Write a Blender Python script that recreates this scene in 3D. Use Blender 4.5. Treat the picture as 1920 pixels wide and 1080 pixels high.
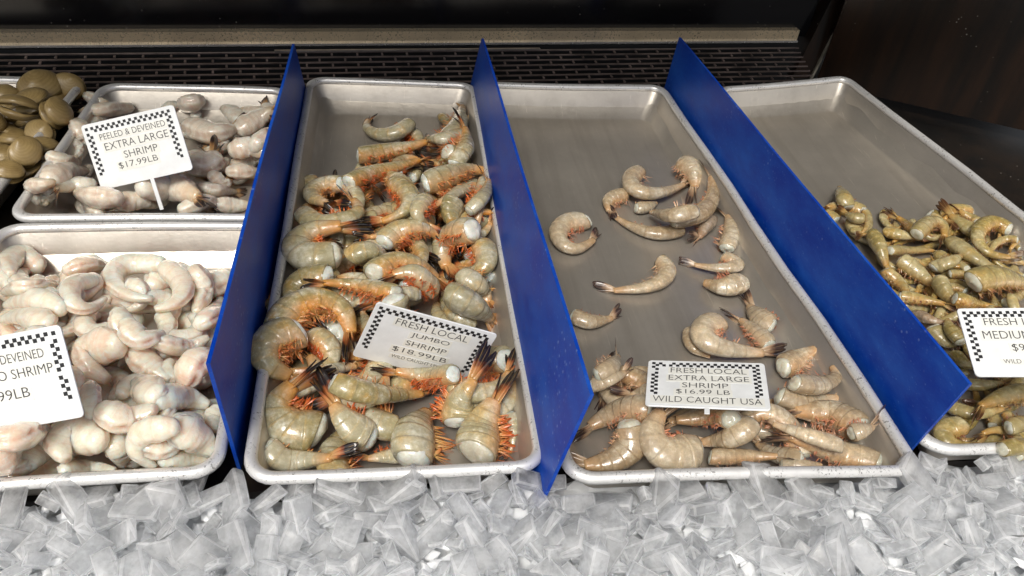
import bpy, bmesh, math, random
import numpy as np
from mathutils import Vector, Matrix
for o in list(bpy.data.objects): bpy.data.objects.remove(o)
S = bpy.context.scene
COL = S.collection
# ---------------------------------------------------------------- camera
CP, CR, CU, CF, CFOC = ([0.11001, -0.3701, 0.49423], [0.988698, -0.119054, 0.091116], [0.007029, 0.643903, 0.765075], [0.149755, 0.755787, -0.637463], 1500)
cam = bpy.data.objects.new('camera', bpy.data.cameras.new('camera')); COL.objects.link(cam)
cam.data.sensor_width = 36.0; cam.data.lens = 36.0*CFOC/1920.0
cam.data.clip_start = .01; cam.data.clip_end = 100
cam.matrix_world = Matrix(((CR[0], CU[0], -CF[0], CP[0]), (CR[1], CU[1], -CF[1], CP[1]), (CR[2], CU[2], -CF[2], CP[2]), (0, 0, 0, 1)))
S.camera = cam
# ---------------------------------------------------------------- sky, sun, exposure
SUN_EL, SUN_AZ = math.radians(56), math.radians(204)
w = bpy.data.worlds.new('World'); S.world = w; w.use_nodes = True
nt = w.node_tree; nt.nodes.clear()
sky = nt.nodes.new('ShaderNodeTexSky'); sky.sky_type = 'NISHITA'; sky.sun_disc = False
sky.sun_elevation = SUN_EL; sky.sun_rotation = SUN_AZ; sky.dust_density = 4.0; sky.air_density = 1.0
hs = nt.nodes.new('ShaderNodeHueSaturation'); hs.inputs['Saturation'].default_value = .2
bg = nt.nodes.new('ShaderNodeBackground'); bg.inputs[1].default_value = .095
wo = nt.nodes.new('ShaderNodeOutputWorld')
nt.links.new(sky.outputs[0], hs.inputs['Color']); nt.links.new(hs.outputs[0], bg.inputs[0]); nt.links.new(bg.outputs[0], wo.inputs[0])
sl = bpy.data.lights.new('sun', 'SUN'); sl.energy = 1.95; sl.angle = math.radians(20); sl.color = (1, .94, .85)
sun = bpy.data.objects.new('sun', sl); COL.objects.link(sun)
sd = Vector((math.sin(SUN_AZ)*math.cos(SUN_EL), math.cos(SUN_AZ)*math.cos(SUN_EL), math.sin(SUN_EL)))
sun.rotation_euler = (-sd).to_track_quat('-Z', 'Y').to_euler(); sun.location = (0, -1, 2)
V = S.view_settings; S.display_settings.display_device = 'sRGB'
V.view_transform = 'Standard'; V.look = 'None'; V.gamma = 1; V.use_curve_mapping = False; V.exposure = 0.38
S.render.engine = 'CYCLES'
cy = S.cycles; cy.max_bounces = 24; cy.transmission_bounces = 20; cy.transparent_max_bounces = 24; cy.glossy_bounces = 4; cy.diffuse_bounces = 4
cy.caustics_reflective = False; cy.caustics_refractive = True; cy.blur_glossy = .6; cy.use_denoising = True; cy.sample_clamp_indirect = 25

# ---------------------------------------------------------------- helpers
def tag(o, label=None, cat=None, group=None, kind=None):
    if label: o['label'] = label
    if cat: o['category'] = cat
    if group: o['group'] = group
    if kind: o['kind'] = kind
    return o
def mesh_from(name, verts, faces, mat, smooth=True, col=None):
    m = bpy.data.meshes.new(name); m.from_pydata([tuple(map(float, v)) for v in verts], [], [tuple(f) for f in faces]); m.update()
    if mat: m.materials.append(mat)
    if smooth: m.polygons.foreach_set('use_smooth', [True]*len(m.polygons))
    if col is not None:
        a = m.attributes.new('shade', 'FLOAT_COLOR', 'POINT')
        c = np.ones((len(verts), 4), np.float32); c[:, :3] = np.asarray(col, np.float32)
        a.data.foreach_set('color', c.ravel())
    return m
def link(name, me, parent=None, loc=(0, 0, 0)):
    o = bpy.data.objects.new(name, me); COL.objects.link(o); o.location = loc
    if parent: o.parent = parent
    return o
def bmobj(name, bm, mat, parent=None, loc=(0, 0, 0), smooth=False):
    me = bpy.data.meshes.new(name); bm.to_mesh(me); bm.free(); me.materials.append(mat)
    if smooth: me.polygons.foreach_set('use_smooth', [True]*len(me.polygons))
    return link(name, me, parent, loc)
def box(bm, c, s, M=None):
    r = bmesh.ops.create_cube(bm, size=1)
    for v in r['verts']:
        p = Vector((v.co.x*s[0]+c[0], v.co.y*s[1]+c[1], v.co.z*s[2]+c[2])); v.co = M @ p if M else p
    return r['verts']

class Mat:
    def __init__(s, name):
        s.m = bpy.data.materials.new(name); s.m.use_nodes = True
        s.t = s.m.node_tree; s.t.nodes.clear()
        s.out = s.n('OutputMaterial'); s.b = s.n('BsdfPrincipled'); s.l(s.b.outputs[0], s.out.inputs[0])
        s.tc = s.n('TexCoord')
    def n(s, k, **kw):
        x = s.t.nodes.new('ShaderNode'+k)
        for a, v in kw.items(): setattr(x, a, v)
        return x
    def l(s, a, b): s.t.links.new(a, b)
    def set(s, **kw):
        for k, v in kw.items():
            k = k.replace('_', ' ')
            if hasattr(v, 'is_linked'): s.l(v, s.b.inputs[k])
            else: s.b.inputs[k].default_value = v
        return s
    def vec(s, scale=(1, 1, 1), world=False, rot=(0, 0, 0)):
        mp = s.n('Mapping'); mp.inputs['Scale'].default_value = scale; mp.inputs['Rotation'].default_value = rot
        if world: g = s.n('NewGeometry'); s.l(g.outputs['Position'], mp.inputs[0])
        else: s.l(s.tc.outputs['Object'], mp.inputs[0])
        return mp.outputs[0]
    def noise(s, scale, detail=4, rough=.55, vec=None, dist=0, rnd=False):
        x = s.n('TexNoise'); x.inputs['Scale'].default_value = scale; x.inputs['Detail'].default_value = detail
        x.inputs['Roughness'].default_value = rough; x.inputs['Distortion'].default_value = dist
        v = vec or s.tc.outputs['Object']
        if rnd:
            oi = s.n('ObjectInfo'); a = s.n('VectorMath', operation='SCALE'); a.inputs[0].default_value = (7, 5, 3)
            s.l(oi.outputs['Random'], a.inputs['Scale']); b = s.n('VectorMath', operation='ADD'); s.l(v, b.inputs[0]); s.l(a.outputs[0], b.inputs[1]); v = b.outputs[0]
        s.l(v, x.inputs['Vector']); return x.outputs['Fac']
    def voro(s, scale, vec=None, feature='F1', out='Distance'):
        x = s.n('TexVoronoi', feature=feature); x.inputs['Scale'].default_value = scale
        s.l(vec or s.tc.outputs['Object'], x.inputs['Vector']); return x.outputs[out]
    def ramp(s, fac, stops):
        x = s.n('ValToRGB'); s.l(fac, x.inputs[0]); e = x.color_ramp.elements
        while len(e) < len(stops): e.new(.5)
        for q, (p, c) in zip(e, stops):
            q.position = p; q.color = (c, c, c, 1) if not hasattr(c, '__len__') else tuple(c)+(1,)
        return x.outputs[0]
    def mix(s, fac, a, b, mode='MIX'):
        x = s.n('Mix', data_type='RGBA', blend_type=mode)
        for i, v in ((0, fac), (6, a), (7, b)):
            if hasattr(v, 'is_linked'): s.l(v, x.inputs[i])
            else: x.inputs[i].default_value = v if i == 0 else (tuple(v)+(1,) if len(v) == 3 else v)
        return x.outputs[2]
    def math(s, op, a, b=0., clamp=False):
        x = s.n('Math', operation=op, use_clamp=clamp)
        for i, v in enumerate((a, b)):
            if hasattr(v, 'is_linked'): s.l(v, x.inputs[i])
            else: x.inputs[i].default_value = v
        return x.outputs[0]
    def bump(s, h, strength=.3, dist=.001, coat=False):
        x = s.n('Bump'); x.inputs['Strength'].default_value = strength; x.inputs['Distance'].default_value = dist
        s.l(h, x.inputs['Height']); s.l(x.outputs[0], s.b.inputs['Normal'])
        if coat: s.l(x.outputs[0], s.b.inputs['Coat Normal'])
        return x
    def shade(s):
        a = s.n('Attribute', attribute_name='shade'); x = s.n('SeparateColor'); s.l(a.outputs['Color'], x.inputs[0])
        return x.outputs[0], x.outputs[1], x.outputs[2]
    def rand(s): return s.n('ObjectInfo').outputs['Random']

# ---------------------------------------------------------------- materials
def aluminium(name, base=(.68, .625, .545), rough=.46, stain=.6, pits=.0, flow=(60, 4, 60), metal=.78):
    m = Mat(name)
    n1 = m.noise(9, 5, .6, m.vec((1, 1, 1), True)); n2 = m.noise(1.0, 4, .6, m.vec(flow, True)); n3 = m.noise(260, 3, .6, m.vec((1, 1, 1), True))
    c = m.mix(m.ramp(n1, [(.35, 0), (.68, 1)]), tuple(x*(1-.35*stain) for x in base), base)
    c = m.mix(m.ramp(n2, [(.5, 0), (.72, stain*.6)]), c, (.42, .37, .31))
    if pits:
        p = m.math('MULTIPLY', m.ramp(m.noise(420, 3, .7, m.vec((1, 1, 1), True)), [(.56, 0), (.66, 1)]), m.ramp(m.noise(45, 3, .6, m.vec((1, 1, 1), True)), [(.42, 0), (.62, pits)]))
        c = m.mix(p, c, (.10, .09, .08))
    sc = m.ramp(m.noise(1., 3, .7, m.vec((340, 14, 60), True, (0, 0, .35))), [(.66, 0), (.70, .35)]); c = m.mix(sc, c, tuple(min(1, x*1.4) for x in base))
    m.set(Base_Color=c, Metallic=metal, Roughness=m.math('ADD', m.math('MULTIPLY', n3, .2), m.math('SUBTRACT', rough-.1, m.math('MULTIPLY', n1, .12))), Specular_IOR_Level=.5)
    m.bump(m.math('ADD', n3, m.math('MULTIPLY', n1, 3.)), .22, .0008)
    return m.m
M_PAN = aluminium('pan_aluminium')
M_RIM = aluminium('rim_aluminium', (.86, .85, .83), .40, .25, pits=.9, metal=.5)

def shell(name, c1, c2, dorsal, edge, belly, speck=.6, sss=.3, rough=.24, pale=(.60, .61, .54)):
    m = Mat(name); s, g, u = m.shade()
    n = m.noise(70, 5, .65, rnd=True); n2 = m.noise(34, 3, .5, rnd=True); n3 = m.noise(48, 3, .55, m.vec((1, 1, 1), rot=(1, 2, .5)), rnd=True)
    c = m.mix(m.ramp(n, [(.36, 0), (.64, 1)]), c1, c2)
    c = m.mix(m.ramp(g, [(.62, 0), (1, .6)]), c, dorsal)
    c = m.mix(m.ramp(n2, [(.46, 0), (.66, .85)]), c, pale)
    c = m.mix(m.ramp(n3, [(.54, 0), (.70, .75)]), c, edge)
    c = m.mix(m.math('MULTIPLY', m.ramp(g, [(.08, 1.), (.52, 0)]), m.ramp(n3, [(.35, .55), (.6, 1)])), c, belly)
    c = m.mix(m.math('MULTIPLY', m.ramp(u, [(.74, 0), (.93, .6), (.985, .3), (1., .4)]), m.ramp(n, [(.3, .25), (.7, 1)])), c, edge)
    c = m.mix(m.math('MULTIPLY', m.ramp(u, [(.0, .5), (.06, 0)]), m.ramp(n2, [(.35, 0), (.6, 1)])), c, tuple(x*.35 for x in c1))
    f_ = m.noise(210, 4, .7, rnd=True); c = m.mix(m.ramp(f_, [(.40, .45), (.56, 0)]), c, tuple(x*.5 for x in c1)); c = m.mix(m.ramp(f_, [(.56, 0), (.70, .5)]), c, tuple(min(.85, x*1.25+.04) for x in pale))
    v = m.ramp(m.voro(900), [(.12, 1), (.36, 0)]); k = m.math('MULTIPLY', v, m.ramp(m.noise(75, 3, .6, rnd=True), [(.50, 0), (.66, speck)]))
    c = m.mix(k, c, (.06, .10, .12))
    r = m.rand(); c = m.mix(m.math('MULTIPLY', r, .45), c, tuple(x*.72 for x in dorsal))
    r2 = m.math('FRACT', m.math('MULTIPLY', r, 7.31)); c = m.mix(m.math('MULTIPLY', r2, .25), c, pale)
    c = m.mix(m.ramp(s, [(.74, 0), (1, .6)]), c, belly)
    m.set(Base_Color=c, Subsurface_Weight=sss, Subsurface_Radius=(1, .6, .35), Subsurface_Scale=.007, Roughness=m.math('ADD', m.math('MULTIPLY', n, .25), rough-.12), IOR=1.42,
          Coat_Weight=.65, Coat_Roughness=.07, Specular_IOR_Level=.5)
    m.bump(m.math('ADD', m.noise(330, 4, .65), m.math('MULTIPLY', m.noise(80, 3, .55), 3.5)), .30, .0011)
    return m.m
M_SHELL = {
 'B': shell('jumbo_shell', (.37, .30, .13), (.58, .46, .23), (.24, .22, .10), (.68, .39, .07), (.70, .27, .04), .9, pale=(.74, .70, .56)),
 'C': shell('extra_large_shell', (.40, .29, .165), (.56, .44, .28), (.33, .23, .13), (.68, .50, .29), (.58, .32, .14), .45, pale=(.68, .61, .47)),
 'D': shell('medium_shell', (.30, .22, .06), (.52, .40, .14), (.19, .155, .05), (.56, .33, .06), (.52, .25, .05), .7, pale=(.66, .57, .34)),
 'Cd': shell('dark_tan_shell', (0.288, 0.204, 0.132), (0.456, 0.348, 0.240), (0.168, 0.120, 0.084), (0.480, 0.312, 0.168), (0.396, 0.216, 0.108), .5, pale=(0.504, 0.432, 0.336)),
}
def flesh(name, c1, c2, pink, sss=.5, rough=.3, sp=.5, tailtint=None):
    m = Mat(name); s, g, u = m.shade()
    n = m.noise(75, 5, .65, rnd=True); n2 = m.noise(36, 3, .55, rnd=True); n3 = m.noise(240, 4, .7, rnd=True)
    c = m.mix(m.ramp(n, [(.38, 0), (.60, 1)]), c1, c2)
    r = m.rand()
    c = m.mix(m.math('MULTIPLY', m.ramp(n2, [(.42, 0), (.64, 1)]), m.math('ADD', m.math('MULTIPLY', r, .7), .30)), c, pink)
    c = m.mix(m.ramp(g, [(.93, 0), (.99, .7)]), c, tuple(x*.8 for x in pink)); c = m.mix(m.ramp(u, [(.25, 0), (.5, .45), (.75, 0)]), c, c2)
    c = m.mix(m.math('MULTIPLY', m.ramp(u, [(.0, .45), (.22, 0), (.76, 0), (1., .45)]), m.ramp(n, [(.35, .2), (.65, 1)])), c, tuple(x*.82 for x in pink))
    c = m.mix(m.ramp(n3, [(.36, .35), (.50, 0)]), c, tuple(x*.8 for x in pink)); c = m.mix(m.ramp(n3, [(.56, 0), (.68, .7)]), c, (.86, .83, .77))
    r2 = m.math('FRACT', m.math('MULTIPLY', r, 7.31)); c = m.mix(m.math('MULTIPLY', r2, .30), c, tuple(x*.86 for x in c1))
    if tailtint: c = m.mix(m.ramp(s, [(.66, 0), (1, .7)]), c, tailtint)
    m.set(Base_Color=c, Subsurface_Weight=sss, Subsurface_Radius=(1, .55, .38), Subsurface_Scale=.026, Roughness=rough, IOR=1.38,
          Coat_Weight=.9, Coat_Roughness=.06)
    m.bump(m.math('ADD', m.noise(420, 4, .75), m.math('MULTIPLY', m.noise(100, 3, .6), 3.0)), .40, .0011)
    return m.m
M_SHELL['LA'] = flesh('peeled_flesh', (.86, .70, .53), (.90, .84, .71), (.88, .58, .44), .8)
M_SHELL['UA'] = flesh('tail_on_flesh', (.76, .66, .53), (.86, .80, .69), (.72, .52, .38), tailtint=(.55, .36, .18))
M_CUT = flesh('cut_flesh', (.72, .68, .56), (.86, .84, .76), (.70, .56, .38), .6)
M_CUTD = flesh('cut_flesh_warm', (.56, .50, .37), (.72, .68, .56), (.55, .43, .28), .5)
def tailmat(name, base, mid, tip):
    m = Mat(name); s, g, u = m.shade()
    c = m.mix(m.ramp(s, [(.05, 0), (.5, 1)]), base, mid); c = m.mix(m.ramp(m.math('ADD', s, m.math('MULTIPLY', m.math('SUBTRACT', m.noise(120, 3), .5), .5)), [(.34, 0), (.60, 1)]), c, tip)
    c = m.mix(m.ramp(u, [(.45, 0), (.5, .6), (.55, 0)]), c, base)
    m.set(Base_Color=c, Roughness=.3, Subsurface_Weight=.1, Subsurface_Scale=.003, Coat_Weight=.5, Coat_Roughness=.12, IOR=1.45)
    m.bump(m.noise(400, 3), .2, .0005, True); return m.m
M_TAIL = {'B': tailmat('jumbo_tail', (.50, .32, .13), (.42, .11, .03), (.016, .011, .010)), 'C': tailmat('extra_large_tail', (.50, .38, .25), (.33, .19, .11), (.05, .03, .025)),
          'D': tailmat('medium_tail', (.42, .31, .13), (.40, .22, .07), (.10, .045, .02)), 'UA': tailmat('tail_on_tail', (.52, .34, .16), (.34, .17, .07), (.03, .02, .018)), 'LA': None}
def legmat(name, a, b):
    m = Mat(name); s, g, u = m.shade()
    m.set(Base_Color=m.mix(m.ramp(m.math('ADD', s, m.math('MULTIPLY', m.math('SUBTRACT', m.rand(), .4), .9)), [(.15, 0), (.9, 1)]), a, b), Roughness=.32, Subsurface_Weight=.2, Subsurface_Scale=.003, Coat_Weight=.4, Coat_Roughness=.15)
    return m.m
M_LEG = {'B': legmat('jumbo_legs', (.68, .38, .13), (.58, .11, .018)), 'C': legmat('extra_large_legs', (.62, .40, .24), (.56, .20, .10)), 'D': legmat('medium_legs', (.45, .26, .08), (.22, .08, .03))}

def icemat(name, lo, hi):
    m = Mat(name)
    n = m.noise(50, 4, .6, rnd=True); n2 = m.noise(170, 4, .7, rnd=True)
    m.set(Base_Color=(.99, .995, 1, 1), Roughness=m.ramp(n2, [(.4, .03), (.7, .18)]), IOR=1.31, Transmission_Weight=1.0)
    m.bump(m.math('ADD', m.math('MULTIPLY', n, 4.), n2), .22, .0014)
    d = m.n('BsdfPrincipled'); d.inputs['Base Color'].default_value = (.95, .96, .97, 1); d.inputs['Roughness'].default_value = .10; d.inputs['IOR'].default_value = 1.31
    d.inputs['Subsurface Weight'].default_value = 1.; d.inputs['Subsurface Scale'].default_value = .04; d.inputs['Subsurface Radius'].default_value = (.95, .97, 1)
    tl = m.n('BsdfTranslucent'); tl.inputs[0].default_value = (.97, .98, .99, 1)
    tr = m.n('BsdfTransparent'); tr.inputs[0].default_value = (.985, .99, 1, 1)
    y = m.n('MixShader'); y.inputs[0].default_value = .45; m.l(d.outputs[0], y.inputs[1]); m.l(tl.outputs[0], y.inputs[2])
    g = m.n('MixShader'); g.inputs[0].default_value = .45; m.l(m.b.outputs[0], g.inputs[1]); m.l(tr.outputs[0], g.inputs[2])
    x = m.n('MixShader'); f = m.math('ADD', m.ramp(n, [(.40, lo), (.64, hi)]), m.math('MULTIPLY', m.rand(), .15), True)
    m.l(f, x.inputs[0]); m.l(g.outputs[0], x.inputs[1]); m.l(y.outputs[0], x.inputs[2]); m.l(x.outputs[0], m.out.inputs[0])
    return m.m
M_ICE = icemat('ice', .20, .64)
M_FROST = icemat('ice_edge', .45, .85)
def icebed():
    m = Mat('ice_bed'); m.set(Base_Color=m.mix(m.noise(60, 4), (.82, .84, .86), (.92, .94, .96)), Roughness=.3, Subsurface_Weight=.6, Subsurface_Scale=.01, Subsurface_Radius=(1, 1, 1))
    m.bump(m.noise(120, 4), .5, .003); return m.m
M_BED = icebed()
def blue():
    m = Mat('blue_acrylic'); W = m.vec((1, 1, 1), True); n = m.noise(11, 6, .68, m.vec((1, 1, 2.2), True)); sp = m.voro(150, W)
    k = m.math('MULTIPLY', m.ramp(sp, [(.10, 1), (.24, 0)]), m.ramp(m.noise(14, 3, .6, W), [(.52, 0), (.70, .35)]))
    sc = m.ramp(m.noise(1., 5, .75, m.vec((30, 200, 420), True, (.5, .2, .3))), [(.60, 0), (.70, .35)])
    c = m.mix(m.ramp(n, [(.38, 0), (.72, .55)]), (.001, .036, .32), (.03, .155, .60)); c = m.mix(k, c, (.40, .52, .75)); c = m.mix(sc, c, (.16, .30, .66))
    m.set(Base_Color=c, Roughness=m.math('ADD', m.math('MULTIPLY', n, .35), .25), Specular_IOR_Level=.25, IOR=1.45)
    m.bump(m.noise(180, 3, .6, W), .10, .0006); return m.m
M_BLUE = blue()
def plain(name, c, rough=.5, metal=0., nz=.0, scale=40):
    m = Mat(name)
    if nz: c = m.mix(m.ramp(m.noise(scale, 5, .6, m.vec((1, 1, 1), True)), [(.3, 0), (.7, 1)]), tuple(x*(1-nz) for x in c), tuple(min(1, x*(1+nz)) for x in c))
    else: c = tuple(c)+(1,)
    m.set(Base_Color=c, Roughness=rough, Metallic=metal); return m.m
M_CARD = plain('white_card_plastic', (.76, .775, .775), .32, 0, .09, 45)
M_TAPE = plain('label_tape', (.76, .755, .70), .30, 0, .04, 60)
M_INK = plain('black_ink', (.012, .012, .014), .45)
M_LETTER = plain('lettering_ink', (.045, .045, .05), .5)
M_STEEL = aluminium('ledge_steel', (.80, .64, .42), .36, .7, .9, (3, 3, 3), .5)
M_LIP = aluminium('ledge_lip', (.80, .78, .74), .3, .2)
M_GRILL = plain('grille_metal', (.21, .165, .15), .42, .6, .5, 30)
M_BLACK = plain('black_void', (.006, .006, .007), .6)
def darkpanel(name, c1, c2, sp=.6, rough=.22, scale=(30, 30, 3)):
    m = Mat(name); n = m.noise(1., 5, .6, m.vec(scale, True)); v = m.voro(75, m.vec((1, 1, 1), True))
    k = m.math('MULTIPLY', m.ramp(v, [(.05, 1), (.10, 0)]), m.ramp(m.noise(9, 3, .5, m.vec((1, 1, 1), True)), [(.50, 0), (.6, sp)]))
    c = m.mix(m.ramp(n, [(.4, 0), (.75, 1)]), c1, c2); c = m.mix(k, c, (.45, .42, .36)); m.set(Base_Color=c, Roughness=rough); return m.m
M_PANEL = darkpanel('dark_back_panel', (.004, .004, .005), (.010, .009, .010), .35, .18, (2, 2, 60))
M_WOOD = darkpanel('dark_side_panel', (.006, .0035, .002), (.036, .015, .006), .6, .3, (26, 26, 2.5))
M_FLOOR = darkpanel('dark_case_floor', (.006, .005, .004), (.024, .014, .008), .4, .4, (12, 12, 12))
M_CLAM = None
def clam():
    m = Mat('clam_shell'); s, g, u = m.shade()
    b = m.math('FRACT', m.math('ADD', m.math('MULTIPLY', s, 9.), m.math('MULTIPLY', m.noise(40, 3), 1.6)))
    c = m.mix(m.ramp(b, [(.0, 0), (.5, 1), (.95, .1)]), (.29, .20, .075), (.37, .265, .11))
    c = m.mix(m.ramp(m.noise(50, 4, .6, rnd=True), [(.42, 0), (.7, .7)]), c, (.16, .10, .035)); c = m.mix(m.math('MULTIPLY', m.rand(), .35), c, (.38, .28, .13))
    m.set(Base_Color=c, Roughness=.33, Coat_Weight=.35, Coat_Roughness=.15); m.bump(m.math('SINE', m.math('MULTIPLY', s, 170.)), .22, .0005, True); return m.m
M_CLAM = clam()

# ---------------------------------------------------------------- the setting: case floor, back, side, added shade roof, ice bed
CA = math.atan2(.85-.72, .79+.40); EX = Vector((math.cos(CA), math.sin(CA), 0)); EY = Vector((-math.sin(CA), math.cos(CA), 0))
ORG = Vector((-.40, .72, 0))
def cs(a, b, z): return ORG + EX*a + EY*b + Vector((0, 0, z))   # case frame: along the back, away from the viewer, up
CM = Matrix.Translation(ORG) @ Matrix.Rotation(CA, 4, 'Z')
def cbox(bm, a0, a1, b0, b1, z0, z1): return box(bm, ((a0+a1)/2, (b0+b1)/2, (z0+z1)/2), (a1-a0, b1-b0, z1-z0), CM)

bm = bmesh.new(); cbox(bm, -.6, 2.0, -1.3, .3, -.16, -.085)
tag(bmobj('case_floor', bm, M_FLOOR), kind='structure', label='dark floor of the display case under the trays')
bm = bmesh.new(); cbox(bm, -.6, 1.215, .0125, .04, .004, .62)
tag(bmobj('back_wall', bm, M_PANEL), 'glossy black back panel of the display case above the steel ledge', 'panel', kind='structure')
bm = bmesh.new(); cbox(bm, -.6, 2.0, -.56, .10, .62, .65)  # unseen roof, added to block sky and sun towards the back
tag(bmobj('shade_roof', bm, M_BLACK), 'unseen dark roof added to shade the rear of the trays', 'roof', kind='structure')
# ledge: steel face with a bright lip, standing over a dark recess behind the grille
bm = bmesh.new(); cbox(bm, -.6, 1.19, .0, .0122, .0022, .0195)
ledge = tag(bmobj('steel_ledge', bm, M_STEEL), 'beige stained steel ledge running along the back above the slotted grille', 'ledge')
bm = bmesh.new(); cbox(bm, -.6, 1.19, -.004, -.0002, .0, .0035)
bmobj('ledge_lip', bm, M_LIP, ledge)
bm = bmesh.new(); cbox(bm, -.6, 1.19, -.004, .0122, -.084, -.002)
tag(bmobj('recess_wall', bm, M_BLACK), kind='structure', label='black recess behind the grille')
# slotted grille (rows of slots, staggered)
def grille():
    bm = bmesh.new(); A0, A1 = -.5, 1.187; z0, z1 = -.060, -.004; b0, b1 = -.172, -.016; R = 16
    def zz(b): return z0+(z1-z0)*(b-b0)/(b1-b0)
    def bar(a0, a1, b, wb, t):
        box(bm, ((a0+a1)/2, b, zz(b)), (a1-a0, wb, t), CM)
    pitch = (b1-b0)/R
    for i in range(R+1):
        b = b0+pitch*i; bar(A0, A1, b, pitch*.24, .0018)
    n = int((A1-A0)/.036)
    for i in range(R):
        for k in range(n):
            a = A0+(k+.5*(i % 2)+.3)*.036
            bar(a-.0014, a+.0014, b0+pitch*(i+.5), pitch*.64, .0019)
    return bm
vent = tag(bmobj('vent_grille', grille(), M_GRILL), 'dark slotted metal air grille between the trays and the steel ledge', 'grille')
bm = bmesh.new(); cbox(bm, .35, .74, -.020, -.0165, -.002, .0005)
bmobj('trim_strip', bm, plain('trim_metal', (.30, .27, .25), .4, .7, .3, 40), vent)
bm = bmesh.new(); box(bm, (.12, .325, -.066), (1.34, .60, .040))  # added slab, its dark colour stands in for shade between the trays
tag(bmobj('gap_shade_slab', bm, M_FLOOR), kind='structure', label='added dark slab under the trays, standing in for shaded gaps')
# slanting corner post on the right and the dark side wall
def prism(name, base, top, half, mat, parent=None):
    d = [Vector(x) for x in half]; vs = []
    for c in (base, top):
        for k in range(4): vs.append(Vector(c)+d[k])
    return link(name, mesh_from(name, vs, [(0, 1, 2, 3), (7, 6, 5, 4)]+[(k, 4+k, 4+(k+1) % 4, (k+1) % 4) for k in range(4)], mat, False), parent)
pb, pt = cs(1.196, .0, -.06), cs(1.292, .03, .34)
q = [EX*-.0+EY*-.012, EX*.034+EY*-.012, EX*.034+EY*.03, EX*0+EY*.03]
post = tag(prism('corner_post', pb, pt, q, M_WOOD), 'dark brown slanting corner post at the right end of the ledge', 'post')
q2 = [EX*.0342+EY*-.016, EX*.0382+EY*-.016, EX*.0382+EY*.0, EX*.0342+EY*.0]
prism('edge_strip', pb, pt, q2, plain('edge_strip_metal', (.42, .38, .30), .4, .6, .4, 60), post)
bm = bmesh.new(); cbox(bm, 1.216, 1.9, .16, .18, -.06, .62)
tag(bmobj('end_wall', bm, M_PANEL), kind='structure', label='black end of the case behind the corner post')
s0, s1 = Vector((.835, .835, 0)), Vector((1.40, .545, 0)); sn = Vector((s1-s0)).normalized(); sp_ = Vector((-sn.y, sn.x, 0))
vs = []
for z in (-.065, .62):
    for a in (s0, s1+sn*.3):
        for t in (0, .02): vs.append(a+sp_*t+Vector((0, 0, z)))
tag(link('side_wall', mesh_from('side_wall', vs, [(0, 2, 6, 4), (1, 5, 7, 3), (0, 4, 5, 1), (2, 3, 7, 6), (4, 6, 7, 5), (0, 1, 3, 2)], M_WOOD, False)), 'dark reddish brown side panel of the case at right', 'panel', kind='structure')

# ---------------------------------------------------------------- trays
TRAYS = {'B': [[0.0, 0.0, 0.0], [0.229, 0.0, 0.0], [0.229, 0.66, 0.0], [0.0, 0.66, 0.0]], 'C': [[0.2385, -0.013, 0.0], [0.539, -0.018, 0.0], [0.5045, 0.669, 0.0], [0.236, 0.664, 0.0]], 'UA': [[-0.266, 0.3275, 0.0], [-0.016, 0.3275, 0.0], [-0.018, 0.624, 0.0], [-0.25, 0.628, 0.0]], 'LA': [[-0.262, 0.0, 0.0], [-0.0125, 0.007, 0.0], [-0.0165, 0.3235, 0.0], [-0.268, 0.3205, 0.0]], 'K': [[-0.53, 0.345, 0.0], [-0.288, 0.345, 0.0], [-0.27, 0.636, 0.0], [-0.51, 0.634, 0.0]], 'D': [[0.5455, -0.0, 0.0], [0.9026, -0.02, 0.02], [0.7867, 0.6791, 0.02], [0.583, 0.668, 0.001]]}
DEPTH = .043
def tray_loops(P, prof, K=6):
    P = np.array(P, float); W = (np.linalg.norm(P[1]-P[0])+np.linalg.norm(P[2]-P[3]))/2; L = (np.linalg.norm(P[3]-P[0])+np.linalg.norm(P[2]-P[1]))/2
    out = []
    for ins, h, rad in prof:
        rad = max(.0015, min(rad, W/2-ins-.0005)); pts = []
        for cx, cy, a0 in ((ins+rad, ins+rad, math.pi), (W-ins-rad, ins+rad, 1.5*math.pi), (W-ins-rad, L-ins-rad, 0), (ins+rad, L-ins-rad, .5*math.pi)):
            for k in range(K+1):
                a = a0+k/K*math.pi/2; pts.append((cx+rad*math.cos(a), cy+rad*math.sin(a)))
        # extra points along the straight sides so that the sheet can waver
        full = []
        for i in range(len(pts)):
            p, q = pts[i], pts[(i+1) % len(pts)]; full.append(p)
            if (i+1) % (K+1) == 0:
                for t in np.linspace(0, 1, 9)[1:-1]: full.append((p[0]+(q[0]-p[0])*t, p[1]+(q[1]-p[1])*t))
        lo = []
        for x, y in full:
            u, v = x/W, y/L
            c = (1-u)*(1-v)*P[0]+u*(1-v)*P[1]+u*v*P[2]+(1-u)*v*P[3]
            wob = .0009*math.sin(17*x+3+40*P[0][0])*math.sin(23*y+1.3)+.0006*math.sin(61*y+9*x)
            lo.append((c[0]+wob*.8, c[1]+wob, c[2]+h+wob*.5))
        out.append(lo)
    return out
def skin(loops, close=False, cap=False):
    n = len(loops[0]); v = [p for l in loops for p in l]; f = []
    m = len(loops)
    for i in range(m if close else m-1):
        a, b = i*n, ((i+1) % m)*n
        for k in range(n): f.append((a+k, a+(k+1) % n, b+(k+1) % n, b+k))
    if cap: f.append(tuple((m-1)*n+k for k in range(n)))
    return v, f
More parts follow.
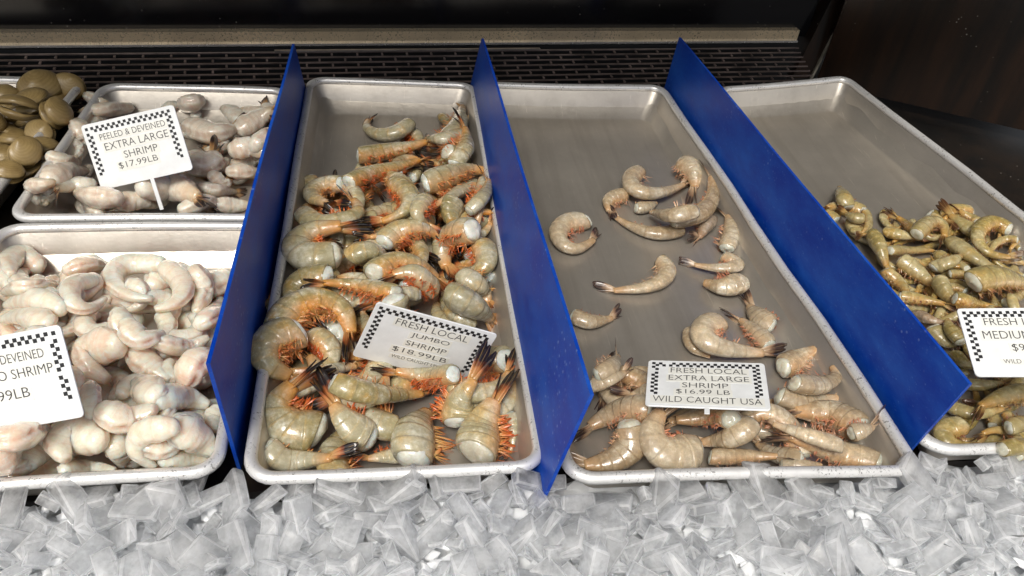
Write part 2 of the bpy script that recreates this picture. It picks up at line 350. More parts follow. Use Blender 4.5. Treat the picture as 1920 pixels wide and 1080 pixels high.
TLAB = {'B': ('long dented aluminium tray filled with headless jumbo shrimp between two blue dividers', 'trays of shrimp'),
        'C': ('wide aluminium tray with bare rear floor and scattered extra large shrimp', 'trays of shrimp'),
        'D': ('rightmost aluminium tray, rear half bare, holding olive medium shrimp', 'trays of shrimp'),
        'UA': ('short aluminium tray of tail-on peeled shrimp behind the pink peeled shrimp', 'trays of shrimp'),
        'LA': ('aluminium tray heaped with pinkish white peeled shrimp at front left', 'trays of shrimp'),
        'K': ('aluminium tray of brown clams at the rear left corner', None)}
for n, P in TRAYS.items():
    cr = .024
    pr = [(.0255, -DEPTH-.0018, .015), (.0065, -.006, cr-.006), (.0050, -.0045, cr-.005)]
    inn = [(.0062, -.0035, cr-.006), (.0085, -.006, cr-.008), (.0195, -.034, .014), (.0215, -.0395, .012), (.0250, -.0424, .010), (.029, -.043, .008), (.06, -.043, .006), (.09, -.043, .004), (.107, -.043, .002)]
    W = np.linalg.norm(np.array(P[1])-np.array(P[0])); inn = [q for q in inn if q[0] < W/2-.012]
    loops = tray_loops(P, [(.06, -DEPTH-.0018, .004)]+pr+inn); v, f = skin(loops, cap=True)
    nl = len(loops[0]); f.append(tuple(range(nl-1, -1, -1)))
    t = link('sheet_tray', mesh_from('sheet_tray', v, f, M_PAN)); tag(t, TLAB[n][0], 'tray', TLAB[n][1])
    c0 = .0048; r0 = .0049
    bead = [(c0-r0*math.cos(a), -.003+r0*math.sin(a), cr-(c0-r0*math.cos(a))*.8) for a in np.linspace(0, 2*math.pi, 11)[:-1]]
    v, f = skin(tray_loops(P, bead), close=True); link('rolled_rim', mesh_from('rolled_rim', v, f, M_RIM), t)

# ---------------------------------------------------------------- blue dividers
DIV = [[[-0.0014, 0.6313, 0.0], [-0.0079, 0.0307, 0.0], [-0.0081, 0.0155, 0.1064], [-0.0021, 0.5629, 0.088]], [[0.2247, 0.6663, 0.0], [0.2254, -0.0183, 0.0], [0.242, -0.0194, 0.105], [0.2249, 0.5841, 0.095]], [[0.51, 0.678, 0.0], [0.5477, 0.0137, 0.0], [0.5483, 0.0036, 0.0796], [0.5105, 0.6686, 0.0725]]]
DLAB = ['leftmost blue acrylic divider, between the peeled shrimp and the jumbo shrimp', 'blue acrylic divider leaning between the jumbo and extra large shrimp trays', 'rightmost blue acrylic divider, beside the medium shrimp']
for (bb, bf, tf, tb), lab in zip(DIV, DLAB):
    bb, bf, tf, tb = map(Vector, (bb, bf, tf, tb))
    bf2 = bf+(bf-tf)*(.032/max(.02, tf.z-bf.z)); bb2 = bb+(bb-tb)*(.032/max(.02, tb.z-bb.z))
    N = ((tf-bb).cross(bf-bb)).normalized()
    nn = 24; vs = []; fs = []
    for sgn in (-1, 1):
        for i in range(nn+1):
            t = i/nn; wv = N*(.0012*math.sin(5*t+2)*math.sin(3.1*t))
            for k in range(5):
                lo = bb2.lerp(bf2, t); hi = tb.lerp(tf, t); vs.append(lo.lerp(hi, k/4)+N*(.0014*sgn)+wv)
    A = (nn+1)*5
    for i in range(nn):
        for k in range(4):
            a = i*5+k; fs.append((a, a+5, a+6, a+1)); fs.append((A+a, A+a+1, A+a+6, A+a+5))
        a = i*5; fs.append((a, A+a, A+a+5, a+5)); a = i*5+4; fs.append((a, a+5, A+a+5, A+a))
    for k in range(4):
        fs.append((k, k+1, A+k+1, A+k)); a = nn*5+k; fs.append((a, A+a, A+a+1, a+1))
    tag(link('divider', mesh_from('divider', vs, fs, M_BLUE, False)), lab, 'divider', 'blue dividers between the trays')

# ---------------------------------------------------------------- shrimp
def resample(P, n):
    s = np.r_[0, np.cumsum(np.linalg.norm(np.diff(P, axis=0), axis=1))]
    t = np.linspace(0, s[-1], n); return np.stack([np.interp(t, s, P[:, k]) for k in range(3)], 1), s[-1]
def smoothc(P, it=2):
    for _ in range(it):
        Q = P.copy(); Q[1:-1] = .25*P[:-2]+.5*P[1:-1]+.25*P[2:]; P = Q
    return P
NS = 24
def frames(C, roll, rng):
    T = np.gradient(C, axis=0); T /= np.linalg.norm(T, axis=1)[:, None]
    turn = sum(T[i][0]*T[i+1][1]-T[i][1]*T[i+1][0] for i in range(len(T)-1))
    sg = 1. if turn > 0 else -1.
    if abs(turn) < .15: sg = rng.choice((-1., 1.))
    right = np.cross(T, [0, 0, 1.])*sg; right /= np.linalg.norm(right, axis=1)[:, None]
    D = math.cos(roll)*right+math.sin(roll)*np.array([0, 0, 1.])
    D -= (D*T).sum(1)[:, None]*T; D /= np.linalg.norm(D, axis=1)[:, None]
    return T, D, np.cross(T, D)
def ring(c, D, N, a, b, belly=.86, flare=0.):
    o = []
    for k in range(NS):
        f = 2*math.pi*k/NS; cd, sn = math.cos(f), math.sin(f)
        dd = a*cd*(1 if cd > 0 else belly); nn = b*sn*(1+flare*max(0, -cd)**2)
        if cd > .0: nn *= (1-.10*cd*cd)
        o.append(c+D*dd+N*nn)
    return o
def blade(base, d, wv, up, L, Wd, thick, prof=None, nr=7, bd=.10):
    """a thin leaf shaped plate: base point, direction, width vector, thickness vector"""
    V_, F_, C_ = [], [], []
    for sgn in (1, -1):
        for i in range(nr):
            t = i/(nr-1); wd = Wd*(prof(t) if prof else (.35+1.25*t*(1-.45*t))*(1-t**5*.75)); bend = up*(bd*L*t*t)
            for k, x in enumerate((-1, -.5, 0, .5, 1)):
                V_.append(base+d*(L*t)+wv*(wd*x)+bend+up*(sgn*thick*(1-abs(x)*.8)*(1-.6*t)+.12*wd*(1-x*x))); C_.append((t, .5, k/4))
    m = nr*5
    for i in range(nr-1):
        for k in range(4):
            a = i*5+k; F_.append((a, a+5, a+6, a+1)); F_.append((m+a, m+a+1, m+a+6, m+a+5))
        a = i*5; F_.append((a, m+a, m+a+5, a+5)); a += 4; F_.append((a, a+5, m+a+5, m+a))
    for k in range(4):
        F_.append((k, k+1, m+k+1, m+k)); a = (nr-1)*5+k; F_.append((a, m+a, m+a+1, a+1))
    return V_, F_, C_
def join(parts):
    V_, F_, C_ = [], [], []
    for v, f, c in parts:
        o = len(V_); V_ += v; F_ += [tuple(i+o for i in q) for q in f]; C_ += c
    return V_, F_, C_
SEG = [0, .18, .345, .50, .65, .79, 1.0]
def pprof(s): return float(np.interp(s, [0, .08, .22, .42, .62, .8, .92, 1], [.82, 1.0, 1.08, 1.02, .88, .68, .50, .34]))
def rprof(s): return float(np.interp(s, [0, .08, .22, .42, .62, .8, .92, 1], [.90, 1.0, 1.03, .94, .75, .56, .43, .34]))
NAME = {'B': 'jumbo_shrimp', 'C': 'extra_large_shrimp', 'D': 'medium_shrimp', 'LA': 'peeled_shrimp', 'UA': 'tail_on_shrimp'}
GROUP = {'B': 'headless jumbo shrimp heaped in the long tray', 'C': 'extra large shrimp in the wide tray', 'D': 'medium shrimp in the rightmost tray', 'LA': 'pinkish white peeled shrimp at front left', 'UA': 'tail-on peeled shrimp at rear left'}
def build_shrimp(kind, R, opt, label, P, seed):
    rng = random.Random(seed)
    P = np.array(P, float).reshape(-1, 3)*1e-4
    org = Vector(P.mean(0)); P = P-np.array(org)
    import re
    mr = re.search(r'r(-?\d+)', opt); ml = re.search(r'L([\d.]+)', opt)
    roll = math.radians(float(mr.group(1)) if mr else (rng.uniform(8, 62) if kind in ('LA', 'UA') else rng.uniform(4, 26))); TL = float(ml.group(1)) if ml else rng.uniform(1.15, 1.65)
    peeled = kind in ('LA', 'UA')
    C, LEN = resample(smoothc(P, 1), 56); C = smoothc(C, 3)
    T, D, N = frames(C, roll, rng)
    si = np.linspace(0, 1, 56)
    def at(s):
        x = np.clip(s, 0, 1)*55; i = min(int(x), 54); t = x-i
        g = lambda A: A[i]*(1-t)+A[i+1]*t
        return g(C), g(T), g(D), g(N)
    V_, F_, CO = [], [], []
    rows = []; obl = rng.uniform(.1, .34); obp = rng.uniform(0, 6.28)
    ph = [rng.uniform(0, 6.28) for _ in range(4)]
    for k in range(6):
        a, b = SEG[k], SEG[k+1]
        for j, u in enumerate((0, .12, .3, .5, .7, .86, 1.0)):
            if peeled and u == 1.0 and k < 5: continue
            s = a+(b-a)*(u if u < 1 or k == 5 else .985)
            if peeled: mlt = 1-.020*math.exp(-((u if k else 1)/.12)**2)-.014*math.exp(-((1-u if k < 5 else 1)/.10)**2)
            else: mlt = 1+.008*math.sin(math.pi*u)+.018*u*u*u
            rows.append((s, mlt, u))
    if peeled:   # rounded blunt head end
        rows = [(-x, math.sqrt(max(.0, 1-x*x/.0081)) if x < .0899 else .06, .5) for x in (.0895, .08, .06, .035)]+rows
    for s, mlt, u in rows:
        c, t, d, n = at(s)
        if s < 0: c = c+t*(s*7.5*R)
        q = (pprof if peeled else rprof)(max(s, 0))*R*mlt
        wob = 1+(.05 if peeled else .035)*math.sin(9*s+ph[0])*math.sin(14*s+ph[1])
        rg = ring(c, d, n, q*1.10*wob, q*.84, .82 if not peeled else .9, .0 if peeled else .10)
        for k, v in enumerate(rg):
            f = 2*math.pi*k/NS; g = math.cos(f)*.5+.5
            if peeled:
                am = .035*R*math.sin(2*f+ph[2]+5*s)*math.sin(7*s+ph[3]+f)+.025*R*math.sin(5*f+ph[1]+17*s)
                fd = min(f, 2*math.pi-f)
                if s < .78: am -= (.20 if kind == 'LA' else .12)*R*math.exp(-(fd/.20)**2)*(1+.5*math.sin(31*s+ph[0]))-.06*R*math.exp(-((fd-.42)/.2)**2)
                w_ = v-c; v = c+w_*(1+am/R)
            if not peeled and s < .12: v = v+t*(R*obl*math.cos(f+obp)*(1-s/.12))
            V_.append(v); CO.append((max(s, 0), g, u))
    nr = len(rows)
    for i in range(nr-1):
        for k in range(NS): F_.append((i*NS+k, (i+1)*NS+k, (i+1)*NS+(k+1) % NS, i*NS+(k+1) % NS))
    F_.append(tuple(range(NS))); F_.append(tuple((nr-1)*NS+k for k in range(NS-1, -1, -1)))
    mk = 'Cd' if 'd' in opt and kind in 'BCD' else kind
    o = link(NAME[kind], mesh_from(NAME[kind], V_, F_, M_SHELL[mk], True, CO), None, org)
    tag(o, label, 'shrimp', GROUP[kind])
    # meat at the cut end
    if not peeled:
        c, t, d, n = at(0); V_, F_, CO = [], [], []
        q = rprof(0)*R; B = rng.uniform(.30, .62); K = 6
        for i in range(K+1):
            x = i/K; rr = math.cos(x*math.pi/2)**.75 if i < K else .02
            for k, v in enumerate(ring(c-t*(q*B*math.sin(x*math.pi/2)-.10*R), d, n, q*.97*rr, q*.82*rr)):
                f = 2*math.pi*k/NS; w_ = v-c; v = c+w_*(1+.06*math.sin(2*f+ph[0]+5*x)+.03*math.sin(5*f+ph[1]))+t*(R*obl*math.cos(f+obp)*(1-x*.7)); V_.append(v); CO.append((x*.3, .5, .5))
        for i in range(K):
            for k in range(NS): F_.append((i*NS+k, i*NS+(k+1) % NS, (i+1)*NS+(k+1) % NS, (i+1)*NS+k))
        F_.append(tuple(K*NS+k for k in range(NS)))
        link('cut_end', mesh_from('cut_end', V_, F_, M_CUT if kind == 'B' and seed % 3 else M_CUTD, True, CO), o)
    # tail fan
    if kind != 'LA' and 'n' not in opt:
        c, t, d, n = at(1.); Lt = R*1.65*TL; parts = []
        wide = 'w' in opt; dn = -d*rng.uniform(-.05, .35)
        ax = t+dn; ax /= np.linalg.norm(ax); dd = d-(d@ax)*ax; dd /= np.linalg.norm(dd); nn = np.cross(ax, dd)
        spread = rng.uniform(26, 38) if wide else rng.uniform(9, 19)
        c = c-t*R*.2
        parts.append(blade(c+dd*R*.12, ax, nn, dd, Lt*.78, R*.20, R*.09, lambda x: 1-.85*x))
        for ang, wd, ln, off in ((.55, .30, .96, -.02), (-.55, .30, .96, -.02), (1, .36, 1, -.16), (-1, .36, 1.0, -.16)):
            a = math.radians(spread*ang*rng.uniform(.85, 1.2)); v = ax*math.cos(a)+nn*math.sin(a)
            tw = math.radians(rng.uniform(-25, 25)) + (.5 if abs(ang) == 1 else .2)*(1 if ang > 0 else -1)
            wv = np.cross(dd, v); wv /= np.linalg.norm(wv); uv = np.cross(v, wv); wv2 = wv*math.cos(tw)+uv*math.sin(tw); uv2 = np.cross(v, wv2)
            parts.append(blade(c+dd*R*off+nn*R*.16*ang, v, wv2, -uv2, Lt*ln, R*wd*(1.25 if wide else 1), R*.06))
        v, f, cc = join(parts); link('tail_fan', mesh_from('tail_fan', v, f, M_TAIL[kind], True, cc), o)
    # swimmerets
    if not peeled:
        parts = []; lg = rng.uniform(.45, 1.1)
        for k in range(5):
            s = (SEG[k]+SEG[k+1])/2; c, t, d, n = at(s); q = rprof(s)*R
            for sg in (-1, 1):
                for rm in range(5 if kind == 'B' else 3):
                    root = c-d*q*.66+n*sg*q*.42+t*q*.12*(rm-1.5)
                    v = -d*rng.uniform(.55, 1.0)+t*rng.uniform(-.1, .75)+n*sg*rng.uniform(-.25, .45); v /= np.linalg.norm(v)
                    wv = np.cross(v, n); wv /= np.linalg.norm(wv); up = np.cross(v, wv)
                    parts.append(blade(root, v, wv, up, lg*q*rng.uniform(.55, 1.2)*(1.12 if kind == 'B' else .85), q*rng.uniform(.04, .10), q*.03, nr=5, bd=rng.uniform(-.5, .5)))
                for rm in range(8 if kind == 'B' else 3):   # bristles
                    root = c-d*q*.7+n*sg*q*.35
                    v = -d+t*rng.uniform(-.5, 1.0)+n*sg*rng.uniform(-.7, .7); v /= np.linalg.norm(v); wv = np.cross(v, n+.01); wv /= np.linalg.norm(wv)
                    parts.append(blade(root, v, wv, np.cross(v, wv), lg*q*rng.uniform(.7, 1.25), q*.03, q*.02, lambda x: 1-.8*x, nr=5, bd=rng.uniform(-.6, .6)))
        v, f, cc = join(parts); link('swimmerets', mesh_from('swimmerets', v, f, M_LEG[kind], True, cc), o)
    return o
SHRIMP = [
('B',0.0142,'','jumbo shrimp in the eighth row back from its front rim, seventh from the left',[1069, 3387, -323, 1153, 3414, -322, 1239, 3421, -323, 1323, 3399, -324, 1397, 3351, -327, 1453, 3285, -332, 1485, 3204, -340, 1492, 3117, -348, 1472, 3032, -356, 1424, 2959, -363, 1361, 2899, -369]),
('B',0.0124,'','jumbo shrimp in the first row back from its front rim, second from the left',[694, 191, -266, 662, 262, -278, 640, 336, -291, 635, 414, -305, 646, 491, -317, 671, 564, -326, 709, 632, -333, 760, 691, -341, 822, 738, -348, 892, 772, -354, 966, 794, -359]),
('B',0.0143,'','jumbo shrimp in the eighth row back from its front rim, third from the left',[945, 2905, -323, 932, 2977, -322, 911, 3047, -322, 878, 3113, -323, 835, 3172, -327, 783, 3224, -332, 724, 3267, -339, 659, 3300, -347, 589, 3323, -356, 517, 3334, -363, 443, 3336, -368]),
('B',0.0127,'','jumbo shrimp in the seventh row back from its front rim, second from the left',[394, 2424, -294, 405, 2497, -294, 423, 2570, -294, 450, 2639, -295, 485, 2704, -298, 528, 2765, -302, 578, 2820, -301, 634, 2868, -292, 695, 2910, -275, 762, 2943, -257, 831, 2970, -237]),
('B',0.0148,'','jumbo shrimp in the tenth row back from its front rim, eighth from the left',[2144, 3580, -148, 2073, 3558, -175, 2000, 3553, -207, 1929, 3574, -240, 1868, 3616, -266, 1822, 3674, -284, 1797, 3743, -296, 1794, 3817, -305, 1814, 3888, -313, 1857, 3948, -321, 1913, 3997, -326]),
('B',0.0125,'','jumbo shrimp in the eleventh row back from its front rim, first from the left',[844, 3791, -336, 830, 3864, -335, 810, 3934, -335, 780, 4001, -336, 741, 4064, -339, 696, 4121, -344, 644, 4173, -350, 585, 4217, -358, 522, 4254, -365, 454, 4282, -371, 384, 4303, -376]),
('B',0.0131,'','jumbo shrimp in the fourth row back from its front rim, first from the left',[765, 1628, -325, 694, 1627, -324, 623, 1619, -324, 553, 1602, -326, 487, 1577, -328, 424, 1543, -332, 365, 1503, -334, 312, 1455, -333, 264, 1402, -330, 225, 1343, -326, 191, 1280, -321]),
('B',0.0131,'','jumbo shrimp in the sixth row back from its front rim, second from the left',[609, 1765, -213, 572, 1846, -233, 546, 1932, -254, 536, 2020, -276, 542, 2109, -293, 563, 2196, -305, 598, 2277, -311, 647, 2352, -319, 708, 2417, -327, 780, 2470, -333, 858, 2512, -338]),
('B',0.0141,'','jumbo shrimp in the sixth row back from its front rim, fourth from the left',[1342, 2445, -291, 1272, 2407, -291, 1198, 2379, -286, 1120, 2368, -278, 1041, 2372, -265, 964, 2392, -255, 893, 2426, -246, 829, 2474, -247, 776, 2532, -260, 737, 2601, -277, 708, 2675, -292]),
('B',0.0131,'','jumbo shrimp in the eleventh row back from its front rim, fifth from the left',[1015, 3921, -332, 1091, 3911, -331, 1168, 3911, -331, 1244, 3925, -332, 1316, 3951, -335, 1383, 3990, -340, 1442, 4039, -347, 1492, 4097, -354, 1532, 4163, -362, 1558, 4235, -369, 1576, 4310, -373]),
('B',0.0148,'','jumbo shrimp in the ninth row back from its front rim, first from the left',[267, 3410, -270, 344, 3429, -254, 422, 3431, -232, 498, 3407, -204, 563, 3363, -189, 613, 3302, -186, 643, 3229, -194, 651, 3150, -214, 636, 3073, -242, 597, 3004, -263, 544, 2946, -277]),
('B',0.0130,'','jumbo shrimp in the second row back from its front rim, third from the left',[1139, 686, -265, 1062, 690, -254, 988, 709, -244, 923, 749, -239, 870, 804, -246, 832, 870, -265, 814, 945, -286, 815, 1021, -308, 835, 1095, -326, 876, 1159, -338, 929, 1215, -342]),
('B',0.0141,'','jumbo shrimp in the second row back from its front rim, seventh from the left',[1711, 1072, -309, 1728, 1002, -309, 1759, 939, -309, 1811, 891, -306, 1875, 861, -299, 1946, 852, -287, 2015, 867, -269, 2077, 901, -244, 2125, 954, -219, 2151, 1019, -199, 2161, 1090, -184]),
('B',0.0131,'','jumbo shrimp in the third row back from its front rim, fourth from the left',[1009, 1689, -301, 1022, 1604, -296, 1025, 1518, -285, 1014, 1433, -270, 991, 1350, -248, 955, 1271, -221, 908, 1199, -205, 851, 1134, -202, 785, 1079, -212, 711, 1036, -229, 632, 1000, -250]),
('C',0.0109,'','extra large shrimp in the fourth row back from its front rim, second from the left',[3540, 1217, -349, 3481, 1239, -348, 3421, 1255, -348, 3358, 1260, -349, 3296, 1256, -351, 3234, 1244, -355, 3175, 1222, -361, 3120, 1192, -367, 3070, 1154, -374, 3027, 1109, -379, 2989, 1059, -383]),
('C',0.0109,'','extra large shrimp in the third row back from its front rim, second from the left',[3385, 793, -323, 3302, 809, -320, 3222, 838, -313, 3152, 885, -303, 3093, 946, -295, 3048, 1017, -288, 3019, 1097, -288, 3007, 1181, -297, 3013, 1265, -314, 3039, 1345, -331, 3076, 1421, -345]),
('C',0.0110,'','extra large shrimp in the second row back from its front rim, fifth from the left',[4311, 630, -348, 4369, 601, -347, 4432, 585, -347, 4496, 592, -348, 4556, 618, -351, 4605, 660, -355, 4638, 716, -360, 4654, 778, -367, 4649, 843, -373, 4623, 902, -379, 4584, 954, -383]),
('C',0.0114,'','extra large shrimp in the third row back from its front rim, fifth from the left',[4246, 644, -176, 4186, 693, -183, 4121, 735, -197, 4050, 767, -218, 3976, 789, -246, 3900, 802, -279, 3822, 804, -307, 3745, 796, -330, 3670, 777, -348, 3598, 748, -358, 3530, 712, -362]),
('C',0.0106,'','extra large shrimp in the second row back from its front rim, fourth from the left',[4542, 246, -267, 4537, 330, -242, 4516, 411, -204, 4470, 482, -154, 4408, 538, -118, 4332, 576, -97, 4249, 591, -101, 4165, 583, -132, 4087, 553, -190, 4021, 501, -240, 3967, 436, -282]),
('C',0.0109,'','extra large shrimp in the third row back from its front rim, third from the left',[3400, 846, -199, 3402, 923, -211, 3388, 999, -223, 3351, 1067, -228, 3298, 1122, -219, 3231, 1161, -204, 3157, 1180, -195, 3080, 1179, -193, 3006, 1157, -207, 2943, 1113, -227, 2889, 1057, -250]),
('D',0.0101,'','medium shrimp in the eighth row back from its front rim, twelfth from the left',[7790, 2970, -203, 7749, 2920, -203, 7715, 2865, -204, 7694, 2803, -207, 7684, 2739, -210, 7687, 2674, -214, 7702, 2611, -219, 7729, 2552, -224, 7766, 2499, -229, 7814, 2455, -233, 7867, 2418, -235]),
('D',0.0095,'','medium shrimp in the tenth row back from its front rim, second from the left',[6696, 3703, -279, 6658, 3645, -279, 6631, 3581, -279, 6624, 3512, -280, 6634, 3444, -282, 6661, 3380, -284, 6704, 3325, -287, 6760, 3283, -289, 6824, 3257, -292, 6892, 3250, -294, 6962, 3256, -296]),
('D',0.0093,'','medium shrimp in the eleventh row back from its front rim, first from the left',[6463, 3738, -296, 6448, 3796, -297, 6423, 3849, -298, 6385, 3895, -302, 6337, 3931, -307, 6283, 3955, -314, 6224, 3966, -323, 6165, 3964, -333, 6108, 3948, -342, 6057, 3917, -349, 6011, 3879, -354]),
('D',0.0104,'','medium shrimp in the seventh row back from its front rim, seventh from the left',[7460, 2310, -228, 7403, 2315, -229, 7348, 2332, -231, 7303, 2367, -233, 7269, 2413, -237, 7251, 2467, -242, 7250, 2525, -247, 7265, 2580, -252, 7297, 2628, -257, 7342, 2662, -261, 7394, 2687, -264]),
('D',0.0091,'','medium shrimp in the tenth row back from its front rim, eleventh from the left',[7704, 3755, -204, 7749, 3712, -203, 7785, 3663, -203, 7807, 3606, -203, 7816, 3546, -205, 7812, 3485, -209, 7793, 3427, -216, 7762, 3374, -224, 7719, 3330, -232, 7667, 3299, -239, 7610, 3276, -244]),
('D',0.0093,'','medium shrimp in the seventh row back from its front rim, second from the left',[6432, 2414, -298, 6453, 2351, -296, 6483, 2291, -295, 6524, 2239, -293, 6574, 2195, -293, 6630, 2160, -293, 6692, 2136, -294, 6758, 2123, -296, 6824, 2123, -298, 6889, 2135, -300, 6953, 2156, -302]),
('D',0.0097,'','medium shrimp in the third row back from its front rim, second from the left',[6993, 1115, -264, 7010, 1047, -264, 7015, 978, -265, 7001, 910, -267, 6972, 847, -271, 6930, 792, -277, 6876, 748, -285, 6813, 718, -294, 6745, 703, -303, 6676, 707, -311, 6608, 722, -317]),
('D',0.0093,'','medium shrimp in the eleventh row back from its front rim, sixth from the left',[8195, 3730, -135, 8137, 3748, -141, 8078, 3758, -144, 8018, 3756, -142, 7959, 3744, -135, 7903, 3723, -123, 7852, 3692, -107, 7807, 3652, -99, 7769, 3606, -98, 7740, 3553, -101, 7719, 3497, -108]),
('D',0.0098,'','medium shrimp in the eleventh row back from its front rim, third from the left',[6867, 3845, -243, 6839, 3886, -244, 6805, 3924, -246, 6765, 3954, -250, 6720, 3977, -255, 6671, 3992, -261, 6621, 3997, -264, 6571, 3994, -263, 6522, 3982, -256, 6476, 3960, -248, 6433, 3933, -239]),
('LA',0.0151,'','fully peeled shrimp in the eighth row back from its front rim, second from the left',[-1788, 2907, -316, -1831, 2855, -316, -1866, 2799, -316, -1890, 2736, -317, -1903, 2670, -320, -1905, 2603, -326, -1895, 2537, -334, -1875, 2473, -343, -1844, 2414, -352, -1802, 2361, -359, -1754, 2315, -365]),
('LA',0.0155,'','fully peeled shrimp in the third row back from its front rim, fourth from the left',[-911, 540, -314, -889, 604, -313, -880, 670, -313, -893, 737, -315, -924, 797, -318, -969, 846, -324, -1028, 880, -332, -1093, 897, -341, -1160, 896, -350, -1223, 873, -358, -1281, 838, -363]),
('LA',0.0132,'','fully peeled shrimp in the sixth row back from its front rim, eighth from the left',[-1253, 2139, -331, -1319, 2150, -330, -1385, 2148, -330, -1447, 2123, -331, -1499, 2081, -334, -1537, 2026, -339, -1556, 1961, -346, -1556, 1895, -354, -1536, 1831, -362, -1496, 1778, -368, -1445, 1734, -373]),
('LA',0.0135,'','fully peeled shrimp in the sixth row back from its front rim, twelfth from the left',[-553, 1800, -329, -569, 1866, -328, -592, 1930, -328, -628, 1988, -330, -674, 2039, -333, -728, 2081, -338, -789, 2113, -345, -854, 2133, -352, -922, 2142, -360, -990, 2137, -367, -1057, 2123, -372]),
('LA',0.0146,'','fully peeled shrimp in the fifth row back from its front rim, sixth from the left',[-1198, 1757, -115, -1232, 1709, -140, -1272, 1667, -173, -1320, 1634, -215, -1374, 1610, -246, -1431, 1596, -266, -1490, 1594, -280, -1548, 1602, -287, -1603, 1621, -287, -1653, 1650, -290, -1699, 1687, -295]),
('LA',0.0131,'','fully peeled shrimp in the sixth row back from its front rim, first from the left',[-2145, 1822, -332, -2191, 1865, -331, -2233, 1913, -331, -2267, 1966, -332, -2293, 2024, -335, -2311, 2085, -340, -2321, 2147, -347, -2322, 2210, -354, -2314, 2273, -362, -2297, 2334, -369, -2274, 2393, -373]),
('LA',0.0134,'','fully peeled shrimp in the eighth row back from its front rim, fourth from the left',[-1165, 2609, -329, -1153, 2660, -329, -1132, 2708, -329, -1097, 2748, -330, -1053, 2777, -333, -1004, 2794, -338, -951, 2798, -345, -899, 2788, -353, -852, 2766, -361, -813, 2730, -367, -782, 2688, -372]),
('LA',0.0143,'','fully peeled shrimp in the seventh row back from its front rim, fifth from the left',[-1431, 2344, -191, -1389, 2295, -175, -1337, 2257, -167, -1276, 2239, -168, -1211, 2239, -187, -1150, 2258, -222, -1097, 2294, -259, -1056, 2344, -291, -1033, 2404, -315, -1030, 2468, -329, -1042, 2532, -334]),
('LA',0.0134,'','fully peeled shrimp in the second row back from its front rim, first from the left',[-1888, 514, -240, -1844, 463, -254, -1791, 420, -272, -1729, 392, -290, -1663, 380, -306, -1595, 383, -319, -1530, 402, -329, -1471, 435, -337, -1422, 482, -345, -1386, 539, -352, -1361, 602, -357]),
('LA',0.0135,'','fully peeled shrimp in the third row back from its front rim, first from the left',[-1227, 1106, -329, -1287, 1139, -328, -1351, 1162, -329, -1419, 1169, -330, -1487, 1160, -333, -1552, 1138, -338, -1610, 1102, -345, -1659, 1054, -352, -1697, 997, -360, -1719, 932, -367, -1731, 865, -372]),
('LA',0.0146,'','fully peeled shrimp in the fifth row back from its front rim, third from the left',[-1777, 1945, -112, -1752, 1895, -118, -1733, 1843, -125, -1726, 1788, -132, -1728, 1733, -137, -1740, 1679, -141, -1761, 1628, -144, -1791, 1582, -147, -1829, 1541, -149, -1874, 1509, -152, -1923, 1483, -155]),
('LA',0.0144,'','fully peeled shrimp in the sixth row back from its front rim, fifth from the left',[-1589, 2279, -3, -1633, 2228, -1, -1682, 2181, -10, -1737, 2144, -32, -1798, 2115, -68, -1862, 2095, -121, -1929, 2084, -180, -1996, 2084, -225, -2063, 2093, -254, -2127, 2113, -270, -2189, 2140, -272]),
('LA',0.0142,'','fully peeled shrimp in the fifth row back from its front rim, twelfth from the left',[-464, 1394, -309, -522, 1374, -308, -583, 1366, -308, -643, 1377, -309, -697, 1404, -308, -742, 1445, -302, -774, 1497, -293, -791, 1556, -278, -791, 1617, -258, -771, 1674, -241, -741, 1727, -228]),
('LA',0.0157,'','fully peeled shrimp in the eighth row back from its front rim, fifth from the left',[-551, 2689, -303, -579, 2645, -302, -615, 2608, -303, -661, 2584, -301, -712, 2573, -296, -764, 2577, -288, -812, 2595, -275, -854, 2625, -256, -886, 2666, -237, -904, 2715, -220, -911, 2766, -208]),
('LA',0.0157,'','fully peeled shrimp in the third row back from its front rim, second from the left',[-1435, 1060, -125, -1399, 1018, -135, -1369, 970, -149, -1350, 918, -161, -1342, 862, -167, -1344, 807, -167, -1358, 752, -161, -1382, 702, -151, -1415, 657, -144, -1457, 620, -139, -1504, 589, -137]),
('LA',0.0136,'','fully peeled shrimp in the third row back from its front rim, ninth from the left',[-481, 609, -320, -494, 658, -320, -502, 708, -320, -502, 759, -321, -496, 809, -324, -483, 858, -327, -463, 905, -330, -438, 949, -330, -407, 989, -327, -370, 1024, -322, -330, 1055, -317]),
('LA',0.0139,'','fully peeled shrimp in the seventh row back from its front rim, second from the left',[-2089, 2600, -304, -2105, 2543, -296, -2132, 2491, -284, -2173, 2450, -273, -2225, 2421, -261, -2282, 2407, -255, -2340, 2409, -253, -2396, 2426, -255, -2446, 2458, -253, -2483, 2503, -251, -2511, 2555, -248]),
('LA',0.0142,'','fully peeled shrimp in the fourth row back from its front rim, first from the left',[-1680, 1200, -203, -1727, 1234, -201, -1766, 1276, -185, -1792, 1328, -155, -1804, 1384, -106, -1803, 1442, -50, -1786, 1497, -4, -1757, 1547, 26, -1716, 1588, 39, -1666, 1615, 38, -1611, 1633, 29]),
('LA',0.0150,'','fully peeled shrimp in the second row back from its front rim, tenth from the left',[-539, 416, -261, -591, 455, -239, -638, 500, -210, -676, 553, -183, -703, 612, -169, -720, 675, -172, -725, 740, -193, -719, 805, -231, -702, 868, -268, -673, 926, -299, -636, 980, -320]),
('UA',0.0109,'n','tail-on peeled shrimp in the third row back from its front rim, fourth from the left',[-1275, 4649, -348, -1249, 4600, -348, -1218, 4553, -348, -1180, 4512, -349, -1137, 4477, -351, -1089, 4448, -355, -1037, 4427, -361, -983, 4413, -367, -927, 4407, -374, -872, 4410, -379, -817, 4419, -383]),
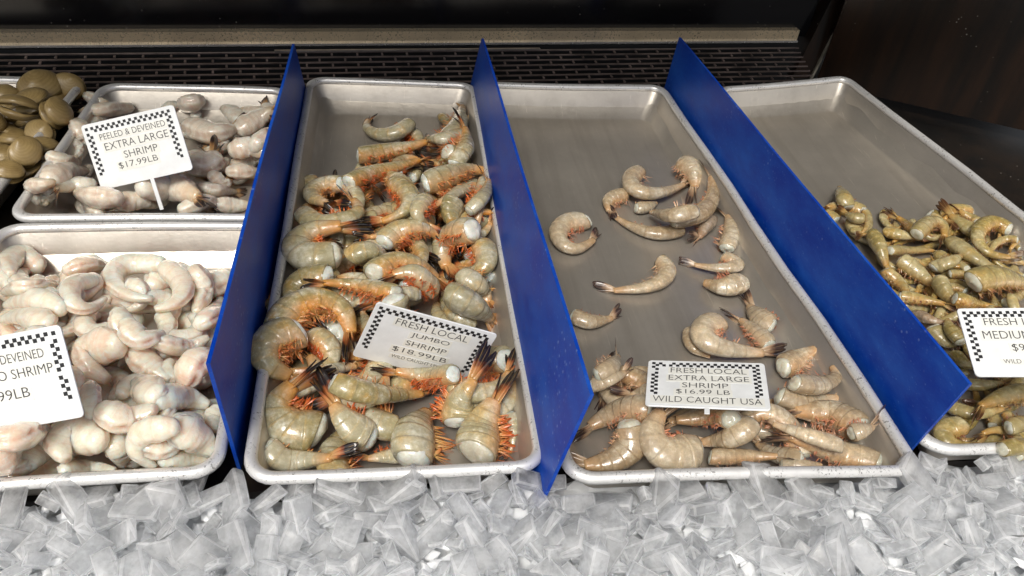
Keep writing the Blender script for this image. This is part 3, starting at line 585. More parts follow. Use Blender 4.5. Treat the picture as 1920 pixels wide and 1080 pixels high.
('UA',0.0110,'n','tail-on peeled shrimp in the fourth row back from its front rim, third from the left',[-456, 5119, -348, -509, 5101, -347, -560, 5078, -347, -605, 5046, -348, -646, 5007, -351, -679, 4963, -355, -706, 4914, -360, -724, 4861, -367, -734, 4806, -373, -734, 4751, -379, -727, 4695, -383]),
('UA',0.0103,'n','tail-on peeled shrimp in the fourth row back from its front rim, second from the left',[-874, 4948, -353, -882, 4894, -352, -901, 4842, -352, -936, 4799, -353, -980, 4766, -355, -1032, 4747, -359, -1087, 4743, -365, -1142, 4754, -371, -1191, 4779, -377, -1230, 4819, -382, -1260, 4865, -386]),
('UA',0.0108,'n','tail-on peeled shrimp in the first row back from its front rim, seventh from the left',[-1884, 3479, -286, -1903, 3541, -296, -1908, 3605, -308, -1889, 3666, -321, -1853, 3719, -331, -1802, 3758, -339, -1742, 3779, -345, -1677, 3781, -351, -1616, 3763, -358, -1565, 3725, -363, -1523, 3676, -367]),
('UA',0.0114,'n','tail-on peeled shrimp in the second row back from its front rim, second from the left',[-2193, 3984, -345, -2159, 4035, -344, -2115, 4078, -344, -2061, 4105, -345, -2001, 4116, -348, -1940, 4111, -352, -1883, 4088, -358, -1834, 4052, -364, -1798, 4003, -371, -1778, 3946, -377, -1770, 3885, -381]),
('LA',0.0081,'','fully peeled shrimp in the seventh row back from its front rim, first from the left',[-2569, 2546, -107, -2539, 2550, -109, -2507, 2547, -111, -2471, 2531, -111, -2434, 2502, -110, -2398, 2464, -110, -2369, 2420, -113, -2353, 2377, -122, -2352, 2340, -134, -2365, 2313, -147, -2384, 2291, -159]),
('LA',0.0088,'','fully peeled shrimp in the seventh row back from its front rim, third from the left',[-2088, 2377, -57, -2097, 2331, -55, -2115, 2297, -50, -2150, 2296, -53, -2196, 2325, -66, -2252, 2389, -91, -2309, 2490, -129, -2358, 2617, -185, -2379, 2721, -234, -2376, 2786, -273, -2359, 2825, -300]),
('LA',0.0085,'','fully peeled shrimp in the sixth row back from its front rim, sixth from the left',[-1797, 1944, 156, -1772, 1909, 147, -1747, 1888, 134, -1721, 1885, 117, -1698, 1896, 97, -1677, 1917, 77, -1656, 1943, 63, -1636, 1972, 56, -1619, 2004, 56, -1610, 2042, 63, -1612, 2085, 71]),
('LA',0.0088,'','fully peeled shrimp in the sixth row back from its front rim, ninth from the left',[-1335, 2064, -154, -1354, 2037, -154, -1379, 2021, -154, -1409, 2020, -152, -1441, 2033, -150, -1471, 2060, -147, -1490, 2097, -139, -1492, 2133, -129, -1476, 2157, -117, -1446, 2162, -105, -1413, 2160, -95]),
('LA',0.0078,'','fully peeled shrimp in the sixth row back from its front rim, tenth from the left',[-1240, 2239, 4, -1204, 2226, -2, -1171, 2211, -13, -1144, 2187, -29, -1126, 2157, -48, -1122, 2125, -71, -1134, 2097, -93, -1156, 2073, -109, -1184, 2056, -120, -1218, 2048, -127, -1253, 2042, -128]),
('LA',0.0090,'','fully peeled shrimp in the sixth row back from its front rim, eleventh from the left',[-903, 2022, -211, -901, 2069, -198, -914, 2118, -185, -936, 2150, -164, -964, 2165, -138, -993, 2161, -108, -1024, 2149, -81, -1053, 2123, -53, -1088, 2106, -44, -1121, 2087, -45, -1154, 2069, -54]),
('LA',0.0080,'','fully peeled shrimp in the seventh row back from its front rim, seventh from the left',[-795, 2183, -223, -815, 2254, -241, -825, 2327, -261, -822, 2392, -280, -806, 2437, -289, -781, 2462, -291, -751, 2474, -290, -717, 2476, -289, -684, 2472, -292, -652, 2458, -297, -620, 2438, -303]),
('LA',0.0075,'','fully peeled shrimp in the sixth row back from its front rim, third from the left',[-2112, 1974, -73, -2106, 1940, -95, -2091, 1917, -121, -2065, 1899, -141, -2028, 1880, -146, -1982, 1853, -134, -1929, 1821, -104, -1872, 1784, -59, -1825, 1766, -18, -1794, 1771, 14, -1782, 1797, 36]),
('LA',0.0079,'','fully peeled shrimp in the fifth row back from its front rim, fourth from the left',[-1611, 1861, 32, -1579, 1827, 21, -1554, 1782, 11, -1545, 1727, 6, -1549, 1672, 11, -1569, 1637, 11, -1593, 1606, 21, -1621, 1585, 35, -1650, 1573, 53, -1682, 1580, 69, -1710, 1592, 89]),
('LA',0.0084,'','fully peeled shrimp in the fifth row back from its front rim, seventh from the left',[-1278, 1585, 69, -1305, 1558, 62, -1338, 1541, 60, -1377, 1543, 63, -1419, 1569, 63, -1459, 1623, 58, -1485, 1699, 44, -1495, 1789, 11, -1496, 1880, -44, -1482, 1939, -93, -1459, 1975, -134]),
('LA',0.0080,'','fully peeled shrimp in the fifth row back from its front rim, tenth from the left',[-948, 1965, -141, -914, 1934, -152, -888, 1896, -166, -875, 1842, -172, -877, 1787, -173, -892, 1738, -169, -916, 1698, -160, -945, 1669, -148, -979, 1657, -140, -1016, 1661, -133, -1055, 1675, -128]),
('LA',0.0089,'','fully peeled shrimp in the fifth row back from its front rim, thirteenth from the left',[-770, 1675, -117, -732, 1664, -125, -695, 1664, -136, -662, 1683, -148, -632, 1713, -157, -609, 1754, -161, -599, 1810, -164, -607, 1874, -167, -635, 1933, -170, -673, 1978, -173, -716, 2013, -177]),
('LA',0.0084,'','fully peeled shrimp in the fifth row back from its front rim, second from the left',[-1691, 1245, 114, -1699, 1296, 118, -1731, 1362, 106, -1783, 1434, 80, -1852, 1514, 34, -1933, 1600, -32, -2012, 1672, -97, -2078, 1715, -147, -2131, 1735, -191, -2162, 1723, -220, -2170, 1685, -236]),
('LA',0.0085,'','fully peeled shrimp in the fourth row back from its front rim, second from the left',[-1609, 1261, 321, -1641, 1249, 319, -1669, 1231, 311, -1680, 1197, 299, -1671, 1157, 285, -1647, 1126, 270, -1627, 1130, 238, -1614, 1163, 193, -1613, 1229, 132, -1621, 1314, 72, -1636, 1411, 13]),
('LA',0.0072,'','fully peeled shrimp in the fifth row back from its front rim, fifth from the left',[-1405, 1489, -224, -1407, 1525, -208, -1420, 1558, -191, -1443, 1584, -174, -1475, 1606, -164, -1510, 1623, -159, -1548, 1636, -162, -1586, 1641, -167, -1620, 1637, -173, -1647, 1619, -178, -1668, 1591, -183]),
('LA',0.0086,'','fully peeled shrimp in the fifth row back from its front rim, eighth from the left',[-1370, 1579, -152, -1344, 1606, -151, -1312, 1624, -150, -1274, 1625, -151, -1237, 1618, -157, -1202, 1604, -170, -1175, 1583, -192, -1162, 1557, -219, -1170, 1535, -253, -1195, 1519, -281, -1227, 1506, -303]),
('LA',0.0094,'','fully peeled shrimp in the fifth row back from its front rim, eleventh from the left',[-842, 1544, -61, -821, 1497, -72, -822, 1460, -93, -850, 1446, -125, -890, 1446, -151, -935, 1455, -170, -976, 1460, -167, -1008, 1458, -141, -1025, 1451, -93, -1030, 1463, -49, -1019, 1482, -10]),
('LA',0.0086,'','fully peeled shrimp in the third row back from its front rim, third from the left',[-1402, 735, 243, -1428, 791, 238, -1440, 852, 226, -1436, 910, 205, -1425, 961, 172, -1405, 995, 141, -1381, 1011, 111, -1353, 1006, 86, -1328, 976, 69, -1318, 931, 60, -1325, 889, 53]),
('LA',0.0082,'','fully peeled shrimp in the fourth row back from its front rim, fourth from the left',[-1118, 1018, -187, -1105, 1072, -205, -1105, 1142, -229, -1124, 1225, -253, -1156, 1294, -266, -1195, 1344, -268, -1234, 1369, -259, -1270, 1370, -239, -1303, 1355, -217, -1334, 1331, -201, -1364, 1304, -191]),
('LA',0.0093,'','fully peeled shrimp in the fourth row back from its front rim, seventh from the left',[-559, 1215, -156, -586, 1199, -162, -616, 1189, -166, -649, 1188, -165, -680, 1188, -154, -706, 1189, -133, -728, 1201, -110, -743, 1226, -91, -746, 1261, -78, -735, 1297, -73, -718, 1332, -76]),
('LA',0.0078,'','fully peeled shrimp in the third row back from its front rim, fifth from the left',[-1046, 958, -153, -1010, 946, -151, -972, 927, -147, -937, 893, -143, -909, 849, -140, -893, 801, -139, -895, 759, -140, -911, 730, -146, -938, 715, -154, -972, 714, -163, -1007, 718, -170]),
('LA',0.0079,'','fully peeled shrimp in the third row back from its front rim, seventh from the left',[-630, 558, 35, -616, 595, 30, -612, 645, 20, -629, 715, -5, -665, 794, -44, -710, 866, -83, -759, 925, -118, -806, 964, -145, -843, 970, -146, -871, 949, -132, -896, 920, -117]),
('LA',0.0097,'','fully peeled shrimp in the second row back from its front rim, second from the left',[-1631, 377, 90, -1628, 423, 85, -1617, 463, 76, -1594, 490, 67, -1562, 501, 64, -1523, 497, 66, -1484, 484, 64, -1445, 463, 61, -1416, 440, 44, -1397, 411, 23, -1392, 381, -2]),
('LA',0.0090,'','fully peeled shrimp in the second row back from its front rim, fourth from the left',[-1413, 531, -114, -1389, 513, -128, -1367, 509, -150, -1348, 524, -180, -1331, 550, -210, -1313, 578, -228, -1296, 607, -232, -1285, 635, -222, -1285, 658, -197, -1299, 674, -171, -1322, 687, -150]),
('LA',0.0097,'','fully peeled shrimp in the second row back from its front rim, seventh from the left',[-1076, 605, 20, -1042, 613, 3, -1006, 613, -15, -975, 593, -37, -960, 563, -63, -970, 536, -94, -1003, 524, -125, -1050, 533, -159, -1105, 559, -192, -1159, 597, -215, -1208, 639, -227]),
('LA',0.0095,'','fully peeled shrimp in the second row back from its front rim, eleventh from the left',[-672, 457, 34, -683, 425, 23, -677, 391, 10, -653, 366, -5, -622, 355, -17, -590, 356, -26, -558, 367, -28, -533, 386, -23, -521, 418, -12, -533, 453, 0, -559, 481, 13]),
('LA',0.0099,'','fully peeled shrimp in the second row back from its front rim, twelfth from the left',[-408, 615, -76, -438, 607, -51, -465, 582, -18, -483, 533, 19, -492, 473, 49, -488, 421, 57, -470, 395, 37, -450, 405, -9, -432, 443, -69, -415, 498, -127, -398, 554, -173]),
('LA',0.0088,'','fully peeled shrimp in the first row back from its front rim, second from the left',[-1563, 292, 125, -1597, 283, 96, -1622, 272, 57, -1621, 257, 14, -1601, 249, -21, -1576, 252, -51, -1549, 266, -72, -1522, 287, -83, -1506, 324, -89, -1512, 375, -92, -1538, 426, -91]),
('D',0.0045,'','medium shrimp in the eleventh row back from its front rim, seventh from the left',[8328, 3594, -111, 8282, 3596, -124, 8243, 3605, -140, 8209, 3623, -158, 8167, 3635, -169, 8117, 3639, -171, 8053, 3631, -162, 7979, 3613, -142, 7897, 3587, -113, 7822, 3570, -87, 7757, 3563, -66]),
('D',0.0048,'','medium shrimp in the tenth row back from its front rim, first from the left',[6537, 3458, -235, 6553, 3427, -222, 6573, 3403, -210, 6603, 3396, -202, 6647, 3412, -203, 6704, 3452, -214, 6770, 3512, -231, 6831, 3579, -244, 6879, 3646, -252, 6909, 3709, -254, 6921, 3762, -251]),
('D',0.0051,'','medium shrimp in the eleventh row back from its front rim, fifth from the left',[7006, 3432, -283, 7048, 3461, -282, 7090, 3493, -280, 7131, 3530, -278, 7171, 3574, -277, 7209, 3623, -276, 7245, 3677, -277, 7276, 3733, -278, 7300, 3789, -279, 7317, 3843, -280, 7327, 3894, -281]),
('D',0.0049,'','medium shrimp in the tenth row back from its front rim, ninth from the left',[7461, 3681, -260, 7402, 3610, -261, 7357, 3535, -263, 7335, 3464, -264, 7335, 3407, -266, 7352, 3365, -267, 7383, 3338, -268, 7425, 3326, -269, 7476, 3327, -269, 7534, 3346, -269, 7597, 3375, -269]),
('D',0.0044,'','medium shrimp in the tenth row back from its front rim, tenth from the left',[7600, 3620, -120, 7622, 3592, -113, 7639, 3558, -107, 7648, 3515, -107, 7651, 3472, -115, 7646, 3430, -131, 7632, 3397, -154, 7610, 3373, -179, 7577, 3353, -197, 7538, 3340, -210, 7495, 3327, -217]),
('D',0.0049,'','medium shrimp in the tenth row back from its front rim, twelfth from the left',[8083, 3373, -200, 8064, 3403, -200, 8034, 3422, -198, 7993, 3426, -192, 7942, 3418, -185, 7883, 3398, -175, 7820, 3368, -165, 7763, 3339, -162, 7711, 3308, -165, 7663, 3271, -171, 7618, 3229, -178]),
('D',0.0053,'','medium shrimp in the tenth row back from its front rim, sixteenth from the left',[8109, 3150, -202, 8122, 3196, -201, 8142, 3244, -199, 8169, 3292, -196, 8200, 3337, -191, 8234, 3377, -183, 8266, 3407, -172, 8296, 3429, -158, 8325, 3444, -144, 8356, 3454, -131, 8389, 3465, -122]),
('D',0.0046,'','medium shrimp in the tenth row back from its front rim, seventeenth from the left',[9058, 3924, -309, 8954, 3847, -287, 8834, 3752, -254, 8700, 3638, -211, 8555, 3507, -158, 8399, 3361, -97, 8299, 3261, -71, 8222, 3178, -59, 8165, 3108, -57, 8128, 3049, -64, 8109, 3003, -81]),
('D',0.0051,'','medium shrimp in the tenth row back from its front rim, fifth from the left',[7389, 3311, -206, 7346, 3317, -215, 7305, 3324, -227, 7264, 3328, -241, 7219, 3325, -254, 7171, 3314, -265, 7120, 3296, -275, 7065, 3269, -282, 7008, 3235, -289, 6950, 3193, -294, 6891, 3146, -297]),
('D',0.0045,'','medium shrimp in the ninth row back from its front rim, fourth from the left',[7598, 3218, -195, 7542, 3194, -206, 7489, 3177, -220, 7438, 3167, -234, 7387, 3158, -246, 7334, 3151, -255, 7281, 3146, -261, 7229, 3144, -267, 7179, 3147, -273, 7131, 3155, -278, 7083, 3163, -281]),
('D',0.0047,'','medium shrimp in the ninth row back from its front rim, sixth from the left',[7535, 3230, -126, 7572, 3220, -137, 7609, 3212, -152, 7641, 3198, -174, 7660, 3175, -195, 7661, 3142, -214, 7643, 3101, -229, 7611, 3060, -240, 7568, 3020, -247, 7521, 2988, -252, 7473, 2962, -255]),
('D',0.0046,'','medium shrimp in the ninth row back from its front rim, ninth from the left',[8338, 2917, -104, 8338, 2974, -108, 8319, 3015, -107, 8288, 3044, -107, 8246, 3061, -106, 8196, 3068, -106, 8139, 3062, -106, 8095, 3064, -120, 8047, 3056, -135, 7994, 3034, -148, 7937, 3000, -161]),
('D',0.0054,'','medium shrimp in the ninth row back from its front rim, tenth from the left',[9036, 3472, -315, 8956, 3435, -293, 8851, 3372, -254, 8728, 3290, -206, 8591, 3191, -148, 8440, 3075, -81, 8339, 3001, -49, 8274, 2957, -42, 8225, 2922, -45, 8189, 2894, -58, 8168, 2875, -80]),
('D',0.0056,'','medium shrimp in the eighth row back from its front rim, third from the left',[6700, 3021, -297, 6688, 2957, -298, 6688, 2900, -300, 6700, 2853, -302, 6722, 2816, -303, 6752, 2788, -304, 6789, 2769, -305, 6831, 2759, -306, 6879, 2757, -307, 6932, 2766, -307, 6988, 2780, -308]),
('D',0.0050,'','medium shrimp in the eighth row back from its front rim, sixth from the left',[7425, 2891, -257, 7373, 2896, -259, 7321, 2899, -261, 7266, 2897, -264, 7210, 2890, -268, 7150, 2877, -270, 7087, 2857, -272, 7021, 2831, -272, 6954, 2799, -271, 6885, 2760, -270, 6817, 2719, -270]),
('D',0.0051,'','medium shrimp in the eighth row back from its front rim, eleventh from the left',[8019, 3008, -193, 7957, 2929, -179, 7882, 2851, -161, 7798, 2777, -139, 7720, 2719, -121, 7652, 2679, -109, 7597, 2657, -103, 7553, 2650, -101, 7518, 2657, -104, 7493, 2675, -107, 7470, 2698, -108]),
('D',0.0052,'','medium shrimp in the eighth row back from its front rim, fourteenth from the left',[8304, 2818, -177, 8267, 2832, -177, 8226, 2842, -178, 8181, 2844, -180, 8134, 2842, -186, 8085, 2832, -192, 8027, 2809, -194, 7961, 2772, -191, 7887, 2720, -184, 7811, 2657, -175, 7738, 2587, -164]),
('D',0.0050,'','medium shrimp in the eighth row back from its front rim, sixteenth from the left',[7951, 2756, -135, 8016, 2766, -142, 8083, 2776, -151, 8147, 2782, -161, 8205, 2781, -169, 8257, 2772, -175, 8301, 2755, -179, 8335, 2728, -178, 8361, 2694, -176, 8381, 2654, -173, 8397, 2610, -170]),
('D',0.0049,'','medium shrimp in the eighth row back from its front rim, second from the left',[6606, 2755, -316, 6623, 2709, -314, 6646, 2669, -313, 6675, 2637, -311, 6710, 2612, -311, 6750, 2595, -311, 6795, 2584, -311, 6844, 2580, -311, 6896, 2583, -312, 6952, 2593, -312, 7011, 2607, -312]),
('D',0.0053,'','medium shrimp in the seventh row back from its front rim, fifth from the left',[7130, 2344, -217, 7132, 2398, -222, 7126, 2447, -230, 7109, 2485, -242, 7082, 2511, -253, 7047, 2524, -265, 7005, 2524, -276, 6956, 2508, -284, 6902, 2475, -289, 6850, 2427, -293, 6803, 2369, -296]),
('D',0.0053,'','medium shrimp in the seventh row back from its front rim, eighth from the left',[7197, 2487, -122, 7246, 2489, -121, 7293, 2487, -121, 7332, 2474, -119, 7365, 2452, -118, 7390, 2423, -116, 7411, 2388, -117, 7426, 2349, -122, 7436, 2308, -130, 7433, 2259, -140, 7419, 2207, -149]),
('D',0.0056,'','medium shrimp in the eighth row back from its front rim, fifteenth from the left',[8172, 2700, -213, 8138, 2641, -214, 8117, 2588, -214, 8113, 2542, -215, 8121, 2507, -216, 8141, 2481, -218, 8170, 2465, -219, 8206, 2457, -220, 8248, 2457, -222, 8296, 2468, -223, 8347, 2484, -223]),
('D',0.0050,'','medium shrimp in the seventh row back from its front rim, fourth from the left',[6964, 2418, -274, 6962, 2370, -269, 6951, 2316, -260, 6929, 2256, -251, 6901, 2195, -242, 6870, 2139, -240, 6841, 2093, -245, 6815, 2057, -258, 6788, 2030, -274, 6758, 2007, -289, 6723, 1984, -300]),
('D',0.0054,'','medium shrimp in the sixth row back from its front rim, fourth from the left',[7075, 2102, -132, 7038, 2060, -144, 7001, 2033, -161, 6967, 2021, -181, 6937, 2023, -202, 6901, 2027, -213, 6861, 2032, -216, 6821, 2042, -213, 6790, 2062, -209, 6770, 2093, -203, 6765, 2137, -199]),
('D',0.0047,'','medium shrimp in the sixth row back from its front rim, eighth from the left',[7350, 1839, -102, 7411, 1920, -123, 7470, 2006, -150, 7517, 2089, -177, 7536, 2150, -190, 7530, 2191, -190, 7500, 2212, -179, 7450, 2213, -158, 7393, 2207, -136, 7338, 2201, -121, 7287, 2196, -111]),
('D',0.0048,'','medium shrimp in the sixth row back from its front rim, tenth from the left',[7544, 1759, -138, 7560, 1806, -123, 7574, 1855, -112, 7591, 1911, -109, 7622, 1983, -122, 7660, 2065, -147, 7694, 2145, -173, 7717, 2218, -197, 7723, 2278, -212, 7713, 2323, -220, 7691, 2358, -222]),
('D',0.0056,'','medium shrimp in the fifth row back from its front rim, third from the left',[6853, 1984, -199, 6826, 1955, -217, 6802, 1924, -235, 6784, 1892, -255, 6765, 1853, -269, 6748, 1809, -278, 6732, 1761, -282, 6722, 1716, -285, 6719, 1674, -289, 6723, 1635, -292, 6729, 1598, -295]),
('D',0.0051,'','medium shrimp in the fifth row back from its front rim, fourth from the left',[6968, 1829, -288, 6980, 1786, -290, 6987, 1739, -292, 6982, 1687, -294, 6968, 1632, -297, 6944, 1574, -301, 6911, 1517, -306, 6871, 1463, -311, 6825, 1414, -317, 6773, 1370, -321, 6720, 1329, -325]),
('D',0.0050,'','medium shrimp in the fourth row back from its front rim, third from the left',[6661, 1149, -317, 6679, 1202, -315, 6712, 1257, -314, 6760, 1306, -312, 6816, 1346, -310, 6873, 1375, -309, 6928, 1392, -309, 6979, 1399, -309, 7025, 1395, -310, 7060, 1378, -310, 7088, 1353, -311]),
('D',0.0060,'','medium shrimp in the third row back from its front rim, third from the left',[6774, 834, -253, 6805, 829, -236, 6831, 823, -214, 6857, 823, -191, 6889, 833, -171, 6928, 855, -157, 6976, 893, -152, 7029, 944, -156, 7082, 1004, -165, 7124, 1067, -175, 7156, 1128, -183]),
('D',0.0062,'','medium shrimp in the second row back from its front rim, fourth from the left',[6535, 482, -291, 6569, 524, -286, 6596, 565, -277, 6620, 607, -269, 6638, 650, -261, 6655, 694, -254, 6675, 744, -256, 6698, 800, -265, 6717, 854, -274, 6731, 907, -284, 6740, 958, -293]),
('D',0.0059,'','medium shrimp in the second row back from its front rim, first from the left',[6699, 468, -314, 6632, 433, -315, 6566, 404, -318, 6504, 384, -321, 6445, 370, -326, 6389, 364, -331, 6337, 364, -337, 6288, 370, -343, 6243, 382, -349, 6202, 400, -354, 6163, 421, -358]),
('D',0.0056,'','medium shrimp in the first row back from its front rim, fourth from the left',[6642, 542, -181, 6655, 508, -189, 6670, 475, -201, 6685, 443, -217, 6698, 411, -236, 6707, 377, -254, 6700, 334, -261, 6677, 283, -259, 6641, 223, -247, 6595, 161, -230, 6546, 98, -213]),
('D',0.0049,'','medium shrimp in the tenth row back from its front rim, third from the left',[6837, 3799, -179, 6847, 3771, -190, 6851, 3739, -201, 6841, 3694, -205, 6812, 3632, -198, 6766, 3555, -182, 6717, 3483, -166, 6669, 3419, -155, 6629, 3373, -153, 6593, 3339, -157, 6562, 3315, -165]),
('D',0.0056,'','medium shrimp in the eleventh row back from its front rim, fourth from the left',[7180, 3867, -260, 7141, 3815, -260, 7107, 3758, -259, 7081, 3699, -256, 7064, 3641, -249, 7054, 3586, -240, 7053, 3540, -231, 7064, 3508, -225, 7088, 3491, -226, 7121, 3488, -229, 7160, 3492, -234]),
('D',0.0053,'','medium shrimp in the ninth row back from its front rim, second from the left',[6647, 2980, -210, 6690, 3031, -206, 6722, 3083, -199, 6736, 3134, -189, 6734, 3176, -179, 6720, 3214, -171, 6699, 3244, -168, 6671, 3269, -168, 6640, 3286, -171, 6602, 3292, -175, 6560, 3289, -178]),
('D',0.0051,'','medium shrimp in the tenth row back from its front rim, sixth from the left',[7400, 3262, -224, 7364, 3280, -216, 7322, 3292, -207, 7274, 3294, -199, 7225, 3294, -194, 7177, 3292, -194, 7132, 3290, -199, 7087, 3285, -208, 7043, 3274, -218, 6994, 3253, -227, 6943, 3222, -234]),
('D',0.0050,'','medium shrimp in the ninth row back from its front rim, fifth from the left',[7298, 3325, -119, 7296, 3272, -125, 7310, 3233, -132, 7340, 3209, -140, 7373, 3189, -140, 7408, 3173, -135, 7447, 3167, -127, 7488, 3170, -116, 7533, 3186, -105, 7587, 3222, -98, 7645, 3275, -96]),
('D',0.0049,'','medium shrimp in the tenth row back from its front rim, fourteenth from the left',[7638, 3120, -149, 7684, 3124, -159, 7739, 3139, -172, 7799, 3163, -186, 7858, 3190, -194, 7912, 3216, -196, 7964, 3248, -194, 8012, 3285, -189, 8059, 3332, -185, 8102, 3387, -182, 8141, 3450, -182]),
('D',0.0049,'','medium shrimp in the ninth row back from its front rim, eighth from the left',[8261, 2950, 10, 8237, 2974, 0, 8216, 2999, -16, 8189, 3015, -34, 8153, 3017, -47, 8108, 3005, -59, 8065, 2989, -73, 8017, 2958, -84, 7969, 2917, -96, 7926, 2868, -106, 7890, 2813, -115]),
('D',0.0046,'','medium shrimp in the eighth row back from its front rim, first from the left',[6649, 2964, -254, 6650, 2915, -253, 6656, 2870, -250, 6667, 2831, -248, 6685, 2798, -245, 6707, 2772, -243, 6735, 2753, -243, 6770, 2742, -245, 6809, 2737, -248, 6851, 2739, -251, 6896, 2744, -255]),
('D',0.0052,'','medium shrimp in the eighth row back from its front rim, fifth from the left',[6805, 2817, -203, 6862, 2829, -205, 6917, 2837, -208, 6969, 2836, -212, 7018, 2830, -219, 7065, 2819, -229, 7106, 2802, -241, 7137, 2774, -253, 7157, 2735, -263, 7160, 2684, -270, 7147, 2622, -273]),
('D',0.0055,'','medium shrimp in the eighth row back from its front rim, ninth from the left',[7431, 2545, -100, 7425, 2590, -113, 7432, 2649, -131, 7459, 2728, -155, 7492, 2807, -171, 7533, 2885, -181, 7580, 2958, -184, 7626, 3014, -177, 7665, 3049, -160, 7709, 3075, -145, 7757, 3098, -133]),
('D',0.0049,'','medium shrimp in the eighth row back from its front rim, thirteenth from the left',[8087, 2450, -139, 8061, 2480, -144, 8042, 2516, -153, 8025, 2555, -161, 8006, 2593, -165, 7988, 2632, -166, 7963, 2666, -160, 7931, 2692, -145, 7901, 2721, -129, 7882, 2758, -117, 7866, 2799, -104]),
('D',0.0048,'','medium shrimp in the seventh row back from its front rim, third from the left',[6655, 2629, -255, 6658, 2589, -263, 6670, 2557, -273, 6688, 2529, -283, 6709, 2504, -291, 6731, 2479, -295, 6756, 2457, -298, 6782, 2438, -299, 6813, 2423, -300, 6846, 2413, -301, 6882, 2407, -302]),
('D',0.0056,'','medium shrimp in the seventh row back from its front rim, sixth from the left',[7220, 2218, -136, 7199, 2255, -143, 7172, 2285, -151, 7134, 2300, -158, 7091, 2305, -166, 7043, 2300, -175, 6982, 2273, -177, 6921, 2235, -179, 6865, 2188, -184, 6814, 2130, -188, 6773, 2065, -190]),
('D',0.0059,'','medium shrimp in the seventh row back from its front rim, tenth from the left',[7498, 1959, -72, 7574, 1995, -86, 7661, 2042, -107, 7759, 2103, -135, 7853, 2165, -158, 7939, 2224, -173, 8018, 2284, -182, 8089, 2343, -185, 8148, 2399, -182, 8204, 2462, -178, 8259, 2531, -178]),
('D',0.0057,'','medium shrimp in the sixth row back from its front rim, third from the left',[6983, 1871, -73, 6950, 1854, -98, 6924, 1847, -129, 6898, 1847, -160, 6860, 1841, -181, 6814, 1830, -192, 6771, 1825, -204, 6729, 1825, -217, 6695, 1835, -234, 6665, 1853, -252, 6635, 1872, -269]),
('D',0.0049,'','medium shrimp in the sixth row back from its front rim, seventh from the left',[7055, 1838, -102, 7072, 1809, -88, 7099, 1792, -79, 7134, 1788, -70, 7183, 1802, -67, 7245, 1837, -73, 7322, 1897, -90, 7386, 1960, -99, 7439, 2030, -109, 7469, 2095, -116, 7479, 2149, -120]),
('D',0.0057,'','medium shrimp in the sixth row back from its front rim, ninth from the left',[7532, 1951, 13, 7502, 1899, 6, 7483, 1850, -3, 7484, 1815, -21, 7500, 1787, -42, 7526, 1767, -66, 7567, 1757, -95, 7620, 1757, -129, 7669, 1752, -154, 7716, 1747, -172, 7761, 1740, -186]),
('D',0.0048,'','medium shrimp in the fourth row back from its front rim, second from the left',[6927, 1306, -245, 6887, 1308, -242, 6849, 1314, -238, 6822, 1332, -235, 6807, 1361, -234, 6806, 1401, -235, 6818, 1447, -233, 6844, 1495, -230, 6877, 1535, -221, 6917, 1566, -212, 6957, 1589, -202]),
('D',0.0059,'','medium shrimp in the fourth row back from its front rim, fourth from the left',[7026, 1159, -90, 6986, 1125, -102, 6954, 1107, -123, 6929, 1106, -150, 6910, 1118, -180, 6895, 1139, -210, 6878, 1164, -234, 6854, 1187, -246, 6827, 1210, -249, 6805, 1238, -244, 6789, 1272, -237]),
('D',0.0063,'','medium shrimp in the second row back from its front rim, third from the left',[6217, 501, -330, 6274, 530, -328, 6330, 562, -327, 6386, 600, -325, 6441, 644, -323, 6494, 693, -323, 6543, 748, -324, 6588, 807, -325, 6625, 869, -327, 6652, 929, -328, 6672, 989, -330]),
('D',0.0062,'','medium shrimp in the first row back from its front rim, third from the left',[6267, -48, -11, 6365, 35, -54, 6457, 129, -103, 6527, 222, -152, 6556, 292, -183, 6549, 339, -197, 6517, 365, -201, 6469, 376, -200, 6415, 376, -201, 6358, 365, -204, 6300, 347, -210]),
('B',0.0084,'','jumbo shrimp in the fifteenth row back from its front rim, third from the left',[2006, 5830, -363, 1998, 5728, -363, 1979, 5631, -363, 1948, 5547, -364, 1909, 5478, -365, 1866, 5427, -369, 1819, 5392, -373, 1771, 5372, -378, 1723, 5365, -382, 1675, 5373, -386, 1627, 5387, -389]),
('B',0.0090,'','jumbo shrimp in the thirteenth row back from its front rim, third from the left',[1352, 4688, -358, 1377, 4743, -358, 1399, 4805, -358, 1412, 4876, -359, 1417, 4952, -361, 1414, 5030, -364, 1402, 5107, -369, 1383, 5178, -374, 1357, 5242, -379, 1326, 5294, -383, 1293, 5338, -387]),
('B',0.0109,'','jumbo shrimp in the fourteenth row back from its front rim, second from the left',[1908, 5315, -302, 1900, 5236, -309, 1881, 5163, -317, 1850, 5104, -325, 1813, 5058, -333, 1771, 5024, -339, 1726, 5004, -345, 1681, 4998, -351, 1636, 5005, -357, 1592, 5027, -363, 1548, 5055, -367]),
('B',0.0105,'','jumbo shrimp in the twelfth row back from its front rim, first from the left',[188, 4439, -237, 190, 4381, -247, 206, 4331, -258, 234, 4298, -269, 268, 4276, -277, 305, 4267, -283, 344, 4269, -285, 380, 4291, -291, 412, 4336, -300, 437, 4402, -311, 453, 4481, -321]),
('B',0.0093,'','jumbo shrimp in the eleventh row back from its front rim, second from the left',[750, 3811, -149, 725, 3878, -153, 712, 3966, -164, 718, 4068, -184, 741, 4172, -212, 773, 4271, -249, 811, 4350, -285, 853, 4402, -314, 895, 4424, -337, 934, 4411, -351, 968, 4371, -357]),
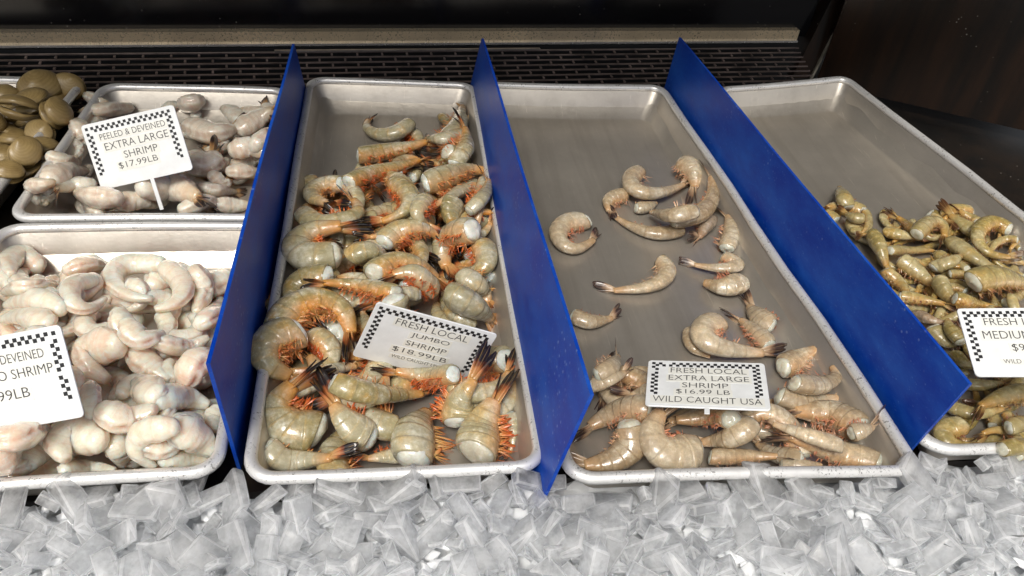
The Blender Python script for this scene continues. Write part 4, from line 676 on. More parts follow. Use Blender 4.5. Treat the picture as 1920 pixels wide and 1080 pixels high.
('B',0.0090,'','jumbo shrimp in the twelfth row back from its front rim, third from the left',[1242, 4240, -310, 1206, 4278, -314, 1172, 4327, -320, 1147, 4395, -327, 1132, 4475, -334, 1132, 4561, -340, 1146, 4637, -341, 1172, 4696, -338, 1206, 4733, -331, 1245, 4752, -323, 1286, 4759, -313]),
('B',0.0099,'','jumbo shrimp in the eleventh row back from its front rim, sixth from the left',[1866, 4320, -336, 1824, 4344, -332, 1779, 4352, -325, 1732, 4338, -312, 1683, 4303, -294, 1635, 4248, -271, 1590, 4187, -251, 1548, 4122, -238, 1513, 4055, -231, 1488, 3984, -230, 1473, 3913, -233]),
('B',0.0104,'','jumbo shrimp in the tenth row back from its front rim, first from the left',[541, 3342, -47, 519, 3485, -89, 482, 3639, -144, 433, 3776, -200, 379, 3871, -238, 325, 3922, -259, 273, 3926, -260, 226, 3882, -240, 185, 3813, -215, 151, 3728, -192, 125, 3637, -174]),
('B',0.0096,'','jumbo shrimp in the tenth row back from its front rim, third from the left',[746, 3559, -266, 750, 3617, -260, 745, 3672, -252, 730, 3724, -244, 707, 3758, -229, 679, 3772, -207, 648, 3766, -177, 616, 3736, -138, 584, 3673, -84, 551, 3611, -38, 518, 3559, -1]),
('B',0.0091,'','jumbo shrimp in the tenth row back from its front rim, fifth from the left',[838, 3578, -193, 878, 3652, -208, 923, 3711, -219, 972, 3759, -233, 1023, 3788, -243, 1076, 3797, -250, 1127, 3795, -258, 1178, 3787, -272, 1224, 3757, -280, 1264, 3708, -286, 1296, 3643, -290]),
('B',0.0110,'','jumbo shrimp in the tenth row back from its front rim, sixth from the left',[1358, 3819, -140, 1399, 3834, -140, 1441, 3852, -146, 1484, 3869, -160, 1527, 3894, -187, 1568, 3917, -220, 1606, 3917, -244, 1638, 3891, -259, 1662, 3839, -264, 1674, 3764, -259, 1676, 3680, -251]),
('B',0.0090,'','jumbo shrimp in the ninth row back from its front rim, tenth from the left',[1942, 3394, -276, 1917, 3428, -250, 1903, 3458, -214, 1908, 3477, -168, 1928, 3483, -119, 1960, 3479, -74, 2001, 3476, -42, 2046, 3473, -21, 2094, 3473, -13, 2142, 3465, -14, 2190, 3455, -19]),
('B',0.0098,'','jumbo shrimp in the eighth row back from its front rim, second from the left',[382, 3026, -259, 428, 3020, -232, 472, 3010, -195, 507, 3014, -156, 531, 3046, -128, 538, 3098, -108, 529, 3164, -98, 503, 3236, -98, 467, 3301, -101, 423, 3343, -101, 377, 3377, -102]),
('B',0.0102,'','jumbo shrimp in the eighth row back from its front rim, fourth from the left',[823, 2930, -92, 866, 2935, -94, 908, 2954, -99, 947, 2995, -106, 980, 3056, -117, 1002, 3148, -138, 1007, 3255, -162, 994, 3359, -184, 966, 3454, -207, 926, 3525, -228, 883, 3571, -238]),
('B',0.0113,'','jumbo shrimp in the ninth row back from its front rim, fifth from the left',[1532, 3500, -176, 1480, 3459, -159, 1431, 3413, -144, 1386, 3361, -138, 1348, 3317, -148, 1322, 3277, -171, 1309, 3240, -203, 1313, 3202, -236, 1333, 3153, -256, 1365, 3107, -266, 1402, 3061, -269]),
('B',0.0099,'','jumbo shrimp in the ninth row back from its front rim, ninth from the left',[1947, 3028, -283, 1952, 3104, -280, 1946, 3168, -269, 1928, 3227, -259, 1902, 3281, -250, 1869, 3327, -243, 1831, 3372, -243, 1791, 3431, -259, 1747, 3480, -276, 1701, 3517, -291, 1653, 3546, -305]),
('B',0.0102,'','jumbo shrimp in the sixth row back from its front rim, first from the left',[318, 2319, -238, 365, 2311, -222, 412, 2306, -202, 454, 2313, -183, 491, 2338, -168, 520, 2381, -158, 539, 2440, -153, 546, 2511, -151, 538, 2583, -148, 516, 2651, -146, 486, 2712, -143]),
('B',0.0103,'','jumbo shrimp in the sixth row back from its front rim, third from the left',[940, 2203, -139, 926, 2248, -123, 904, 2286, -106, 875, 2319, -93, 840, 2355, -89, 801, 2388, -91, 759, 2417, -96, 716, 2434, -99, 673, 2435, -97, 631, 2421, -90, 590, 2401, -82]),
('B',0.0106,'','jumbo shrimp in the seventh row back from its front rim, fifth from the left',[1255, 2275, -80, 1288, 2316, -88, 1320, 2375, -107, 1347, 2454, -132, 1368, 2550, -165, 1380, 2666, -208, 1381, 2773, -242, 1370, 2866, -266, 1350, 2948, -286, 1321, 3011, -299, 1289, 3056, -303]),
('B',0.0095,'','jumbo shrimp in the seventh row back from its front rim, seventh from the left',[1988, 2895, -355, 1991, 2810, -355, 1974, 2729, -355, 1937, 2664, -355, 1890, 2621, -358, 1839, 2599, -361, 1787, 2597, -366, 1736, 2613, -371, 1689, 2648, -377, 1651, 2704, -381, 1623, 2775, -385]),
('B',0.0113,'','jumbo shrimp in the fifth row back from its front rim, first from the left',[438, 2007, -86, 393, 1995, -110, 345, 1994, -136, 295, 1995, -152, 246, 1982, -147, 200, 1957, -122, 153, 1945, -99, 106, 1952, -85, 56, 1997, -94, 7, 2067, -115, -43, 2162, -149]),
('B',0.0101,'','jumbo shrimp in the fifth row back from its front rim, fifth from the left',[621, 2280, -102, 653, 2235, -123, 692, 2199, -142, 737, 2174, -159, 787, 2140, -157, 840, 2099, -139, 894, 2074, -125, 947, 2068, -117, 999, 2080, -115, 1049, 2117, -123, 1097, 2169, -136]),
('B',0.0106,'','jumbo shrimp in the fifth row back from its front rim, sixth from the left',[1156, 1978, -299, 1182, 2022, -290, 1196, 2063, -270, 1192, 2092, -237, 1171, 2100, -190, 1139, 2080, -132, 1100, 2057, -82, 1059, 2039, -50, 1016, 2031, -37, 973, 2022, -38, 931, 2019, -50]),
('B',0.0110,'','jumbo shrimp in the fifth row back from its front rim, eighth from the left',[1858, 2160, -344, 1822, 2111, -344, 1780, 2075, -344, 1735, 2058, -345, 1690, 2058, -347, 1646, 2074, -351, 1606, 2107, -357, 1573, 2157, -363, 1552, 2223, -369, 1551, 2297, -374, 1567, 2370, -378]),
('B',0.0109,'','jumbo shrimp in the fourth row back from its front rim, second from the left',[373, 1667, -146, 425, 1645, -141, 474, 1617, -138, 518, 1578, -143, 551, 1537, -159, 569, 1496, -186, 568, 1460, -222, 547, 1435, -263, 512, 1417, -297, 467, 1408, -323, 420, 1398, -339]),
('B',0.0096,'','jumbo shrimp in the fourth row back from its front rim, third from the left',[739, 2001, -307, 798, 1972, -287, 855, 1921, -258, 906, 1838, -220, 945, 1732, -178, 966, 1632, -155, 960, 1547, -149, 932, 1492, -159, 890, 1472, -185, 839, 1480, -217, 785, 1489, -240]),
('B',0.0114,'','jumbo shrimp in the third row back from its front rim, second from the left',[260, 1108, -313, 302, 1125, -314, 343, 1149, -316, 380, 1180, -313, 411, 1217, -306, 435, 1258, -292, 448, 1301, -273, 449, 1342, -247, 436, 1386, -225, 410, 1428, -208, 377, 1468, -196]),
('B',0.0115,'','jumbo shrimp in the second row back from its front rim, second from the left',[669, 971, -53, 703, 911, -48, 744, 863, -43, 791, 841, -49, 839, 846, -68, 887, 878, -102, 935, 928, -140, 979, 993, -179, 1016, 1058, -199, 1039, 1128, -206, 1045, 1196, -201]),
('B',0.0121,'','jumbo shrimp in the third row back from its front rim, fifth from the left',[1171, 1105, -318, 1187, 1173, -316, 1217, 1231, -313, 1259, 1277, -310, 1308, 1310, -309, 1362, 1331, -309, 1417, 1343, -314, 1473, 1345, -322, 1528, 1335, -330, 1577, 1308, -338, 1622, 1270, -344]),
('B',0.0105,'','jumbo shrimp in the second row back from its front rim, sixth from the left',[1597, 1071, -129, 1638, 1008, -124, 1686, 959, -119, 1741, 926, -114, 1799, 911, -112, 1860, 911, -112, 1921, 927, -114, 1981, 959, -117, 2037, 1005, -118, 2083, 1068, -118, 2118, 1145, -119]),
('B',0.0076,'','jumbo shrimp in the sixteenth row back from its front rim, first from the left',[1812, 6247, -348, 1833, 6153, -342, 1863, 6069, -331, 1900, 6002, -318, 1942, 5949, -302, 1985, 5909, -283, 2030, 5893, -266, 2074, 5900, -252, 2115, 5925, -238, 2150, 5976, -226, 2177, 6052, -219]),
('B',0.0091,'','jumbo shrimp in the fifteenth row back from its front rim, second from the left',[1253, 5809, -356, 1291, 5814, -356, 1328, 5814, -356, 1365, 5801, -356, 1400, 5779, -358, 1432, 5746, -361, 1458, 5704, -366, 1478, 5651, -371, 1488, 5588, -375, 1486, 5521, -379, 1474, 5454, -382]),
('B',0.0075,'','jumbo shrimp in the fourteenth row back from its front rim, fourth from the left',[1619, 5411, -285, 1659, 5435, -277, 1700, 5443, -264, 1741, 5431, -247, 1782, 5405, -228, 1822, 5368, -207, 1862, 5333, -194, 1901, 5303, -189, 1939, 5276, -192, 1974, 5245, -199, 2005, 5208, -208]),
('B',0.0078,'','jumbo shrimp in the thirteenth row back from its front rim, first from the left',[1046, 5232, -367, 998, 5212, -366, 950, 5188, -367, 903, 5155, -367, 860, 5116, -369, 818, 5070, -372, 781, 5017, -375, 747, 4958, -379, 719, 4891, -383, 698, 4815, -387, 683, 4735, -389]),
('B',0.0084,'','jumbo shrimp in the thirteenth row back from its front rim, second from the left',[1189, 4520, -199, 1176, 4605, -211, 1174, 4706, -229, 1187, 4810, -250, 1212, 4906, -272, 1244, 4973, -284, 1280, 5010, -287, 1319, 5014, -279, 1358, 4999, -267, 1396, 4965, -253, 1433, 4928, -244]),
('B',0.0078,'','jumbo shrimp in the thirteenth row back from its front rim, fourth from the left',[1774, 4441, -232, 1776, 4544, -254, 1773, 4647, -276, 1762, 4742, -296, 1745, 4815, -305, 1721, 4865, -303, 1692, 4894, -293, 1660, 4912, -280, 1627, 4933, -273, 1591, 4951, -270, 1555, 4971, -270]),
('B',0.0091,'','jumbo shrimp in the tenth row back from its front rim, fourth from the left',[713, 3592, -74, 729, 3636, -62, 737, 3681, -48, 735, 3726, -33, 722, 3786, -29, 700, 3859, -38, 670, 3945, -61, 634, 4041, -96, 594, 4141, -141, 552, 4218, -177, 510, 4276, -205]),
('B',0.0075,'','jumbo shrimp in the eleventh row back from its front rim, fourth from the left',[1212, 3662, -228, 1200, 3695, -204, 1192, 3731, -180, 1193, 3777, -163, 1199, 3839, -156, 1213, 3925, -166, 1233, 4033, -193, 1258, 4150, -228, 1289, 4256, -260, 1324, 4353, -289, 1360, 4432, -309]),
('B',0.0082,'','jumbo shrimp in the tenth row back from its front rim, seventh from the left',[1710, 4242, -193, 1744, 4212, -203, 1769, 4168, -212, 1778, 4096, -212, 1767, 3998, -198, 1740, 3906, -180, 1704, 3830, -162, 1664, 3774, -146, 1622, 3746, -139, 1581, 3746, -139, 1541, 3757, -140]),
('B',0.0086,'','jumbo shrimp in the ninth row back from its front rim, third from the left',[925, 3491, -98, 886, 3472, -109, 846, 3456, -118, 804, 3441, -121, 762, 3415, -110, 722, 3369, -80, 682, 3325, -45, 643, 3288, -11, 604, 3264, 19, 567, 3262, 41, 529, 3284, 49]),
('B',0.0080,'','jumbo shrimp in the eighth row back from its front rim, fifth from the left',[1199, 3610, -124, 1193, 3529, -124, 1180, 3444, -119, 1157, 3359, -107, 1128, 3273, -89, 1094, 3184, -61, 1057, 3105, -33, 1018, 3042, -11, 977, 2997, 6, 935, 2969, 16, 893, 2957, 19]),
('B',0.0084,'','jumbo shrimp in the ninth row back from its front rim, sixth from the left',[1312, 3706, -29, 1297, 3605, -21, 1294, 3501, -12, 1306, 3403, -4, 1330, 3328, -4, 1364, 3279, -14, 1405, 3263, -40, 1451, 3280, -79, 1503, 3321, -127, 1557, 3369, -170, 1612, 3412, -205]),
('B',0.0085,'','jumbo shrimp in the eighth row back from its front rim, ninth from the left',[1722, 3288, -250, 1769, 3231, -222, 1816, 3170, -185, 1864, 3128, -153, 1915, 3117, -135, 1967, 3133, -131, 2019, 3168, -132, 2070, 3221, -137, 2114, 3263, -125, 2150, 3311, -108, 2179, 3364, -88]),
('B',0.0086,'','jumbo shrimp in the eighth row back from its front rim, first from the left',[207, 2751, -241, 183, 2829, -240, 171, 2918, -242, 177, 3003, -242, 199, 3076, -240, 235, 3123, -228, 281, 3138, -203, 335, 3116, -162, 392, 3075, -118, 450, 3024, -79, 506, 2978, -50]),
('B',0.0096,'','jumbo shrimp in the seventh row back from its front rim, fourth from the left',[746, 2826, -24, 772, 2771, -33, 803, 2731, -48, 839, 2709, -68, 879, 2700, -92, 922, 2711, -124, 966, 2739, -163, 1012, 2777, -203, 1060, 2824, -243, 1108, 2874, -278, 1157, 2915, -302]),
('B',0.0087,'','jumbo shrimp in the seventh row back from its front rim, sixth from the left',[1294, 3131, -123, 1325, 3096, -128, 1354, 3057, -132, 1377, 3007, -134, 1395, 2943, -128, 1407, 2867, -116, 1412, 2781, -98, 1410, 2691, -78, 1401, 2604, -57, 1386, 2526, -41, 1367, 2458, -30]),
('B',0.0082,'','jumbo shrimp in the seventh row back from its front rim, eighth from the left',[2108, 2602, -231, 2098, 2668, -227, 2074, 2722, -221, 2039, 2768, -221, 1998, 2809, -229, 1954, 2846, -245, 1909, 2878, -270, 1864, 2905, -302, 1820, 2910, -329, 1780, 2889, -350, 1745, 2847, -364]),
('B',0.0082,'','jumbo shrimp in the fifth row back from its front rim, seventh from the left',[1354, 2111, -38, 1313, 2105, -20, 1272, 2089, 2, 1230, 2059, 25, 1189, 2029, 40, 1151, 2010, 37, 1117, 2002, 14, 1089, 2000, -24, 1070, 2004, -76, 1064, 1996, -123, 1069, 1975, -160]),
('B',0.0098,'','jumbo shrimp in the sixth row back from its front rim, seventh from the left',[1869, 1966, -253, 1826, 1969, -233, 1785, 1976, -213, 1749, 1998, -200, 1717, 2041, -201, 1691, 2108, -217, 1671, 2196, -247, 1657, 2296, -280, 1649, 2393, -306, 1649, 2485, -324, 1655, 2571, -335]),
('UA',0.0068,'','tail-on peeled shrimp in the seventh row back from its front rim, third from the left',[-1629, 6097, -207, -1654, 6086, -213, -1680, 6080, -223, -1706, 6075, -237, -1731, 6071, -254, -1755, 6067, -273, -1777, 6064, -295, -1797, 6057, -318, -1812, 6045, -340, -1821, 6022, -358, -1823, 5987, -371]),
('UA',0.0068,'','tail-on peeled shrimp in the seventh row back from its front rim, fifth from the left',[-1375, 5983, -345, -1374, 6009, -333, -1374, 6027, -316, -1376, 6036, -295, -1381, 6042, -273, -1388, 6046, -251, -1399, 6050, -232, -1412, 6054, -215, -1427, 6057, -199, -1444, 6063, -188, -1464, 6073, -180]),
('UA',0.0067,'','tail-on peeled shrimp in the sixth row back from its front rim, first from the left',[-2388, 5696, -194, -2403, 5662, -185, -2415, 5621, -174, -2424, 5572, -163, -2432, 5525, -156, -2438, 5478, -151, -2445, 5437, -153, -2450, 5400, -159, -2453, 5365, -169, -2449, 5326, -178, -2441, 5287, -187]),
('UA',0.0078,'','tail-on peeled shrimp in the sixth row back from its front rim, second from the left',[-1498, 5799, -367, -1481, 5749, -367, -1461, 5706, -367, -1437, 5674, -368, -1412, 5653, -369, -1388, 5643, -372, -1364, 5644, -376, -1342, 5654, -381, -1322, 5672, -385, -1305, 5699, -389, -1289, 5731, -392]),
('UA',0.0081,'','tail-on peeled shrimp in the seventh row back from its front rim, sixth from the left',[-917, 5576, -365, -926, 5638, -365, -943, 5698, -365, -968, 5752, -366, -997, 5797, -367, -1030, 5835, -370, -1063, 5864, -374, -1097, 5884, -379, -1130, 5894, -384, -1161, 5892, -388, -1190, 5881, -391]),
('UA',0.0065,'','tail-on peeled shrimp in the fourth row back from its front rim, first from the left',[-2507, 4895, -82, -2488, 4897, -97, -2471, 4900, -115, -2458, 4897, -138, -2448, 4883, -159, -2442, 4858, -176, -2440, 4822, -186, -2444, 4784, -191, -2453, 4745, -191, -2466, 4714, -188, -2482, 4688, -185]),
('UA',0.0085,'','tail-on peeled shrimp in the fifth row back from its front rim, second from the left',[-915, 5390, -347, -924, 5342, -344, -938, 5300, -341, -955, 5267, -339, -976, 5246, -340, -1001, 5237, -345, -1028, 5239, -351, -1058, 5250, -360, -1088, 5267, -368, -1118, 5289, -375, -1148, 5311, -379]),
('UA',0.0083,'','tail-on peeled shrimp in the fourth row back from its front rim, fourth from the left',[-432, 4965, -301, -442, 4990, -283, -456, 5000, -261, -475, 4999, -237, -497, 4998, -219, -522, 4999, -207, -550, 5004, -202, -580, 5010, -203, -609, 5012, -206, -636, 5004, -209, -662, 4990, -212]),
('UA',0.0071,'','tail-on peeled shrimp in the third row back from its front rim, first from the left',[-2478, 4085, -66, -2472, 4109, -48, -2481, 4151, -41, -2507, 4211, -46, -2547, 4287, -64, -2605, 4389, -102, -2681, 4519, -162, -2747, 4616, -207, -2801, 4679, -235, -2845, 4717, -253, -2879, 4729, -258]),
('UA',0.0067,'','tail-on peeled shrimp in the third row back from its front rim, third from the left',[-2343, 4786, -351, -2355, 4755, -349, -2364, 4721, -349, -2368, 4682, -349, -2367, 4642, -353, -2359, 4602, -358, -2346, 4566, -365, -2327, 4533, -370, -2305, 4504, -374, -2280, 4481, -377, -2253, 4460, -378]),
('UA',0.0078,'','tail-on peeled shrimp in the third row back from its front rim, seventh from the left',[-629, 4815, -340, -612, 4762, -342, -603, 4708, -345, -606, 4657, -348, -620, 4615, -351, -641, 4583, -354, -665, 4557, -353, -692, 4539, -349, -719, 4526, -343, -747, 4524, -335, -776, 4529, -328]),
('UA',0.0080,'','tail-on peeled shrimp in the first row back from its front rim, second from the left',[-2467, 3920, -44, -2455, 3909, -61, -2449, 3902, -83, -2453, 3899, -111, -2461, 3889, -133, -2472, 3873, -149, -2484, 3852, -156, -2496, 3827, -157, -2507, 3799, -150, -2522, 3779, -143, -2539, 3765, -137]),
('UA',0.0073,'','tail-on peeled shrimp in the first row back from its front rim, fifth from the left',[-1902, 3624, -173, -1946, 3682, -194, -1992, 3746, -218, -2038, 3816, -242, -2075, 3870, -253, -2102, 3908, -249, -2122, 3939, -238, -2139, 3971, -224, -2154, 4006, -212, -2169, 4053, -206, -2185, 4110, -206]),
('UA',0.0084,'','tail-on peeled shrimp in the second row back from its front rim, third from the left',[-1360, 4069, -294, -1384, 4046, -294, -1409, 4025, -292, -1434, 4004, -287, -1457, 3980, -276, -1480, 3956, -261, -1504, 3938, -248, -1530, 3927, -236, -1558, 3926, -227, -1588, 3936, -222, -1621, 3956, -221]),
('UA',0.0087,'','tail-on peeled shrimp in the second row back from its front rim, fourth from the left',[-992, 4269, -289, -1010, 4219, -274, -1023, 4155, -257, -1026, 4077, -238, -1020, 3999, -224, -1005, 3931, -218, -986, 3888, -224, -964, 3870, -242, -943, 3875, -267, -919, 3892, -291, -894, 3910, -312]),
('B',0.0114,'','curled jumbo shrimp lying clear of the heap near the back wall of its tray',[1345, 5775, -228, 1288, 5708, -245, 1230, 5653, -266, 1165, 5630, -289, 1095, 5633, -307, 1023, 5648, -321, 951, 5674, -332, 882, 5724, -339, 818, 5808, -346, 784, 5939, -351, 813, 6085, -356]),
('B',0.0135,'L2.4','jumbo shrimp propped on the right wall with red tail reaching above the rim',[1764, 5105, -80, 1805, 5166, -76, 1847, 5230, -75, 1890, 5304, -78, 1931, 5416, -95, 1966, 5561, -123, 1995, 5720, -154, 2020, 5886, -185, 2045, 6063, -220, 2067, 6224, -245, 2090, 6370, -261]),
('B',0.0101,'','brown jumbo shrimp lying below the one propped on the right wall',[1968, 5202, -40, 1925, 5164, -33, 1881, 5117, -22, 1837, 5062, -5, 1793, 5009, 12, 1751, 4985, 17, 1711, 4998, 5, 1673, 5053, -27, 1638, 5148, -80, 1601, 5247, -136, 1563, 5325, -181]),
('B',0.0121,'','jumbo shrimp with white cut end pointing left, rearmost on the left of heap',[720, 4942, -218, 802, 4980, -228, 886, 5013, -235, 969, 5046, -239, 1053, 5074, -236, 1137, 5095, -227, 1222, 5100, -207, 1306, 5107, -188, 1389, 5120, -169, 1473, 5147, -155, 1557, 5178, -142]),
('B',0.0128,'','jumbo shrimp with pale cut end tucked against the right wall behind the heap',[1770, 4612, 58, 1809, 4622, 34, 1852, 4660, -6, 1897, 4720, -58, 1942, 4786, -118, 1983, 4845, -182, 1997, 4853, -233, 1986, 4836, -270, 1965, 4805, -296, 1942, 4756, -310, 1920, 4689, -313]),
('B',0.0108,'','pale slender jumbo shrimp along the back edge of the heap',[656, 3930, 46, 725, 4043, 15, 796, 4164, -19, 872, 4278, -55, 952, 4373, -87, 1036, 4442, -108, 1121, 4494, -120, 1206, 4561, -135, 1292, 4649, -157, 1378, 4734, -173, 1466, 4819, -189]),
('B',0.0106,'','jumbo shrimp belly up showing long red legs near the back of heap',[1270, 4004, -63, 1239, 4067, -73, 1209, 4143, -89, 1178, 4227, -110, 1145, 4307, -130, 1108, 4375, -150, 1066, 4418, -170, 1024, 4421, -184, 984, 4401, -193, 946, 4373, -199, 907, 4346, -202]),
('B',0.0093,'L1.4','narrow jumbo shrimp with orange tail pointing down left near right wall',[2102, 4402, -258, 2046, 4340, -247, 1987, 4261, -227, 1928, 4165, -193, 1868, 4045, -145, 1810, 3931, -101, 1756, 3834, -69, 1706, 3760, -53, 1659, 3711, -54, 1613, 3680, -67, 1567, 3653, -82]),
('B',0.0091,'L2','brown jumbo shrimp standing along the right wall with scaly orange tail',[2175, 4200, -90, 2158, 4101, -88, 2139, 3989, -78, 2118, 3865, -57, 2095, 3724, -25, 2073, 3588, 6, 2055, 3480, 20, 2042, 3408, 11, 2033, 3371, -23, 2027, 3347, -66, 2019, 3319, -106]),
('B',0.0112,'L2','jumbo shrimp climbing the right wall with its tail up, below the red tailed one',[1852, 4469, -7, 1880, 4506, 13, 1909, 4536, 36, 1940, 4585, 49, 1968, 4642, 59, 1994, 4729, 56, 2012, 4843, 42, 2023, 4963, 26, 2025, 5038, 37, 2026, 5112, 48, 2028, 5182, 62]),
('B',0.0089,'wL1.9','jumbo shrimp with spread black tail lying over the right rim',[1938, 3369, 68, 1966, 3391, 88, 1995, 3411, 108, 2025, 3434, 126, 2056, 3474, 133, 2088, 3535, 129, 2121, 3618, 113, 2149, 3716, 92, 2172, 3822, 70, 2191, 3926, 52, 2211, 4023, 39]),
('B',0.0152,'L1.3','jumbo shrimp with round white cut end, its black tail hanging over right rim',[1512, 4068, -51, 1578, 4107, -46, 1643, 4145, -40, 1710, 4184, -36, 1778, 4231, -37, 1848, 4288, -44, 1919, 4349, -53, 1992, 4403, -64, 2066, 4435, -74, 2138, 4434, -80, 2208, 4423, -82]),
('B',0.0114,'','grey jumbo shrimp with red legs at the left edge of the heap',[556, 4107, -90, 488, 4132, -114, 420, 4152, -133, 353, 4160, -149, 292, 4132, -160, 246, 4037, -145, 225, 3897, -119, 282, 3789, -93, 350, 3699, -55, 418, 3615, -17, 483, 3546, 8]),
('B',0.0116,'','brown jumbo shrimp hooked around a patch of bright red legs',[1139, 3919, 39, 1195, 3821, 59, 1251, 3719, 84, 1298, 3607, 106, 1309, 3476, 118, 1286, 3365, 118, 1247, 3294, 103, 1194, 3268, 76, 1134, 3264, 49, 1073, 3261, 26, 1012, 3248, 8]),
('B',0.0124,'','tan jumbo shrimp curled round orange legs against the left wall',[213, 3425, -34, 274, 3301, -19, 343, 3191, 2, 423, 3152, 27, 500, 3150, 47, 574, 3168, 60, 646, 3200, 67, 717, 3250, 66, 781, 3330, 60, 766, 3459, 54, 707, 3568, 50]),
('B',0.0137,'r60','amber jumbo shrimp with glossy bulb behind the banded one',[1804, 3692, -49, 1791, 3647, -52, 1778, 3606, -57, 1765, 3568, -65, 1756, 3532, -74, 1752, 3497, -85, 1755, 3461, -95, 1760, 3423, -102, 1768, 3383, -107, 1775, 3340, -110, 1781, 3295, -111]),
('B',0.0109,'','small pale jumbo shrimp curved left in the middle of the heap',[1488, 3521, 98, 1461, 3438, 120, 1433, 3356, 144, 1406, 3281, 163, 1384, 3227, 165, 1375, 3189, 150, 1388, 3172, 123, 1411, 3175, 87, 1437, 3181, 52, 1463, 3177, 25, 1487, 3158, 7]),
('B',0.0123,'','greenish pale jumbo shrimp with its back up in mid heap',[1045, 2917, -22, 1089, 2976, -17, 1134, 3034, -9, 1184, 3068, 8, 1241, 3067, 33, 1300, 3067, 47, 1360, 3079, 45, 1421, 3099, 29, 1482, 3127, -10, 1536, 3136, -55, 1590, 3134, -93]),
('B',0.0124,'','short tan jumbo shrimp right of the white bellied one',[714, 2636, 24, 752, 2627, 48, 788, 2622, 70, 824, 2619, 89, 862, 2625, 96, 900, 2636, 89, 936, 2655, 64, 972, 2675, 29, 1006, 2700, -11, 1041, 2718, -47, 1077, 2730, -77]),
('B',0.0174,'','large white bellied jumbo shrimp hooked against the left wall in mid heap',[560, 2654, 24, 468, 2637, 15, 377, 2624, 2, 283, 2636, -5, 203, 2720, 0, 188, 2847, 16, 248, 2932, 41, 328, 2973, 75, 422, 2976, 105, 518, 2970, 126, 613, 2975, 140]),
('B',0.0123,'','grey jumbo shrimp curled against the right wall beside the banded one',[2029, 2983, -91, 2043, 2891, -83, 2059, 2807, -78, 2070, 2729, -79, 2059, 2660, -90, 2027, 2619, -112, 1989, 2609, -148, 1946, 2620, -186, 1900, 2673, -226, 1858, 2744, -259, 1813, 2804, -284]),
('B',0.0164,'','banded jumbo shrimp with white cut end and orange legs by right wall',[1934, 2985, 86, 1879, 3011, 55, 1825, 3055, 13, 1772, 3106, -42, 1724, 3134, -99, 1683, 3134, -153, 1655, 3106, -199, 1646, 3058, -239, 1656, 2997, -267, 1670, 2926, -285, 1682, 2846, -296]),
('B',0.0128,'','brown jumbo shrimp with black tail tips arched across the centre',[947, 2284, 92, 1004, 2352, 77, 1062, 2423, 62, 1123, 2480, 52, 1189, 2499, 53, 1257, 2494, 51, 1323, 2491, 35, 1389, 2500, 1, 1452, 2520, -57, 1507, 2526, -119, 1562, 2518, -170]),
('B',0.0120,'','jumbo shrimp with white cut end and red legs behind the card',[1508, 2297, -123, 1473, 2299, -85, 1439, 2289, -36, 1405, 2274, 18, 1370, 2270, 59, 1333, 2276, 86, 1291, 2281, 99, 1247, 2281, 100, 1203, 2272, 97, 1160, 2260, 94, 1117, 2249, 94]),
('B',0.0132,'','pale jumbo shrimp bent against the left wall below the white bellied one',[502, 2256, 65, 446, 2253, 56, 387, 2264, 37, 329, 2278, 13, 275, 2271, -8, 235, 2230, -23, 209, 2173, -40, 200, 2097, -47, 215, 2020, -54, 246, 1954, -64, 276, 1892, -76]),
('B',0.0091,'L1.5','thin olive jumbo shrimp lying straight with brown tail pointing left',[1144, 1925, 143, 1079, 1961, 130, 1013, 2005, 112, 947, 2053, 90, 880, 2100, 67, 812, 2136, 53, 745, 2157, 50, 678, 2163, 59, 613, 2155, 76, 548, 2136, 96, 483, 2121, 112]),
('B',0.0116,'','jumbo shrimp under the smooth olive one along the right wall',[1833, 2462, -98, 1862, 2425, -93, 1892, 2398, -96, 1924, 2383, -108, 1956, 2379, -131, 1989, 2386, -166, 2019, 2395, -209, 2040, 2390, -248, 2052, 2370, -278, 2060, 2338, -298, 2068, 2295, -309]),
('B',0.0145,'','jumbo shrimp with big white cut end bulging over the card top',[1110, 1771, 200, 1115, 1752, 170, 1120, 1750, 125, 1125, 1761, 67, 1132, 1775, 8, 1140, 1791, -54, 1152, 1808, -116, 1167, 1818, -172, 1183, 1822, -220, 1200, 1813, -257, 1216, 1790, -281]),
('B',0.0160,'r50','smooth olive jumbo shrimp with broad back touching the card top right',[1666, 2060, 9, 1703, 2028, 9, 1740, 2000, 8, 1778, 1974, 3, 1815, 1952, -7, 1853, 1945, -32, 1892, 1948, -68, 1933, 1961, -114, 1974, 1981, -168, 2016, 1994, -216, 2055, 1992, -250]),
('B',0.0157,'','big jumbo shrimp ringed round bushy orange legs left of the card',[130, 1621, -6, 162, 1719, 13, 209, 1800, 37, 283, 1849, 58, 362, 1894, 67, 448, 1929, 63, 536, 1930, 42, 618, 1905, 7, 686, 1850, -29, 716, 1751, -60, 733, 1642, -83]),
('B',0.0166,'','fat olive jumbo shrimp pressed to the left wall above the front corner',[303, 1537, 31, 240, 1509, 36, 177, 1484, 42, 117, 1450, 47, 70, 1396, 43, 50, 1323, 29, 52, 1250, 6, 86, 1200, -24, 140, 1186, -62, 198, 1175, -92, 257, 1152, -113]),
('B',0.0074,'L1.6','jumbo shrimp whose red tail sticks up left of the card',[1000, 1481, -35, 983, 1516, -33, 966, 1552, -32, 948, 1591, -35, 931, 1635, -41, 913, 1685, -53, 897, 1743, -69, 881, 1805, -88, 866, 1868, -108, 852, 1930, -124, 838, 1986, -136]),
('B',0.0141,'','jumbo shrimp with glossy white cut end facing out right of the card',[2124, 1363, -189, 2096, 1385, -205, 2068, 1411, -227, 2041, 1442, -253, 2013, 1475, -278, 1986, 1507, -300, 1958, 1539, -317, 1931, 1570, -331, 1903, 1599, -341, 1875, 1624, -349, 1846, 1648, -354]),
